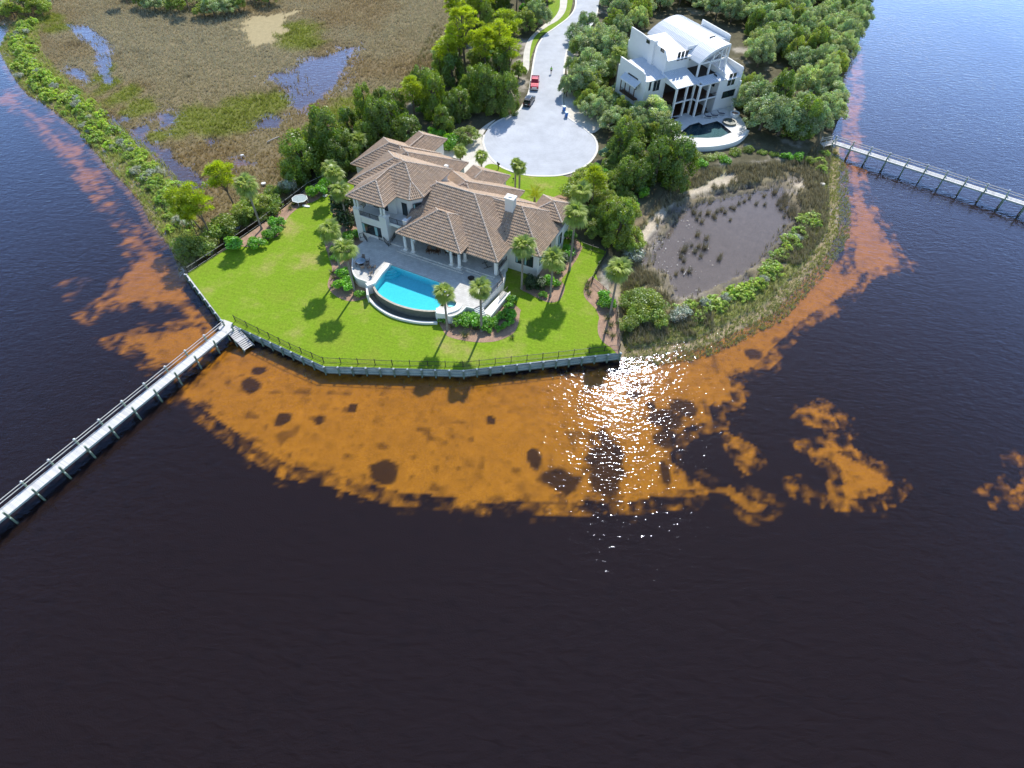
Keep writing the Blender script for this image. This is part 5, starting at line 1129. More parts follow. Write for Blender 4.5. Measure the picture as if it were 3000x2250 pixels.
# ------------------------------------------------------------------ person on the road
def person(loc, rz):
    m_skin = surf('skin', (0.42,0.24,0.16), 0.6, 0.05); m_vest = surf('lime_shirt', (0.25,0.80,0.03), 0.8, 0.05); m_sh = surf('dark_shorts', (0.02,0.025,0.04), 0.9, 0.05); m_hair = surf('dark_hair', (0.03,0.02,0.015), 0.8, 0.1); m_shoe = surf('white_shoe', (0.6,0.6,0.6), 0.7, 0.05)
    def skin(name, V, E, Rr, mat, parent=None):
        me = bpy.data.meshes.new(name); me.from_pydata(V, E, []); o = bpy.data.objects.new(name, me); col.objects.link(o)
        md = o.modifiers.new('skin', 'SKIN'); o.modifiers.new('sub', 'SUBSURF').levels = 1; o.modifiers['sub'].render_levels = 1; o.modifiers['skin'].use_smooth_shade = True
        for i, r in enumerate(Rr): me.skin_vertices[0].data[i].radius = (r, r)
        me.skin_vertices[0].data[0].use_root = True; me.materials.append(mat)
        if parent: o.parent = parent
        return o
    V = [(0,0,0.95),(0,0,1.15),(0,0,1.36),(0,-0.01,1.50),(0,-0.02,1.58),(0,-0.02,1.68)]; E = [(0,1),(1,2),(2,3),(3,4),(4,5)]; Rr = [0.13,0.12,0.14,0.06,0.085,0.08]
    for s in (-1,1):
        b = len(V); V += [(s*0.10,0,0.88),(s*0.11,-0.02-0.03*s,0.50),(s*0.11,0.03*s+0.02,0.09),(s*0.12,-0.13+0.03*s,0.04)]; E += [(0,b),(b,b+1),(b+1,b+2),(b+2,b+3)]; Rr += [0.095,0.06,0.045,0.04]
        b = len(V); V += [(s*0.19,0,1.40),(s*0.25,0.02,1.14),(s*0.26,-0.06,0.90),(s*0.26,-0.08,0.83)]; E += [(2,b),(b,b+1),(b+1,b+2),(b+2,b+3)]; Rr += [0.065,0.045,0.033,0.035]
        h = b+3
        for k in range(4): c = len(V); V += [(s*0.26+0.018*(k-1.5),-0.085,0.77),(s*0.255+0.018*(k-1.5),-0.07,0.725-0.006*abs(k-1.5))]; E += [(h,c),(c,c+1)]; Rr += [0.009,0.008]
        c = len(V); V += [(s*0.225,-0.11,0.80),(s*0.215,-0.12,0.765)]; E += [(h,c),(c,c+1)]; Rr += [0.010,0.009]
    p = skin('person', V, E, Rr, m_skin); p.location = loc; p.rotation_euler = (0,0,rz)
    tag(p, 'person in a lime green shirt and dark shorts standing on the gravel road', 'person')
    skin('shirt', [(0,0,0.93),(0,0,1.15),(0,0,1.37),(0,0,1.47),(-0.2,0,1.40),(0.2,0,1.40),(-0.25,0.01,1.2),(0.25,0.01,1.2)], [(0,1),(1,2),(2,3),(2,4),(2,5),(4,6),(5,7)], [0.155,0.145,0.165,0.075,0.085,0.085,0.065,0.065], m_vest, p)
    skin('shorts', [(0,0,0.94),(-0.1,0,0.86),(0.1,0,0.86),(-0.11,-0.01,0.58),(0.11,-0.02,0.58)], [(0,1),(0,2),(1,3),(2,4)], [0.15,0.115,0.115,0.085,0.085], m_sh, p)
    MB().lathe([(0.02,1.79),(0.075,1.765),(0.098,1.70),(0.09,1.65)], 10, 0, 0.0).obj('hair', m_hair, p)
    f = MB(); f.add([(-0.015,-0.10,1.635),(0.015,-0.10,1.635),(0,-0.125,1.625),(0,-0.10,1.665)],[(0,1,2),(0,2,3),(2,1,3)]); f.obj('nose', m_skin, p)
    e = MB()
    for s in (-1,1): e.box(s*0.032-0.012,s*0.032+0.012,-0.098,-0.088,1.662,1.672)
    e.obj('eyes', m_hair, p)
    for s in (-1,1): MB().box(s*0.12-0.045,s*0.12+0.045,-0.2+0.03*s,0.06+0.03*s,0.0,0.09).obj('shoe', m_shoe, p)
person(tuple(zz_(1528,797)), R_(170))
# ------------------------------------------------------------------ bins, mailboxes
m_blue = surf('blue_plastic', (0.02,0.17,0.55), 0.5, 0.05); m_bluel = surf('pale_lid', (0.35,0.55,0.75), 0.5, 0.05)
def bin_(p, rz, label):
    t = thing('wheelie_bin', label, 'bin', tuple(p), rz, 'blue bins by the road')
    b = MB(); b.add([(-.24,-.26,0.06),(.24,-.26,0.06),(.24,.26,0.06),(-.24,.26,0.06),(-.31,-.36,1.02),(.31,-.36,1.02),(.31,.36,1.02),(-.31,.36,1.02)],[(3,2,1,0),(4,5,6,7),(0,1,5,4),(1,2,6,5),(2,3,7,6),(3,0,4,7)]); b.obj('tub', m_blue, t)
    MB().add([(-.34,-.40,1.02),(.34,-.40,1.02),(.34,.38,1.08),(-.34,.38,1.08),(-.30,-.36,1.10),(.30,-.36,1.10),(.30,.36,1.16),(-.30,.36,1.16)],[(3,2,1,0),(4,5,6,7),(0,1,5,4),(1,2,6,5),(2,3,7,6),(3,0,4,7)]).obj('lid', m_bluel, t)
    for x in (-.27,.27): MB().tube([(x-.03,.3,.1),(x+.03,.3,.1)],0.11,10).obj('wheel', m_tyre, t)
    MB().bar((-.28,.43,1.02),(.28,.43,1.02),0.05,0.05).obj('handle', m_blue, t)
bin_(zz_(1668,1200,1.62), 0.3, 'blue wheelie bin farther up the road of the two by the drive'); bin_(zz_(1692,1262,1.62), 0.2, 'blue wheelie bin nearer the turning circle of the two by the drive')
def mailbox(p, label, mat, rz=0, post_mat=None):
    t = thing('mailbox', label, 'mailbox', tuple(p), rz); MB().box(-.06,.06,-.06,.06,0,1.05).obj('post', post_mat or mat, t); MB().bar((0,-.35,.8),(0,.35,.8),.08,.08).obj('arm', post_mat or mat, t)
    n = 8; prof_ = [(-.16,1.05),(.16,1.05),(.16,1.25)]+[(.16*math.cos(a),1.25+.14*math.sin(a)) for a in np.linspace(.3,math.pi-.3,5)]+[(-.16,1.25)]; m = len(prof_)
    MB().add([(x,-.38,z) for x,z in prof_]+[(x,.38,z) for x,z in prof_],[tuple(range(m)),tuple(range(2*m-1,m-1,-1))]+[(i,m+i,m+(i+1)%m,(i+1)%m) for i in range(m)]).obj('box', mat, t)
    MB().box(.16,.18,-.1,-.06,1.15,1.4).obj('flag', m_red, t)
mailbox(at(1460,495,1.62), 'dark double mailbox on a post at the kerb of the front lawn', m_iron, 0.6)
mailbox(z2p(20,990,1.6), 'white topped mailbox on a post beside the bushes right of the road', m_white, 1.5, m_timber)
def gardenlight(p, label):
    t = thing('garden_lamp', label, 'lamp', tuple(p)); MB().lathe([(.05,0),(.05,.5)],8).obj('stem', m_iron, t); MB().lathe([(.16,.5),(.2,.55),(.02,.72)],8).obj('hood', m_iron, t)
gardenlight(at(1504,530,ZL), 'small dark path lamp on the front lawn beside the twin palms')
# ------------------------------------------------------------------ garden furniture
m_rattan = surf('brown_rattan', (0.12,0.065,0.035), 0.7, 0.15, 4.0); m_sling = surf('grey_sling', (0.20,0.16,0.13), 0.85, 0.08); m_tglass = glassmat('table_glass', (0.22,0.30,0.36), 0.05); m_brz = surf('bronze_metal', (0.04,0.028,0.02), 0.5, 0.1)
def chair(p, rz, label, group, recl=0.12, long_=False):
    t = thing('patio_chair', label, 'chair', tuple(p), rz, group)
    for x in (-.27,.27):
        for y in (-.24,.26): MB().bar((x,y,0),(x*0.95,y*0.9,.42),.04,.04).obj('leg', m_brz, t)
        MB().bar((x,-.25,.64),(x,.25,.66),.05,.03).obj('armrest', m_brz, t)
    MB().box(-.25,.25,-.26,.26,.41,.45).obj('seat', m_sling, t)
    MB().add([(-.25,.24,.44),(.25,.24,.44),(.25,.30+recl,1.02),(-.25,.30+recl,1.02),(-.25,.27,.43),(.25,.27,.43),(.25,.33+recl,1.01),(-.25,.33+recl,1.01)],[(0,1,2,3),(7,6,5,4),(4,5,1,0),(5,6,2,1),(6,7,3,2),(7,4,0,3)]).obj('backrest', m_sling, t)
z5p = lambda x, y, z=ZP: at(1020+x/6.9125, 720+y/6.9125, z)
tb = thing('patio_table', 'round glass topped dining table at the left end of the pool terrace', 'table', tuple(z5p(270,375)))
MB().lathe([(.78,.70),(.80,.72),(.78,.74)],20).obj('table_top', m_tglass, tb); MB().lathe([(.83,.69),(.84,.72),(.80,.725)],20).obj('rim', m_brz, tb); MB().lathe([(.38,0),(.32,.05),(.06,.12),(.06,.69)],12).obj('pedestal', m_brz, tb)
ct = z5p(270,375)
for (x, y), l in zip(((310,300),(400,360),(430,480),(190,400),(300,480),(520,480),(470,590),(390,430)), ('brown sling chair behind the round glass table','brown sling chair to the right of the round glass table','brown sling chair between the glass table and the pool wall','brown sling chair left of the round glass table','brown sling chair in front of the round glass table','brown sling chair turned away, next to the pool coping','brown sling chair nearest the pool corner','brown sling chair just right in front of the glass table')):
    p = z5p(x, y); chair(p, math.atan2(p.y-ct.y, p.x-ct.x)-math.pi/2, l, 'chairs round the terrace table')
z4p = lambda x, y, z=ZF: at(1140+x/6.9125, 600+y/6.9125, z)
for x, y, l in ((805,970,'dark timber armchair on the porch, left of the pair'),(985,985,'dark timber armchair on the porch, right of the pair')):
    t = thing('armchair', l, 'chair', tuple(z4p(x,y)), hth, 'pair of porch armchairs')
    for xx in (-.32,.32):
        for yy in (-.32,.34): MB().box(xx-.04,xx+.04,yy-.04,yy+.04,0,.6 if yy < 0 else 1.05).obj('leg', m_rattan, t)
        MB().box(xx-.06,xx+.06,-.38,.3,.6,.64).obj('armrest', m_rattan, t)
    MB().box(-.3,.3,-.36,.34,.36,.46).obj('seat', m_rattan, t); MB().add([(-.3,.3,.46),(.3,.3,.46),(.3,.42,1.1),(-.3,.42,1.1),(-.3,.36,.46),(.3,.36,.46),(.3,.48,1.1),(-.3,.48,1.1)],[(0,1,2,3),(7,6,5,4),(4,5,1,0),(5,6,2,1),(6,7,3,2),(7,4,0,3)]).obj('backrest', m_rattan, t)
t = thing('side_table', 'small dark timber table between the two porch armchairs', 'table', tuple(z4p(895,975)), hth); MB().box(-.28,.28,-.28,.28,.46,.52).obj('table_top', m_rattan, t); [MB().box(x-.03,x+.03,y-.03,y+.03,0,.46).obj('leg', m_rattan, t) for x in (-.24,.24) for y in (-.24,.24)]
chair(z4p(1170,1010), hth+2.0, 'pale framed porch chair beside the right hand columns', 'porch chairs'); chair(z4p(1330,1060), hth+1.2, 'porch chair half hidden behind the corner columns', 'porch chairs')
t = thing('hammock_stand', 'dark folding stand on the porch floor beside the corner pier', 'stand', tuple(z4p(2000,1270)), hth+0.9)
MB().bar((-.7,0,.04),(.7,0,.04),.08,.06).obj('foot', m_brz, t); MB().bar((0,0,.05),(0,1.3,.1),.07,.06).obj('beam', m_brz, t); MB().bar((-.5,1.3,.05),(.5,1.3,.05),.08,.06).obj('foot', m_brz, t); MB().bar((0,1.2,.1),(0,1.6,.9),.06,.06).obj('upright', m_brz, t)
t = thing('fire_bowl', 'dark round fire bowl on three legs standing on the pool terrace', 'fire bowl', tuple(at(1380.5,822,ZP)))
MB().lathe([(.12,.28),(.42,.36),(.55,.55),(.58,.58),(.52,.58),(.3,.45),(.02,.42)],16).obj('bowl', m_brz, t)
for k in range(3): a = k*2.094+.5; MB().bar((.5*math.cos(a),.5*math.sin(a),0),(.38*math.cos(a),.38*math.sin(a),.4),.06,.06).obj('leg', m_brz, t)
# trampoline and bits by the left fence
t = thing('trampoline', 'grey trampoline with tilted white frame pushed up to the left fence', 'trampoline', tuple(at(881,592,ZL)))
nn_ = 8; ring = [(1.45*math.cos(2*math.pi*k/nn_),1.35*math.sin(2*math.pi*k/nn_),0.75) for k in range(nn_)]
fr = MB(); [fr.bar(ring[k],ring[(k+1)%nn_],.12,.1) for k in range(nn_)]; fr.obj('frame', m_white, t)
MB().add([(x*.93,y*.93,.74) for x,y,z in ring],[tuple(range(nn_))]).obj('mat', surf('grey_mesh',(0.33,0.40,0.40),0.8,0.15,3.0), t)
for k in range(0,nn_,2): MB().tube([(ring[k][0],ring[k][1],.7),(ring[k][0]*1.02,ring[k][1]*1.02,0)],.04,6).obj('leg', m_white, t)
def slab_thing(name, label, cat, p, rz, L_, W_, h, mat, taper=True):
    n = 12; poly = [(L_/2*math.copysign(abs(math.cos(a))**0.9,math.cos(a)), W_/2*math.copysign(abs(math.sin(a))**0.6,math.sin(a))) for a in np.linspace(0,2*math.pi,n+1)[:-1]]
    o = MB().prism(poly,0,h).obj(name, mat); o.location = p; o.rotation_euler = (0,0,rz); return tag(o, label, cat)
slab_thing('paddle_board','white board lying on the mulch below the trampoline','board',tuple(at(897,604,ZB+.02)),R_(-15),1.6,.55,.1,m_white)
slab_thing('stepping_stone','grey round stone slab on the lawn near the house shrubs','stone',tuple(at(953,574,ZL)),0.2,1.0,.7,.12,m_curb)
slab_thing('cooler_lid','white foam piece lodged in the marsh grass behind the bushes','litter',tuple(at(773,540,.35)),0.4,.9,.7,.3,m_white)
slab_thing('float','white scrap lying in the brown marsh','litter',tuple(at(710,456,.3)),0.4,.7,.4,.2,m_white)
def log(name, label, p, q, r, mat, z=.3):
    a, b = at(*p, z), at(*q, z); m_ = (a+b)/2; o = MB().tube([a, m_+Vector((.05,.05,.04)), b],[r,r*.9,r*.6],7).obj(name, mat, None, a); return tag(o, label, 'log')
m_drift = surf('grey_driftwood', (0.42,0.39,0.35), 0.85, 0.15, 3.0)
log('fallen_log','pale bleached log lying in the brown marsh',(783,416),(818,400),.16,m_drift,.45)
log('driftwood_log','pale plank lying in the pond between reed clumps',(2003,806),(2012,790),.09,m_drift,.05)
dw = thing('driftwood', 'grey branching driftwood snag off the corner of the sea wall', 'driftwood', tuple(at(535,798,0)))
rs = random.Random(2)
for k, (dx,dy) in enumerate(((-18,-10),(-22,4),(-20,14),(-8,-2),(-14,-16))):
    a = at(545,800,.3); b = at(545+dx,800+dy,.5+.1*k); m_ = (a+b)/2+Vector((0,0,.4)); MB().tube([a,m_,b],[.14,.1,.03],6).obj('branch', m_drift, dw, tuple(dw.location))
for i,(px,py) in enumerate(((2409,542),(2405,470),(2070,885))): slab_thing('rock', ('pale boulder on the spit path right of the pond','pale boulder in the shrubs below the right hand dock','flat pale stone by the sandy corner of the pond')[i], 'rock', tuple(at(px,py,.6)), i, .9,.7,.35, m_shell)
# ------------------------------------------------------------------ vegetation
rg = np.random.default_rng(11)
m_bark = surf('bark', (0.16,0.125,0.10), 0.95, 0.25, 3.0, 0.2, 12.0); m_palmbark = surf('palm_trunk', (0.27,0.235,0.20), 0.95, 0.18, 2.0, 0.25, 9.0); m_grey = surf('dead_branch', (0.40,0.38,0.36), 0.9, 0.15, 3.0)
L_oak = leafmat('oak_leaves', (0.44,0.52,0.26), 0.38, 0.22, (1.1,1.2,0.6)); L_ced = leafmat('cedar_leaves', (0.16,0.27,0.030), 0.42, 0.22); L_pine = leafmat('pine_needles', (0.38,0.46,0.035), 0.48, 0.15)
L_myr = leafmat('myrtle_leaves', (0.30,0.38,0.07), 0.42, 0.20); L_berm = leafmat('salt_bush_leaves', (0.46,0.57,0.12), 0.46, 0.20); L_grey = leafmat('grey_leaves', (0.42,0.45,0.35), 0.28, 0.12, (1.05,1.05,0.8))
L_gloss = leafmat('glossy_leaves', (0.19,0.42,0.030), 0.40, 0.15); L_mag = leafmat('dark_leaves', (0.060,0.100,0.026), 0.25, 0.1); L_palm = leafmat('palm_leaf', (0.38,0.46,0.11), 0.42, 0.12); L_dry = leafmat('dry_palm_leaf', (0.33,0.25,0.12), 0.3, 0.1, (1.1,1,0.8))
L_blue = leafmat('blue_palmetto', (0.15,0.30,0.20), 0.3, 0.1, (1,1.1,0.9)); L_yel = leafmat('yellow_palm_leaf', (0.40,0.42,0.02), 0.4, 0.08); L_reed = leafmat('reed_blades', (0.26,0.235,0.17), 0.3, 0.15, (1.05,1,0.8)); L_marsh = leafmat('marsh_grass', (1,1,1), 0.35, 0.0, (1.05,1.0,0.75)); L_tuft = leafmat('tuft_grass', (0.19,0.20,0.07), 0.35, 0.12)
def leaf_quads(P_, D, size, asp, jit, rng_):
    """leaf-sized quads at points P_ facing along D with jitter; returns (4n,3)"""
    n = len(P_); nv = D + rng_.normal(0, jit, (n,3)); nv /= np.linalg.norm(nv, axis=1, keepdims=True)+1e-9
    a = rng_.normal(size=(n,3)); u = np.cross(nv, a); u /= np.linalg.norm(u, axis=1, keepdims=True)+1e-9; v = np.cross(nv, u)
    s = size*(0.6+0.8*rng_.random((n,1))); u = u*s; v = v*s*asp
    Q = np.stack([P_-u*0.5-v*0.15, P_-v*0.5+u*0.1, P_+u*0.55+v*0.1, P_+v*0.5-u*0.05], 1); return Q.reshape(-1,3)
def clump_crown(cl, nleaf, size, asp, rng_, jit=0.6, shell=0.55, upb=0.25, tint=0.22, vert=None):
    """cl: (k,4) clump centres + radius"""
    k = len(cl); w_ = cl[:,3]**2; idx = rng_.choice(k, nleaf, p=w_/w_.sum()); d = rng_.normal(size=(nleaf,3)); d[:,2] += 0.25; d /= np.linalg.norm(d, axis=1, keepdims=True)
    r = shell+(1-shell)*rng_.random((nleaf,1))**0.6; sq = np.array([1,1,0.8]); P_ = cl[idx,:3]+d*cl[idx,3:4]*r*sq
    D = d + np.array([0,0,upb]); V = leaf_quads(P_, D, size, asp, jit, rng_)
    t = 1 + tint*(rng_.random(k)-0.5)*2; hue = 1+0.14*(rng_.random(k)-0.5)*2; tl = t[idx]*(0.82+0.36*rng_.random(nleaf)); C = np.stack([tl*hue[idx], tl, tl*(0.8+0.4*rng_.random(nleaf))], 1)
    return V, np.repeat(C, 4, 0)
def limbs(ends, base_r, h0, rng_, trunk_top=None, lean=0.0):
    mb = MB(); tt = Vector(trunk_top) if trunk_top is not None else Vector((lean,0,h0*2))
    mid = Vector((lean*0.4+rng_.normal()*0.1, rng_.normal()*0.1, tt.z*0.5)); mb.tube([(0,0,-0.3),(0,0,0.3),mid,tt],[base_r*1.3,base_r,base_r*0.75,base_r*0.4],7)
    for e in ends:
        e = Vector(e); f = 0.35+0.5*rng_.random(); s = Vector((0,0,0.3)).lerp(tt, f); m_ = s.lerp(e, 0.55)+Vector((rng_.normal()*.2, rng_.normal()*.2, 0.15)); mb.tube([s,m_,e],[base_r*0.42,base_r*0.26,base_r*0.08],5)
    return mb
def proto_meshes(kind, seed):
    r_ = np.random.default_rng(seed)
    if kind == 'oak':          # unit: height 7, radius 4
        k = 88; a = r_.random(k)*6.283; rr_ = np.sqrt(r_.random(k))*3.5; z = 1.5+ (1-(rr_/3.9)**2)*4.6*(0.25+0.75*r_.random(k)**0.6) ; cl = np.stack([rr_*np.cos(a), rr_*np.sin(a), z, 0.42+0.5*r_.random(k)], 1)
        V, C = clump_crown(cl, 11500, 0.24, 0.6, r_, 0.9, 0.3, 0.35, 0.34); t = limbs(cl[::4,:3], 0.26, 2.0, r_, (0.3,0.2,4.2)); return V, C, t
    if kind == 'cedar':        # height 8, radius 2.6
        k = 74; z = 0.5+7.0*r_.random(k)**1.15; env = 2.35*np.sin(np.clip((8.4-z)/8.2,0,1)**0.8*2.0); a = r_.random(k)*6.283; rr_ = env*(0.45+0.55*r_.random(k)**0.5); cl = np.stack([rr_*np.cos(a), rr_*np.sin(a), z, 0.48+0.42*r_.random(k)*np.clip((9-z)/5,0.5,1)], 1)
        n = 9500; w_ = cl[:,3]**2; idx = r_.choice(k, n, p=w_/w_.sum()); d = r_.normal(size=(n,3)); d /= np.linalg.norm(d,axis=1,keepdims=True); P_ = cl[idx,:3]+d*cl[idx,3:4]*np.array([0.9,0.9,1.5])*(0.5+0.5*r_.random((n,1)))
        out_ = P_.copy(); out_[:,2] = 0.6; out_ /= np.linalg.norm(out_,axis=1,keepdims=True)+1e-6
        V = leaf_quads(P_, out_+d*0.5, 0.27, 0.5, 0.5, r_); t0 = 1+0.30*(r_.random(k)-0.5)*2; hi = np.clip((P_[:,2]-cl[idx,2])/cl[idx,3],-1,1)*0.12; tl = t0[idx]*(0.8+0.4*r_.random(n)); C = np.stack([tl*(1.0+0.35*r_.random(k)[idx]), tl, tl*0.9],1)
        t = limbs(cl[::6,:3], 0.2, 3, r_, (0,0,7.2)); return V, np.repeat(C,4,0), t
    if kind in ('pine','tallpine'):
        H_ = 10.0 if kind == 'pine' else 14.5; k = 38 if kind == 'pine' else 58; z0 = 0.58 if kind == 'pine' else 0.50; f = r_.random(k); z = H_*(z0+(1-z0)*f); env = (2.6 if kind == 'pine' else 4.6)*np.sin(np.clip(1.12-f,0.05,1)*2.2); a = r_.random(k)*6.283; rr_ = env*(0.4+0.6*r_.random(k)); cl = np.stack([rr_*np.cos(a), rr_*np.sin(a), z, 0.72+0.42*r_.random(k)],1)
        n = 7500 if kind == 'pine' else 12500; idx = r_.choice(k, n); d = r_.normal(size=(n,3)); d[:,2] = np.abs(d[:,2])*0.9-0.15; d /= np.linalg.norm(d,axis=1,keepdims=True); P_ = cl[idx,:3]+d*cl[idx,3:4]*np.array([1,1,0.62])*(0.35+0.65*r_.random((n,1)))
        a_ = r_.normal(size=(n,3)); s_ = np.cross(d,a_); s_ /= np.linalg.norm(s_,axis=1,keepdims=True); L_ = 0.20+0.18*r_.random((n,1)); w2 = 0.06
        V = np.stack([P_-s_*w2, P_-s_*w2*0.2+d*L_*0.1-d*0.1, P_+s_*w2, P_+d*L_],1).reshape(-1,3); tl = (1+0.22*(r_.random(k)-0.5)*2)[idx]*(0.8+0.4*r_.random(n)); C = np.stack([tl*(0.9+0.25*r_.random(n)), tl, tl*0.8],1)
        t = limbs(cl[::2,:3], 0.17 if kind == 'pine' else 0.30, 4, r_, (0.25,0.1,H_*0.95)); return V, np.repeat(C,4,0), t
    if kind in ('bush','salt','grey','gloss','mag','myrtle'):   # unit radius 1, height ~1.3
        k = 16 if kind != 'mag' else 30; a = r_.random(k)*6.283; rr_ = np.sqrt(r_.random(k))*0.72; z = 0.32+0.62*(1-rr_**2)*(0.5+0.5*r_.random(k)); 
        if kind == 'mag': z = 0.35+2.1*r_.random(k); rr_ = rr_*np.sin(np.clip((2.7-z)/2.4,0,1)*2.2+0.3)
        if kind == 'salt': k = 34; a = r_.random(k)*6.283; rr_ = np.sqrt(r_.random(k))*0.92; z = 0.15+0.95*(1-0.8*rr_**2)*r_.random(k)
        cl = np.stack([rr_*np.cos(a), rr_*np.sin(a), z, (0.26+0.2*r_.random(k) if kind != 'salt' else 0.12+0.17*r_.random(k))],1); nl = dict(bush=1100,salt=1700,grey=1200,gloss=1200,mag=2600,myrtle=2600)[kind]; sz = dict(bush=0.15,salt=0.14,grey=0.13,gloss=0.20,mag=0.15,myrtle=0.10)[kind]
        V, C = clump_crown(cl, nl, sz, 0.6, r_, 0.7, 0.35, 0.3, 0.25)
        t = MB(); [t.tube([(0,0,-0.1),(c[0]*0.4,c[1]*0.4,c[2]*0.5),tuple(c[:3])],[0.05,0.035,0.012],5) for c in cl[::2]]; return V, C, t
def mk_proto(kind, seed, leaf, bark, tw=True):
    V, C, t = proto_meshes(kind, seed); cm = np_mesh('crown', V, 4, leaf, C); tm = t.mesh('trunk', bark); return cm, tm
PRO = {}
def pro(key, kind, seeds, leaf, bark=None): PRO[key] = [mk_proto(kind, s, leaf, bark or m_bark) for s in seeds]
pro('oak','oak',(1,2,3,4),L_oak); pro('cedar','cedar',(5,6,7),L_ced); pro('pine','pine',(8,9,10),L_pine); pro('tallpine','tallpine',(12,),L_pine)
pro('salt','salt',(20,21,22,23),L_berm); pro('grey','grey',(24,25),L_grey,m_grey); pro('gloss','gloss',(26,27,28),L_gloss); pro('mag','mag',(29,),L_mag); pro('myrtle','myrtle',(30,31,32),L_myr); pro('olive','oak',(33,34),L_myr); pro('blue','gloss',(35,),L_blue)
BASE = dict(oak=(7,4),olive=(7,4),cedar=(8,2.6),pine=(10,2.9),tallpine=(14.5,4.8),salt=(1.25,1),grey=(1.25,1),gloss=(1.25,1),mag=(2.7,1.05),myrtle=(1.25,1),blue=(1.25,1))
PARTN = dict(salt=('foliage','stem'),grey=('foliage','stem'),gloss=('foliage','stem'),myrtle=('foliage','stem'),blue=('foliage','stem'))
rp = random.Random(42)
def plant(name, key, loc, h, r, label, cat, group=None, var=None):
    cm, tm = PRO[key][var if var is not None else rp.randrange(len(PRO[key]))]
    t = thing(name, label, cat, tuple(loc), rp.random()*6.283, group); bh, br = BASE[key]; t.scale = (r/br*rp.uniform(0.86,1.16), r/br*rp.uniform(0.86,1.16), h/bh); t.rotation_euler = (rp.gauss(0,0.05), rp.gauss(0,0.05), rp.random()*6.283)
    a, b = PARTN.get(key, ('crown','trunk'))
    for nm, me_ in ((a, cm),(b, tm)):
        o = bpy.data.objects.new(nm, me_); col.objects.link(o); o.parent = t
    return t
# ---- fan palms
def frond_mesh(name, mat, seed, droop=0.35, fan=2.3, L_=1.0, nseg=15):
    r_ = random.Random(seed); vs = []; fs = []
    def quad(a,b,c,d): vs.extend([a,b,c,d])
    pl = 0.62*L_
    quad((-0.02,0,0),(0.02,0,0),(0.015,pl,0.05),(-0.015,pl,0.05))
    for k in range(nseg):
        a = -fan/2+fan*k/(nseg-1); l_ = (0.95-0.28*abs(a)/(fan/2))*L_*(0.9+0.2*r_.random()); z0 = 0.05; fold = 0.10*(1-abs(a)/fan); w_ = 0.075
        dx, dy = math.sin(a), math.cos(a); px_, py_ = dy, -dx
        m_ = (dx*l_*0.5, pl+dy*l_*0.5, z0+fold+0.04); e = (dx*l_, pl+dy*l_*0.96, z0-droop*l_*(0.8+0.4*r_.random()))
        quad((0,pl,z0),(m_[0]+px_*w_,m_[1]+py_*w_,m_[2]-0.03),e,(m_[0]-px_*w_,m_[1]-py_*w_,m_[2]+0.02))
    V = np.array(vs); C = np.repeat(0.8+0.4*np.random.default_rng(seed).random((len(V)//4,1)),4,0)*np.ones((1,3)); return np_mesh(name, V, 4, mat, C)
FR = [frond_mesh('frond', L_palm, s, d, f) for s,d,f in ((1,.30,2.5),(2,.45,2.3),(3,.25,2.6))]; FRD = [frond_mesh('frond', L_dry, 5, .7, 2.0), frond_mesh('frond', L_dry, 6, .8, 1.6)]; FRB = [frond_mesh('frond', L_blue, 8, .2, 2.7)]
def palm(loc, h, label, r=1.75, group='fan palms', lean=(0,0), nfr=36, dry=5, mats=None, name='palm_tree'):
    t = thing(name, label, 'palm', tuple(loc), 0, group); rr_ = random.Random(int(abs(loc[0])*100+abs(loc[1])*37)); tr = MB(); pts = []; rad = []
    n = max(3, int(h/0.35)); 
    for i in range(n+1):
        f = i/n; pts.append((lean[0]*f*f, lean[1]*f*f, -0.2+f*(h+0.2))); rad.append((0.24 if f < 0.08 else 0.165+0.012*(i%2))*(1.0 if f < 0.86 else 1.25))
    tr.tube(pts, rad, 8); tr.obj('trunk', m_palmbark, t)
    top = Vector(pts[-1]); sc_ = r/1.5
    for k in range(nfr):
        f = k/(nfr-1); el = R_(82)-R_(128)*f**0.85+rr_.uniform(-.12,.12); az = k*2.39996+rr_.uniform(-.2,.2); s = sc_*(0.85+0.3*rr_.random())*(0.8 if f < 0.12 else 1)
        isd = k >= nfr-dry; me_ = rr_.choice(FRD if isd else (mats or FR)); o = bpy.data.objects.new('frond', me_); col.objects.link(o); o.parent = t
        o.matrix_local = Matrix.Translation(top+Vector((0,0,0.1-0.25*f))) @ Matrix.Rotation(az,4,'Z') @ Matrix.Rotation(el if not isd else R_(-55)+rr_.uniform(-.3,.2),4,'X') @ Matrix.Scale(s if not isd else s*0.8,4)
    bt = MB()
    for k in range(14):
        a = k*2.4; z_ = h-0.15-0.07*k; bt.bar(top+Vector((0.12*math.cos(a),0.12*math.sin(a),z_-h)), top+Vector((0.34*math.cos(a),0.34*math.sin(a),z_-h+0.28)), 0.07, 0.03)
    bt.obj('leaf_bases', m_palmbark, t); return t
A_ = lambda x, y, z=ZL: at(x, y, z)
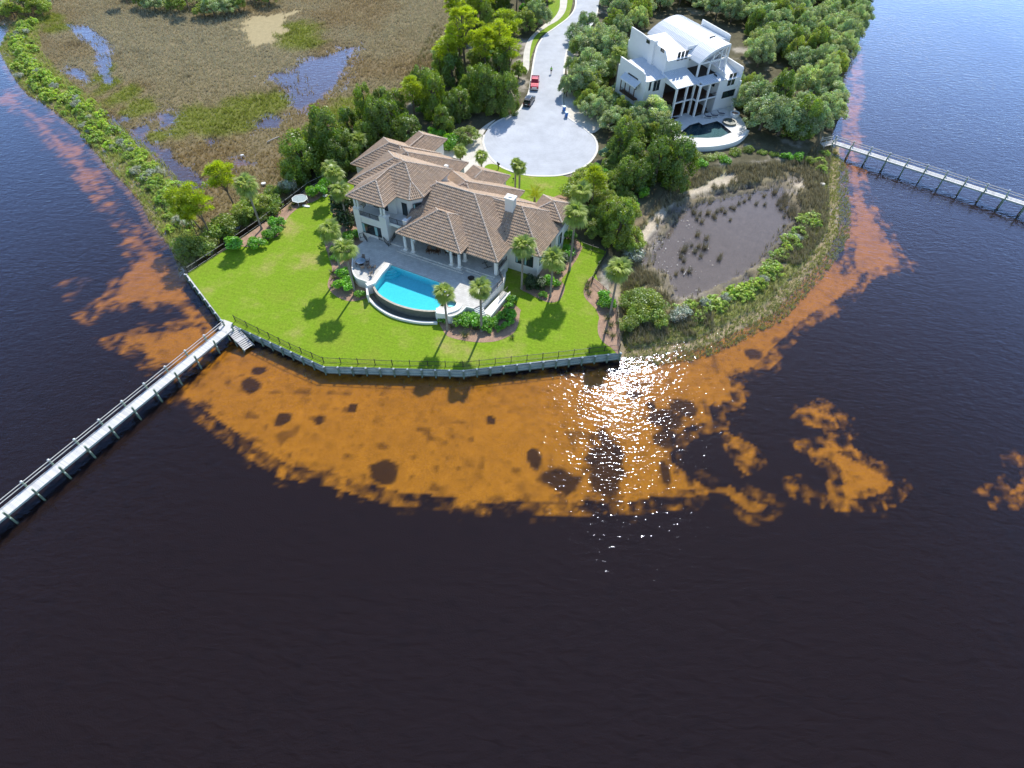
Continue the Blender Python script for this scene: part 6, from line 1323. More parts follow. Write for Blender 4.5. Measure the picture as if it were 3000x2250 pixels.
PALMS = [((1041,859),8.6,'tall fan palm leaning in front of the round end of the pool terrace',1.9),((1000,801),8.6,'bushy fan palm left of the terrace, its crown low over the lawn edge',1.85),((1022,671),7.6,'tall fan palm against the left wall of the tiled house',1.75),
 ((985,575),5.6,'fan palm behind the left house corner, darker of the pair by the fence shrubs',1.7),((1003,608),6.9,'sunlit fan palm in front of its darker neighbour near the left house corner',1.6),((767,671),8.8,'tall fan palm with a hanging beard by the left fence',2.1),
 ((1311,967),7.5,'fan palm in front of the pool spa, left of two on the front bed',1.65),((1411,970),8.4,'fan palm beside the terrace steps, right of two on the front bed',1.7),((1528,846),8.6,'fan palm standing before the right wing window',1.9),((1612,868),7.4,'fan palm at the tip of the mulch bed right of the house',1.9),((1787,920),8.8,'fan palm outside the right fence by the pond, crown over the fence',2.0),
 ((1668,792),11.0,'tall fan palm behind the right wing with a shaded trunk',2.1),((1690,665),7.0,'fan palm among bushes beyond the right roof corner',2.0),((1352,524),5.9,'fan palm rising above the house roof by the drive, left of two',1.35),((1411,502),3.2,'short fan palm at the edge of the sand drive, right of two',1.4),
 ((1509,557),5.4,'left stem of the twin palms on the front lawn',1.2),((1521,561),5.0,'right stem of the twin palms on the front lawn',1.35),((1058,460),3.6,'fan palm deep in the cedars behind the left roof',1.9),((1802,254),7.6,'fan palm beside the left wall of the white house',1.9),((1845,240),6.8,'second fan palm beside the left wall of the white house, nearer the wall',1.6)]
for (x, y), h_, l, r_ in PALMS: palm(A_(x, y), h_, l, r_*1.12)
# yellow feather palm on the front lawn
t = thing('feather_palm', 'yellow feather palm on the front lawn behind the roof', 'palm', tuple(A_(1566,592)))
fv = []
for k in range(13):
    s = k/12; y = 0.25+1.9*s; z = 0.9*math.sin(s*2.4)*0.6; 
    for sd_ in (-1,1): fv += [(0,y,z),(sd_*0.28*(1-s*0.5),y+0.28,z-0.12),(sd_*0.62*(1-s*0.55),y+0.45,z-0.30),(sd_*0.30*(1-s*0.5),y+0.2,z-0.14)]
fv += [(-.02,0,0),(.02,0,0),(.01,2.2,.4),(-.01,2.2,.4)]; ffm = np_mesh('frond', np.array(fv), 4, L_yel, np.ones((len(fv),3)))
for k in range(16): o = bpy.data.objects.new('frond', ffm); col.objects.link(o); o.parent = t; o.matrix_local = Matrix.Translation((0,0,1.0)) @ Matrix.Rotation(k*2.4,4,'Z') @ Matrix.Rotation(R_(72-4.2*k),4,'X')
MB().lathe([(.25,-.2),(.2,.5),(.16,1.05)],8).obj('trunk', m_palmbark, t)
# ---- trees placed one by one: (kind, base pixel, height, radius, label)
UPZ = LG
T_ = [('tallpine',(1365,226),14.5,5.2,'tallest yellow green pine with a bare left limb at the marsh edge'),('pine',(1485,178),11,4.2,'broad bright pine left of the road bend'),('pine',(1493,246),9.5,3.4,'rounded bright pine above the parked cars'),('cedar',(1417,314),9.5,2.9,'dark cedar with a forked tip behind the bright pine'),('cedar',(1484,333),9.0,2.6,'wide dark cedar beside the black car'),
 ('cedar',(1327,254),7.5,2.7,'dark cedar at the foot of the tallest pine'),('cedar',(1270,341),10,3.0,'dark cedar at the marsh edge between two bright pines'),('pine',(1216,349),8.5,3.1,'bright pine with a thin trunk standing over the marsh, above the garage roof'),('cedar',(1300,390),5.8,2.2,'small pointed cedar behind the garage roof'),('cedar',(1319,355),6,2.3,'small cedar in the thicket left of the turning circle'),
 ('oak',(1574,84),8,3.6,'olive oak at the grass verge near the top of the road'),('olive',(1540,95),6.5,3.3,'olive bushy tree at the verge, lower than its oak neighbour'),('pine',(1436,56),11,4.2,'pine at the top edge behind the tall pine'),('pine',(1512,44),11.5,3.8,'slender pine with a tall stem at the top edge'),('cedar',(1460,250),8,2.6,'shaded cedar between the bright pines'),('cedar',(1385,290),7,2.6,'shaded cedar in the middle of the thicket'),('cedar',(1450,330),8,2.7,'dark cedar above the shaded road edge'),('cedar',(1350,345),6.5,2.4,'cedar in the thicket beside the bright shrubs'),('cedar',(1240,300),8,2.6,'cedar on the marsh edge left of the thicket'),
 ('cedar',(975,466),11,3.2,'tall dense cedar over the marsh left of the garage'),('cedar',(1000,500),7,2.5,'lower cedar against the tall dense cedar'),('cedar',(905,528),9.6,3.7,'broad bright tipped cedar above the left fence'),('cedar',(1021,487),7.5,2.6,'cedar close behind the left roof corner'),('cedar',(1112,421),9,3.0,'left of two joined cedars behind the garage roof'),('cedar',(1142,416),9,2.9,'right of two joined cedars behind the garage roof'),('cedar',(1196,421),6,2.9,'low dark cedar below the marsh side pine'),('cedar',(1075,440),6,2.3,'small cedar between the fan palm and the joined cedars'),
 ('pine',(694,617),9.2,2.7,'bright flat topped pine standing alone by the marsh'),('pine',(626,709),10.5,2.7,'bright leaning pine, right of the pair at the corner bushes'),('pine',(588,672),8.5,2.2,'bright pine, left of the pair at the corner bushes'),('pine',(582,697),6.5,1.4,'thin sparse pine in the corner bushes'),
 ('myrtle',(568,745),4.0,3.2,'large soft green bush at the water corner of the fence'),('myrtle',(610,740),2.6,2.2,'soft green bush hard against the fence corner'),('myrtle',(663,690),4.2,3.0,'wax myrtle bush below the leaning pines'),('olive',(758,638),5.2,3.6,'dark mixed bush behind the bearded palm'),('myrtle',(793,625),4.0,2.8,'bright bush right of the bearded palm'),('myrtle',(725,655),3.5,2.2,'bush between the bearded palm and the flat topped pine'),('grey',(847,570),3.4,2.1,'silver grey bush above the trampoline'),('grey',(885,480),2.2,1.0,'bleached dead shrub at the marsh edge'),('myrtle',(855,535),3.2,1.8,'bright green bush by the dead shrub'),
 ('mag',(1010,664),6.4,2.6,'dark glossy magnolia against the left wing wall'),('mag',(1018,612),4.5,1.7,'small dark magnolia behind the first'),('olive',(1363,420),3.8,2.8,'leafy shrub at the left kerb of the turning circle'),('gloss',(1322,433),3.0,2.2,'bright broad leaved shrub behind the tail roof'),('gloss',(1267,405),2.4,1.5,'bright shrub row behind the tail roof, left end'),('gloss',(1290,408),2.4,1.5,'bright shrub row behind the tail roof, right end'),
 ('cedar',(1817,459),8,3.0,'dark cedar at the right kerb of the turning circle'),('cedar',(1849,495),6,2.3,'small cedar in front of the kerb side cedar'),('cedar',(1822,553),6.6,2.6,'bright tipped cedar at the upper edge of the pond reeds, left'),('cedar',(1867,551),5.8,2.3,'bright tipped cedar at the upper edge of the pond reeds, right'),('cedar',(1944,450),7,3.0,'cedar by the white pool wall corner'),('cedar',(1921,529),8.5,2.9,'dense cedar between the pool wall and the reeds'),('cedar',(1966,549),10,3.2,'largest bright cedar above the pond'),
 ('blue',(1776,468),2.6,1.9,'blue green palmetto clump by the turning circle'),('olive',(1713,563),5.0,3.2,'olive shrubby oak right of the front lawn'),('myrtle',(1672,585),3.4,2.4,'bright bush beside the front lawn palm'),('pine',(1733,619),8,2.7,'bright green young pine right of the bay roof'),('cedar',(1803,707),8,3.0,'dense green tree beside the right hand fence'),('cedar',(1770,680),6,2.2,'dark tree behind the fence gate'),('olive',(1835,725),4.4,3.0,'olive bush at the left shore of the pond'),('grey',(1858,757),2.6,2.2,'grey twiggy bush beside the pond'),('grey',(1836,745),2.4,1.6,'grey twiggy bush nearer the fence'),('olive',(1727,660),4.2,2.6,'dark shrub mass behind the gate'),('olive',(1745,690),4.0,2.4,'dark shrub mass below the young pine'),('gloss',(1885,575),2.0,1.3,'bright small bush at the reed edge'),
 ('oak',(1802,387),6,3.1,'oak on the sand drive in front of the white house'),('oak',(1894,371),7.0,4.2,'spreading oak before the white house porch'),('oak',(1860,380),5.5,3.0,'oak filling the gap before the white house wall'),('oak',(1935,398),5,2.6,'small oak at the left end of the dark pool'),('oak',(1704,276),8,3.9,'grey green oak beside the road opposite the truck'),('oak',(1728,240),8,3.6,'grey green oak behind the roadside oak'),('oak',(1722,341),5,2.8,'low oak by the blue bins'),('oak',(1780,192),10,4.8,'big dark oak left of the white house'),('oak',(1740,170),9,4.2,'big oak at the inner bend of the road'),('oak',(1835,205),8,3.6,'oak touching the left wall of the white house'),('oak',(1815,285),4.2,2.4,'low oak at the foot of the left white wall'),
 ('oak',(2195,330),8.5,4.2,'oak close to the right wall of the white house'),('oak',(2225,380),9,4.6,'large oak overhanging the right end of the dark pool'),('oak',(2280,395),9,4.6,'large oak above the pond head'),('cedar',(2330,400),8.5,3.0,'cedar among the oaks above the right hand dock'),('oak',(2370,400),8,3.8,'oak nearest the dock ramp'),('oak',(2410,360),7.5,3.8,'shore oak above the dock ramp'),('cedar',(2270,330),9,2.8,'cedar rising inside the shore oaks'),
 ('gloss',(1748,335),0.9,0.9,'small bright shrub by the blue bins'),('gloss',(1764,342),0.8,0.7,'smallest shrub on the sand drive')]
for k_, p_, h_, r_, l_ in T_:
    nm = dict(oak='oak_tree',olive='bushy_tree',cedar='cedar_tree',pine='pine_tree',tallpine='pine_tree',myrtle='wax_myrtle',grey='grey_bush',mag='magnolia_tree',gloss='broadleaf_shrub',blue='palmetto')[k_]
    ct_ = dict(oak='tree',olive='tree',cedar='tree',pine='tree',tallpine='tree',myrtle='bush',grey='bush',mag='tree',gloss='shrub',blue='shrub')[k_]
    p = at(*p_, UPZ); z_ = max(gz(p.x, p.y), 0.1); p = at(*p_, z_); plant(nm, k_, p, h_*1.05, r_*(1.18 if k_ in ('oak','cedar','olive') else 1.08), l_, ct_)
# ---- the woods right of the road: trees scattered by their own spacing
taken = [(at(x, y, LG).x, at(x, y, LG).y) for k_, (x, y), *_ in T_ if k_ in ('oak','cedar')]
wood = [xy([at(x, y, LG) for x, y in L_]) for L_ in ([(1775,30),(1770,90),(1760,120),(1790,160),(1830,160),(1870,120),(1920,60),(2100,60),(2180,120),(2220,250),(2200,330),(2260,400),(2330,430),(2400,400),(2440,350),(2462,280),(2478,200),(2505,110),(2535,20),(2550,-170),(1775,-170)],)][0]
hbox = [(-12,-1),(13,-1),(13,22.5),(-12,22.5)]
wp = np.array(wood); n_try = 0; cnt = 0
while n_try < 14000 and cnt < 230:
    n_try += 1; x = rp.uniform(wp[:,0].min(), wp[:,0].max()); y = rp.uniform(wp[:,1].min(), wp[:,1].max())
    if sdf(np.array([x]), np.array([y]), wp)[0] < 0.8: continue
    lx, ly = (x-h2o.x)*c3_+(y-h2o.y)*s3_, -(x-h2o.x)*s3_+(y-h2o.y)*c3_
    if -12.6 < lx < 13.6 and -8 < ly < 23.2: continue
    if any((x-a)**2+(y-b)**2 < 3.55**2 for a, b in taken): continue
    taken.append((x, y)); cnt += 1; kd = 'cedar' if rp.random() < 0.16 else ('olive' if rp.random() < 0.18 else 'oak'); h_ = rp.uniform(6.2,9.0); r_ = rp.uniform(3.3,4.7) if kd != 'cedar' else rp.uniform(2.4,3.2)
    sd_ = sdf(np.array([x]), np.array([y]), np.array(wood))[0]; shore_ = x > 50 and min(math.hypot(x-at(a,b_,0).x, y-at(a,b_,0).y) for a, b_ in ((2440,360),(2462,280),(2478,200),(2505,110),(2535,20))) < 14
    pl_ = 'on the river bank' if shore_ else 'just behind the curved white roof' if 24 < ly < 36 and -14 < lx < 16 else 'between the road and the white house' if lx < -8 and ly < 36 else 'close to the right wall of the white house' if lx > 10 and ly < 26 and lx < 26 else 'above the dark pool and the dock ramp' if ly < 2 else ('in the wood above the dock' if ly < 8 else 'in the middle of the riverside wood' if ly < 24 else 'in the upper riverside wood' if ly < 42 else 'at the top right end of the wood')+(', river side' if lx > 46 else ', inner side' if lx < 36 else '') if lx > 26 else 'along the top edge behind the white house'
    sz_ = 'tall broad' if h_ > 7.9 and r_ > 3.9 else 'low broad' if r_ > 4.0 else 'tall narrow' if h_ > 7.9 else 'low narrow'
    lab = sz_ + dict(oak=' grey green live oak ', cedar=' dark pointed cedar ', olive=' yellowish green oak ')[kd] + pl_
    plant('oak_tree' if kd != 'cedar' else 'cedar_tree', kd, (x, y, LG), h_, r_, lab, 'tree', dict(oak='live oaks of the wood', cedar='cedars of the wood', olive='yellow green oaks of the wood')[kd])
def fill(L_, n, sp, kinds, labels, hr, zl=LG, seed=1):
    pg = np.array(xy([at(x, y, zl) for x, y in L_])); r2 = random.Random(seed); c = 0; k = 0
    while c < n and k < 9000:
        k += 1; x = r2.uniform(pg[:,0].min(), pg[:,0].max()); y = r2.uniform(pg[:,1].min(), pg[:,1].max())
        if sdf(np.array([x]), np.array([y]), pg)[0] < 0.6 or any((x-a)**2+(y-b)**2 < sp**2 for a, b in taken): continue
        taken.append((x, y)); c += 1; kd = r2.choice(kinds); (h0,h1,r0,r1) = hr[kd]; nm, ct_, gp_ = dict(cedar=('cedar_tree','tree','cedars'),pine=('pine_tree','tree','pines'),oak=('oak_tree','tree','oaks'),olive=('bushy_tree','tree','bushy trees'),myrtle=('wax_myrtle','bush','bushes'),gloss=('broadleaf_shrub','shrub','shrubs'))[kd]
        h_ = r2.uniform(h0,h1); r_ = r2.uniform(r0,r1); fx = (x-pg[:,0].min())/np.ptp(pg[:,0]); fy = (y-pg[:,1].min())/np.ptp(pg[:,1]); wh = ('upper ' if fy > .67 else 'lower ' if fy < .33 else 'middle ')+('left' if fx < .33 else 'right' if fx > .67 else 'centre')
        plant(nm, kd, (x, y, max(gz(x,y), 0.2)), h_, r_, ('larger ' if h_ > (h0+h1)/2 else 'smaller ')+labels[kd]+', '+wh+' part', ct_, gp_+' of the '+labels['where'])
HR = dict(cedar=(6,9,2.4,3.2),pine=(9,12,2.8,3.8),oak=(5,7.5,3,4),olive=(4,6,2.6,3.4),myrtle=(1.8,3,1.6,2.4),gloss=(1.5,2.4,1.2,1.8))
taken += [(at(x, y, LG).x, at(x, y, LG).y) for k_, (x, y), *_ in T_ if k_ not in ('oak','cedar')]
TH_ = [(1360,-30),(1330,90),(1295,170),(1250,250),(1195,305),(1240,395),(1330,405),(1420,345),(1462,330),(1500,300),(1530,262),(1530,190),(1545,110),(1590,65),(1600,-30)]
fill(TH_, 34, 3.3, ['cedar','cedar','pine','olive','oak'], dict(cedar='dark cedar in the thicket left of the road', pine='bright pine in the thicket left of the road', olive='olive bushy tree in the thicket left of the road', oak='grey green oak in the thicket left of the road', where='road thicket'), HR, seed=3)
fill(TH_, 30, 2.2, ['myrtle','gloss'], dict(myrtle='low bush in the thicket left of the road', gloss='low bright shrub in the thicket left of the road', where='road thicket'), HR, seed=4)
fill([(905,540),(880,500),(920,450),(1000,400),(1090,350),(1180,335),(1210,400),(1100,440),(1010,470),(985,520)], 16, 2.6, ['cedar','myrtle','olive'], dict(cedar='dark cedar in the thicket left of the garage', myrtle='bush in the thicket left of the garage', olive='olive bushy tree in the thicket left of the garage', where='garage thicket'), HR, seed=5)
fill([(1700,520),(1760,500),(1800,470),(1890,560),(1900,590),(1850,650),(1830,720),(1795,730),(1750,690),(1720,640),(1690,600)], 22, 2.3, ['myrtle','olive','gloss'], dict(myrtle='bush in the scrub between lawn and pond', olive='olive bushy tree in the scrub between lawn and pond', gloss='bright shrub in the scrub between lawn and pond', where='pond scrub'), HR, seed=6)
fill([(560,760),(660,700),(760,630),(855,560),(880,520),(840,540),(760,590),(690,630),(600,690),(550,750)], 16, 2.0, ['myrtle','myrtle','gloss'], dict(myrtle='soft bush on the bank outside the left fence', gloss='bright shrub on the bank outside the left fence', where='left fence bank'), HR, 0.5, seed=7)
fill([(1668,110),(1712,85),(1760,60),(1790,150),(1840,230),(1800,320),(1720,300),(1690,250)], 14, 2.4, ['oak','myrtle','olive'], dict(oak='grey green oak between road and white house', myrtle='bush between road and white house', olive='olive tree between road and white house', where='roadside grove'), HR, seed=8)
for i_, rc in enumerate(([(-20,-4),(-12.4,-4),(-12.4,25),(-20,25)],[(-13,23.4),(17,23.4),(17,33),(-13,33)],[(13.0,-3),(21,-3),(21,25),(13.0,25)])):
    pg_ = [V2W(a, b_) for a, b_ in rc]; r3 = random.Random(60+i_); c_ = 0
    for q_ in range(900):
        a = r3.uniform(min(p[0] for p in rc), max(p[0] for p in rc)); b_ = r3.uniform(min(p[1] for p in rc), max(p[1] for p in rc)); p_ = V2W(a, b_)
        if any((p_.x-u)**2+(p_.y-v_)**2 < 2.3**2 for u, v_ in taken): continue
        taken.append((p_.x, p_.y)); kd = r3.choice(('oak','myrtle','olive')); bg_ = kd != 'myrtle'
        plant({'oak':'oak_tree','olive':'bushy_tree','myrtle':'wax_myrtle'}[kd], kd, (p_.x, p_.y, LG), r3.uniform(4.5,6.5) if bg_ else r3.uniform(1.6,2.6), r3.uniform(2.3,3.0) if bg_ else r3.uniform(1.5,2.1), {'oak':'small grey green oak','olive':'small yellowish oak','myrtle':'low bush'}[kd]+(' hugging the left side of the white house',' hugging the back of the white house',' hugging the right side of the white house')[i_]+(', front part' if b_ < 8 else ', rear part' if b_ < 24 else ''), 'tree' if bg_ else 'bush', ('left','back','right')[i_]+' side planting of the white house, '+{'oak':'oaks','olive':'yellowish oaks','myrtle':'bushes'}[kd])
# ---- trees at the top left edge
for i, (x, y) in enumerate([(10,40),(45,52),(85,50),(125,45),(60,20),(110,25),(5,10),(375,12),(420,18),(455,28),(490,25),(525,35),(560,40),(600,48),(630,50),(665,40),(700,30),(740,20),(790,14),(580,15),(520,8),(650,12),(700,5),(450,2),(400,-8),(760,0)]):
    kd = ('oak','olive','pine','olive','oak')[i % 5]; plant({'oak':'oak_tree','olive':'bushy_tree','pine':'pine_tree'}[kd], kd, at(x, y, 0.4), rp.uniform(4,6) if kd != 'pine' else 7, rp.uniform(3,4) if kd != 'pine' else 2.6, {'oak':'dark oak','olive':'yellow green bushy tree','pine':'bright young pine'}[kd]+' at the far marsh edge, '+('corner above the left spit, front row' if x < 150 and y > 38 else 'corner above the left spit, back row' if x < 150 else 'left end of the long tree line' if x < 450 else 'left half of the long tree line' if x < 540 else 'middle of the long tree line' if x < 620 else 'beside the tan sand patch' if x < 720 else 'right end of the long tree line'), 'tree', {'oak':'far marsh oaks','olive':'far marsh bushy trees','pine':'far marsh pines'}[kd])
# ---- salt bushes along the left berm
cl_ = [(85,62),(70,80),(60,110),(62,150),(85,190),(110,220),(140,250),(180,280),(215,310),(250,335),(280,365),(310,400),(345,430),(385,455),(410,480),(440,520),(470,555),(495,590),(515,620),(530,650),(545,680)]
cw = [at(x, y, 0.6) for x, y in cl_]; bp_ = []
for a, b in zip(cw[:-1], cw[1:]):
    n = max(1, round((b-a).length/1.15))
    for k in range(n):
        for q in range(3 if k % 2 else 2):
            p = a.lerp(b, k/n)+Vector((rp.gauss(0,1.25), rp.gauss(0,1.3), 0)); p.z = max(0.25, gz(p.x, p.y))
            g_ = rp.random() < 0.13; r_ = rp.choice((0.7,0.85,1.0,1.15,1.35,1.6))*rp.uniform(0.9,1.1); ii = cw.index(a); sg_ = ('at the far tip of the left spit','on the hooked end of the left spit','at the first bend of the left spit','on the left spit beside the upper creek','on the left spit where the shoal bends away','halfway along the left spit','on the left spit below the middle','on the left spit beside the wide marsh channel','on the left spit near its mainland end','on the left spit right above the corner pines')[min(ii//2,9)]; sz_ = 'large' if r_ > 1.5 else 'small' if r_ < 1.2 else 'middling'; si_ = 'river side' if (p-a).dot(Vector(((b-a).y,-(b-a).x,0))) > 0 else 'marsh side'
            plant('grey_bush' if g_ else 'salt_bush', 'grey' if g_ else 'salt', p, r_*rp.uniform(0.85,1.35), r_, f'{sz_} silver grey bush, {si_}, {sg_}' if g_ else f'{sz_} bright salt bush, {si_}, {sg_}', 'bush', 'grey bushes of the left spit' if g_ else 'bright bushes of the left spit')
# ---- bushes along the right spit
RS = [(2402,479,1.3),(2405,500,1.2),(2409,455,1.3),(2376,638,1.4),(2385,655,1.3),(2358,660,1.6),(2340,689,1.6),(2315,710,1.7),(2330,725,1.2),(2282,750,1.5),(2257,775,1.3),(2271,797,1.5),(2245,800,1.4),(2217,837,1.4),(2200,845,1.2),(2181,851,1.5),(2150,858,1.5),(2134,870,1.3),(2091,888,1.5),(2070,895,1.3),(2060,912,1.3),(2044,931,1.2),(2025,905,1.4),(1985,915,1.3),(2240,815,1.1),(2165,875,1.1),(2300,735,1.2),(2350,640,1.1),(2190,868,1.0),(2110,905,1.0)]
RS += [(x+rp.gauss(0,9), y+rp.gauss(0,6), rp.uniform(0.55,0.95)) for x, y, r_ in RS for q in (0,1)]
for i, (x, y, r_) in enumerate(RS): p = at(x, y, 0.6); plant('salt_bush','salt',p,r_*rp.uniform(0.9,1.3),r_*1.1,(('wide ' if r_ > 1.45 else 'middling ' if r_ > 1.15 else 'small ' if r_ > 0.8 else 'tiny ')+'bright salt bush on the right spit '+('just below the dock ramp' if y < 520 else 'at the right end of the pond' if y < 670 else 'along the lower right curve of the pond' if y < 790 else 'below the middle of the pond' if x > 2120 else 'by the sandy lower corner of the pond')),'bush','bright bushes of the right spit')
for i, (x, y, r_, h_) in enumerate([(1997,932,1.7,2.2),(1975,940,1.4,1.9),(2060,895,1.2,1.6),(2330,705,1.2,1.4),(2235,825,1.1,1.4),(2125,880,1.1,1.3),(1856,745,1.8,2.2)]): p = at(x, y, 0.6); plant('grey_bush','grey',p,h_,r_,'grey twiggy bush on the right spit, '+('near the corner thicket' if x < 2000 and y > 900 else 'by the lower pond corner' if x < 2140 and y > 860 else 'by the pond fence' if y < 760 and x < 1900 else 'along the right curve of the pond'),'bush','grey bushes of the right spit')
for (x, y, r_, h_, l) in ((1903,915,3.0,3.4,'large green bush at the lower left corner of the pond'),(1850,895,2.4,2.6,'low bright bush beside the palm outside the fence'),(1870,935,2.3,2.8,'green bush above the tangled roots'),(1925,950,1.8,2.4,'green bush at the shore end of the corner thicket'),(1835,960,1.8,2.2,'green bush close to the right end of the sea wall'),(1880,885,2.2,2.4,'bright bush behind the corner thicket')): plant('wax_myrtle','myrtle',at(x,y,.7),h_,r_,l,'bush')
# shrubs under the white pool wall and along the pond head
for (x, y) in ((2010,470),(2040,468),(2075,470),(2110,465),(2150,455),(2190,450),(2230,455),(2265,462),(2300,470),(2340,470),(2370,478),(2120,478),(2050,485)):
    plant('broadleaf_shrub','gloss' if rp.random() < .5 else 'olive' if False else 'myrtle',at(x,y,1.0),rp.uniform(1.1,1.9),rp.uniform(1.2,1.9),'mixed green shrub under the white pool wall, '+('left end' if x < 2060 else 'middle' if x < 2180 else 'right, under the big oaks' if x < 2290 else 'far right by the dock ramp'),'shrub','shrubs under the white pool wall')
# ---- shrubs in the mulch beds
for (x, y), h_, r_, l in (((934,575),2.3,1.7,'large leafed bright shrub right of the trampoline'),((961,554),2.3,1.6,'large leafed bright shrub nearest the house corner, by the fence'),((912,570),1.8,1.3,'lower bright shrub touching the trampoline'),((815,660),1.9,1.6,'round bright shrub on the left bed below the trampoline'),((787,698),1.7,1.3,'bright shrub at the lawn edge right of the bearded palm'),((809,684),1.6,1.2,'bright shrub in the middle of the left bed'),((758,720),1.8,1.7,'bright shrub at the foot of the bearded palm'),((684,725),2.0,2.0,'paler bright shrub at the low end of the left bed'),
  ((1040,695),1.6,1.2,'leafy shrub below the left wing window'),((1020,702),1.5,1.2,'shrub beside the magnolia foot'),((990,735),1.4,1.2,'shrub in the bed left of the terrace'),((1005,850),2.0,1.75,'round bright shrub at the curved planter wall'),((1025,838),1.8,1.3,'shrub against the curved planter wall'),((1010,810),1.7,1.4,'shrub in shade beside the terrace'),((985,762),1.2,1.0,'small shrub at the lawn edge left of the terrace'),((1054,868),1.0,0.9,'low plant at the palm foot by the pool wall'),
  ((1352,948),1.9,1.7,'clipped bright shrub mass below the spa wall, left'),((1375,948),1.9,1.6,'clipped bright shrub mass below the spa wall, middle'),((1412,955),1.8,1.6,'clipped bright shrub mass at the foot of the steps'),((1297,945),1.0,0.8,'low plant at the corner block of the pool'),
  ((1498,885),1.3,0.95,'rounded shrub at the top of the steps bed'),((1490,903),1.1,0.8,'small rounded shrub below it in the steps bed'),((1478,925),1.2,0.9,'dark rounded shrub in the middle of the steps bed, left'),((1497,925),1.2,0.9,'dark rounded shrub in the middle of the steps bed, right'),((1465,935),1.1,0.85,'dark rounded shrub towards the steps'),((1455,945),1.0,0.8,'clipped ball shrub nearest the steps'),((1447,958),0.9,0.7,'clipped ball shrub second from the steps'),((1461,970),0.95,0.7,'clipped ball shrub in front of the others'),((1435,972),0.8,0.65,'clipped ball shrub closest to the lawn'),((1480,960),1.0,0.8,'shaded shrub at the lawn side of the steps bed'),((1490,945),1.0,0.8,'shaded shrub beside the lawn curve'),
  ((1556,840),2.0,1.6,'dark shrub under the right wing window'),((1580,842),2.0,1.5,'dark shrub at the right wing corner'),((1600,838),1.9,1.4,'bright shrub left of the bed palm'),((1590,868),1.0,0.8,'small shrub at the left tip of the right bed'),((1630,800),1.6,1.3,'shrub in the bed beside the right wing'),((1650,770),1.8,1.4,'dark shrub along the right wing wall'),((1662,745),1.8,1.4,'shrub by the gate'),((1665,700),1.8,1.4,'bright round shrub at the right house corner'),((1630,835),1.0,0.7,'reddish small shrub in the right bed'),
  ((1770,880),1.9,1.3,'bright shrub inside the right fence, upper'),((1783,905),1.9,1.3,'bright shrub inside the right fence, lower'),((1765,895),1.5,1.0,'bright shrub at the lawn side of the right bed'),((1690,590),1.7,1.6,'leafy shrub at the right end of the front lawn'),((1745,495),1.3,1.1,'yellow green shrub by the kerb'),((1725,512),1.2,1.2,'yellow green shrub beside the kerb, farther left')):
    plant('broadleaf_shrub','mag' if l.startswith('dark') and 'rounded' not in l else 'gloss',A_(x,y),h_,r_,l,'shrub')
# ---- grass tufts in the beds
tv = []
r_ = np.random.default_rng(77)
for k in range(60): a = r_.random()*6.283; l_ = 0.45+0.4*r_.random(); e = 0.5+0.6*r_.random(); d = np.array([math.cos(a)*math.cos(e),math.sin(a)*math.cos(e),math.sin(e)])*l_; s_ = np.array([-math.sin(a),math.cos(a),0])*0.03; b_ = np.array([math.cos(a),math.sin(a),0])*0.08; tv += [b_-s_, b_+s_, b_+d]
tuft_me = np_mesh('tuft', np.array(tv), 3, L_tuft, np.repeat(0.7+0.6*r_.random((60,1)),3,0)*np.ones((1,3)))
for i, (x, y, s_) in enumerate([(862,600,1.6),(850,612,1.3),(800,640,1.2),(970,745,1.1),(975,800,1.2),(978,815,1.1),(1723,830,1.3),(1718,845,1.4),(1725,862,1.2),(1780,935,1.3),(1790,955,1.4),(1778,975,1.2),(1795,985,1.2),(1500,990,1.0),(1362,985,1.5),(1393,965,1.3),(1325,960,1.0),(975,840,1.0),(1640,830,1.1)]):
    o = bpy.data.objects.new('grass_tuft', tuft_me); col.objects.link(o); o.location = A_(x, y); o.scale = (s_*1.1,)*3; o.rotation_euler = (0,0,i); tag(o, 'spiky grass tuft on the pine straw, '+('below the trampoline' if x < 870 else 'left of the pool terrace' if x < 985 else 'on the front bed below the pool' if x < 1520 else 'beside the right wing' if x < 1660 else 'at the upper curve of the right fence bed' if y < 900 else 'at the lower end of the right fence bed'), 'grass tuft', 'grass tufts in the mulch beds')
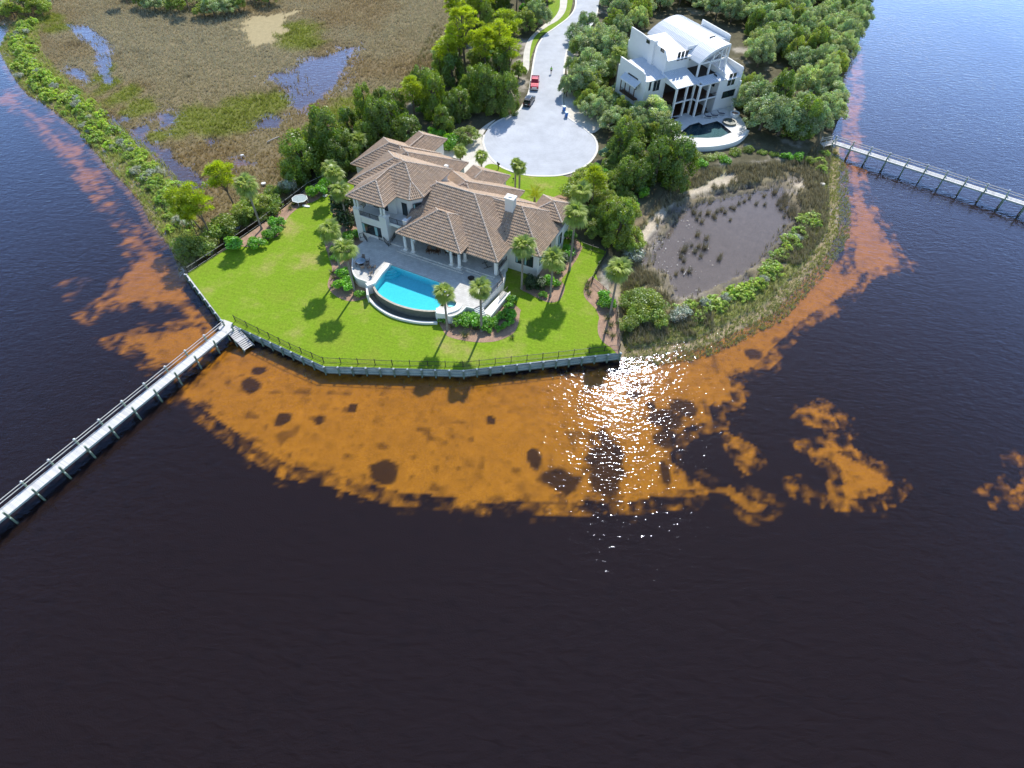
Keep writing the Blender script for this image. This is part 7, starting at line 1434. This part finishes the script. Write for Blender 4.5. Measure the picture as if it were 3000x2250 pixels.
# ---- reed clumps in the pond
rv = []
for k in range(70): a = r_.random()*6.283; l_ = 0.7+0.6*r_.random(); e = 0.8+0.6*r_.random(); b_ = np.array([r_.normal()*0.16,r_.normal()*0.16,-0.3]); d = np.array([math.cos(a)*math.cos(e),math.sin(a)*math.cos(e),math.sin(e)])*l_; s_ = np.array([-math.sin(a),math.cos(a),0])*0.028; rv += [b_-s_, b_+s_, b_+d+np.array([0,0,.25])]
reed_me = np_mesh('reeds', np.array(rv), 3, L_reed, np.repeat(0.5+0.9*r_.random((70,1)),3,0)*np.ones((1,3)))
RD = [(2043,690,1.3),(2071,700,1.2),(2066,725,1.6),(2046,722,1.1),(2035,738,1.2),(2053,752,1.0),(2108,760,1.1),(2112,748,.8),(2000,735,1.5),(2008,728,1.2),(1995,755,1.1),(2005,765,.9),(2000,790,.9),(2018,795,1.2),(1980,805,.9),(2027,720,.8),(2035,625,1.2),(2042,640,1.0),(2055,650,1.1),(2050,628,1),(2030,618,.9),(2075,625,1.2),(2090,632,1.1),(2100,620,1),(2095,640,.9),(2115,615,1.1),(2125,622,1),(2140,608,.9),(2150,612,1),(2165,598,1),(2140,645,.7),(2270,565,1.6),(2240,600,.9),(2215,598,.9),(2280,600,1.2),(2290,612,1.3),(2300,600,1.5),(2310,620,1.4),(2320,610,1.5),(2285,590,1.2),(2300,590,1.4),(2318,632,1.4),(2330,640,1.3),(2325,622,1.4),(2298,636,.9),(2297,662,.6),(2315,665,.7),(2180,590,.9),(2195,582,.9),(2240,575,1),(2300,575,1.5),(2340,600,1.4),(2345,630,1.3),(2335,585,1.4)]
for i, (x, y, s_) in enumerate(RD): o = bpy.data.objects.new('reed_clump', reed_me); col.objects.link(o); o.location = at(x, y, 0.0); o.scale = (s_,s_,s_); o.rotation_euler = (0,0,i*1.3); tag(o, ('large ' if s_ > 1.35 else 'middling ' if s_ > 1.0 else 'small ')+'reed clump in the pond '+('at the sandy upper right corner' if x > 2230 and y < 645 else 'by the right shore' if x > 2230 else 'along the upper edge' if y < 660 and x > 2070 else 'near the upper left shore' if y < 660 else 'in the open middle' if x > 2060 else 'in the loose cluster left of the middle' if y < 775 else 'near the lower left shore'), 'reed', 'reed clumps in the pond')
# ---- uncountable grasses
def scatter(name, X, Y, Z, hgt, colr, nb, width, lean, seed, wind=(0,0)):
    g = np.random.default_rng(seed); n = len(X); a = g.random((n,nb))*6.283; h_ = hgt[:,None]*(0.6+0.7*g.random((n,nb))); ln = lean*(0.4+0.9*g.random((n,nb))); ox = g.normal(0,0.10,(n,nb)); oy = g.normal(0,0.10,(n,nb))
    bx = X[:,None]+ox; by = Y[:,None]+oy; bz = np.repeat(Z[:,None],nb,1)-0.05; tx = bx+np.cos(a)*ln*h_+wind[0]*h_; ty = by+np.sin(a)*ln*h_+wind[1]*h_; tz = bz+h_; w_ = width*(0.7+0.6*g.random((n,nb)))
    sx = -np.sin(a+0.6)*w_; sy = np.cos(a+0.6)*w_
    V = np.stack([np.stack([bx-sx,by-sy,bz],-1),np.stack([bx+sx,by+sy,bz],-1),np.stack([tx,ty,tz],-1)],2).reshape(-1,3)
    C = colr[:,None,:]*(0.65+0.7*g.random((n,nb,1))); C = np.repeat(C.reshape(-1,3),3,0); return np_obj(name, V, 3, 3, L_marsh, C, kind='stuff')
g = np.random.default_rng(5); n = 120000; X = g.uniform(-185,-10,n); Y = g.uniform(78,222,n); Z, Cc, Fm = fields(X, Y)
keep = (Fm['l2'] > -0.2) & (Fm['bl'] < -0.2) & (Fm['up'] < 0.5) & (Fm['wet'] < 0.1) & (Z > -0.12) & (Fm['tan'] < 0.3+0.7*g.random(n))
keep |= (Fm['l2'] > 0) & (Fm['wet'] > 0.1) & (g.random(n) < np.where(Fm['wet'] < 1.8, 0.30, 0.07)) & (Fm['bl'] < -1) & (Fm['up'] < 0) & (Fm['n1'] > 0.1)
X, Y, Z = X[keep], Y[keep], np.maximum(Z[keep], -0.1); gr = Fm['green'][keep][:,None]; n1k = Fm['n1'][keep]; n4k = Fm['n4'][keep]
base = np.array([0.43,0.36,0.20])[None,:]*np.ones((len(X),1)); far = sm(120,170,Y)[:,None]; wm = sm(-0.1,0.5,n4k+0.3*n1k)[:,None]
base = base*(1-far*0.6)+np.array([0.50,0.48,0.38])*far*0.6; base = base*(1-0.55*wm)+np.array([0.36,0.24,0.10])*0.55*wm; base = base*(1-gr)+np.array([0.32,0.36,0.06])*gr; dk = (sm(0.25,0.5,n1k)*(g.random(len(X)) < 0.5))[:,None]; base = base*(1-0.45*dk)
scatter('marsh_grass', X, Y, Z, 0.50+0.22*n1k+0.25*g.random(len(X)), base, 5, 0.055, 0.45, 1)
# green fringe along both river shores
n = 60000; X = np.concatenate([g.uniform(-150,-55,n), g.uniform(5,70,n)]); Y = np.concatenate([g.uniform(70,185,n), g.uniform(55,125,n)]); Z, Cc, Fm = fields(X, Y)
k1 = (Fm['l2'] > -0.9) & (Fm['bl'] < 0.9) & (Fm['bl'] > -3.2) & (Fm['up'] < -1) & (Fm['l2'] < 3.2); k2 = (Fm['lr'] > -2.4+0.8*Fm['n2']) & (Fm['lr'] < np.where(Y < 96, 4.0, 1.2)) & (Fm['pd'] < -2.0) & (Fm['up'] < -0.6) & (X > 17)
keep = (k1 | k2) & (g.random(2*n) < 0.75); X, Y, Z, lrk = X[keep], Y[keep], np.maximum(Z[keep],-0.12), Fm['lr'][keep]; mixv = g.random((len(X),1)); base = np.array([0.31,0.37,0.07])*(1-mixv)+np.array([0.40,0.40,0.17])*mixv
scatter('shore_grass', X, Y, Z, 0.32+0.25*g.random(len(X)), base, 5, 0.05, 0.6, 2)
n = 40000; X = g.uniform(-160,-55,n); Y = g.uniform(70,190,n); Z, Cc, Fm = fields(X, Y); keep = (Fm['bl'] > -0.6) & (Fm['up'] < -0.5); X, Y, Z = X[keep], Y[keep], Z[keep]; mixv = g.random((len(X),1)); base = np.array([0.24,0.32,0.05])*(1-mixv)+np.array([0.34,0.33,0.13])*mixv
scatter('spit_grass', X, Y, Z, 0.5+0.5*g.random(len(X)), base*1.5, 6, 0.065, 0.6, 6)
wx = []; wy = []
for i in range(1,4):
    a, b = W2[i], W2[i+1]; d = (b-a).normalized(); nn = Vector((d.y,-d.x))
    for k in range(int((b-a).length*0.9)):
        if g.random() < 0.5: q = a.lerp(b, g.random())+nn*(1.0+abs(g.normal())*1.6); wx.append(q.x); wy.append(q.y)
wx = np.array(wx); wy = np.array(wy); scatter('shore_weeds', wx, wy, np.zeros(len(wx))-0.2, 0.55+0.2*g.random(len(wx)), np.array([[0.22,0.25,0.08]])*np.ones((len(wx),1)), 7, 0.03, 0.5, 8)
# grey reeds and grass round the pond
n = 60000; X = g.uniform(18,85,n); Y = g.uniform(60,135,n); Z, Cc, Fm = fields(X, Y)
k1 = (Fm['lr'] > 0.4) & (Fm['pd'] < -0.1) & (Fm['up'] < 0.8) & (Fm['n2'] > -0.28) & (Cc[:,0] < 0.40); keep = k1 | ((Fm['pd'] > -0.1) & (Fm['pd'] < 1.6) & (g.random(n) < 0.10))
upper = (Y > 84) | (X < 32); keep &= (upper | (g.random(n) < 0.12)); X, Y, Z = X[keep], Y[keep], np.maximum(Z[keep],-0.1); mixv = g.random((len(X),1)); base = np.array([0.20,0.185,0.10])*(1-mixv)+np.array([0.34,0.31,0.23])*mixv
scatter('pond_reeds', X, Y, Z, 0.75+0.5*g.random(len(X)), base, 5, 0.05, 0.35, 3, (-0.35,0.12))
# rough grass of the bushy bank under the fence and the shaded floor of the woods
n = 26000; X = g.uniform(-60,60,n); Y = g.uniform(60,190,n); Z, Cc, Fm = fields(X, Y)
keep = (Fm['up'] > -6) & (Fm['up'] < 0.6) & (Fm['l2'] > 0) & (Fm['wet'] < -2); X, Y, Z = X[keep], Y[keep], Z[keep]; mixv = g.random((len(X),1)); base = np.array([0.12,0.15,0.035])*(1-mixv)+np.array([0.24,0.19,0.09])*mixv
scatter('bank_grass', X, Y, Z, 0.5+0.5*g.random(len(X)), base, 5, 0.06, 0.5, 4)
# floating debris flecks left in the pond, sun glitter painted into their pale colour
n = 900; X = g.uniform(18,60,n); Y = g.uniform(62,105,n); Z, Cc, Fm = fields(X, Y)
c0 = at(1935,720); keep = (Fm['pd'] > -0.3) & (np.hypot((X-c0.x)/8.5,(Y-c0.y)/15) < 0.75+0.5*g.random(n)); X, Y = X[keep], Y[keep]; a = g.random(len(X))*3.14; L_ = 0.06+0.16*g.random(len(X))**2; W_ = 0.03+0.06*g.random(len(X))
dx, dy = np.cos(a), np.sin(a); P0 = np.stack([X,Y,np.full(len(X),0.02)],1); u = np.stack([dx*L_,dy*L_,0*X],1); v = np.stack([-dy*W_,dx*W_,0*X],1); lift = np.array([0,0,0.05])
V = np.stack([P0-u-v,P0+u-v,P0+u+v+lift,P0-u+v+lift],1).reshape(-1,3); np_obj('glint_debris', V, 4, 4, L_marsh, np.repeat(0.45+0.35*g.random((len(X),1)),4,0)*np.array([[1,0.97,0.92]]), kind='stuff')
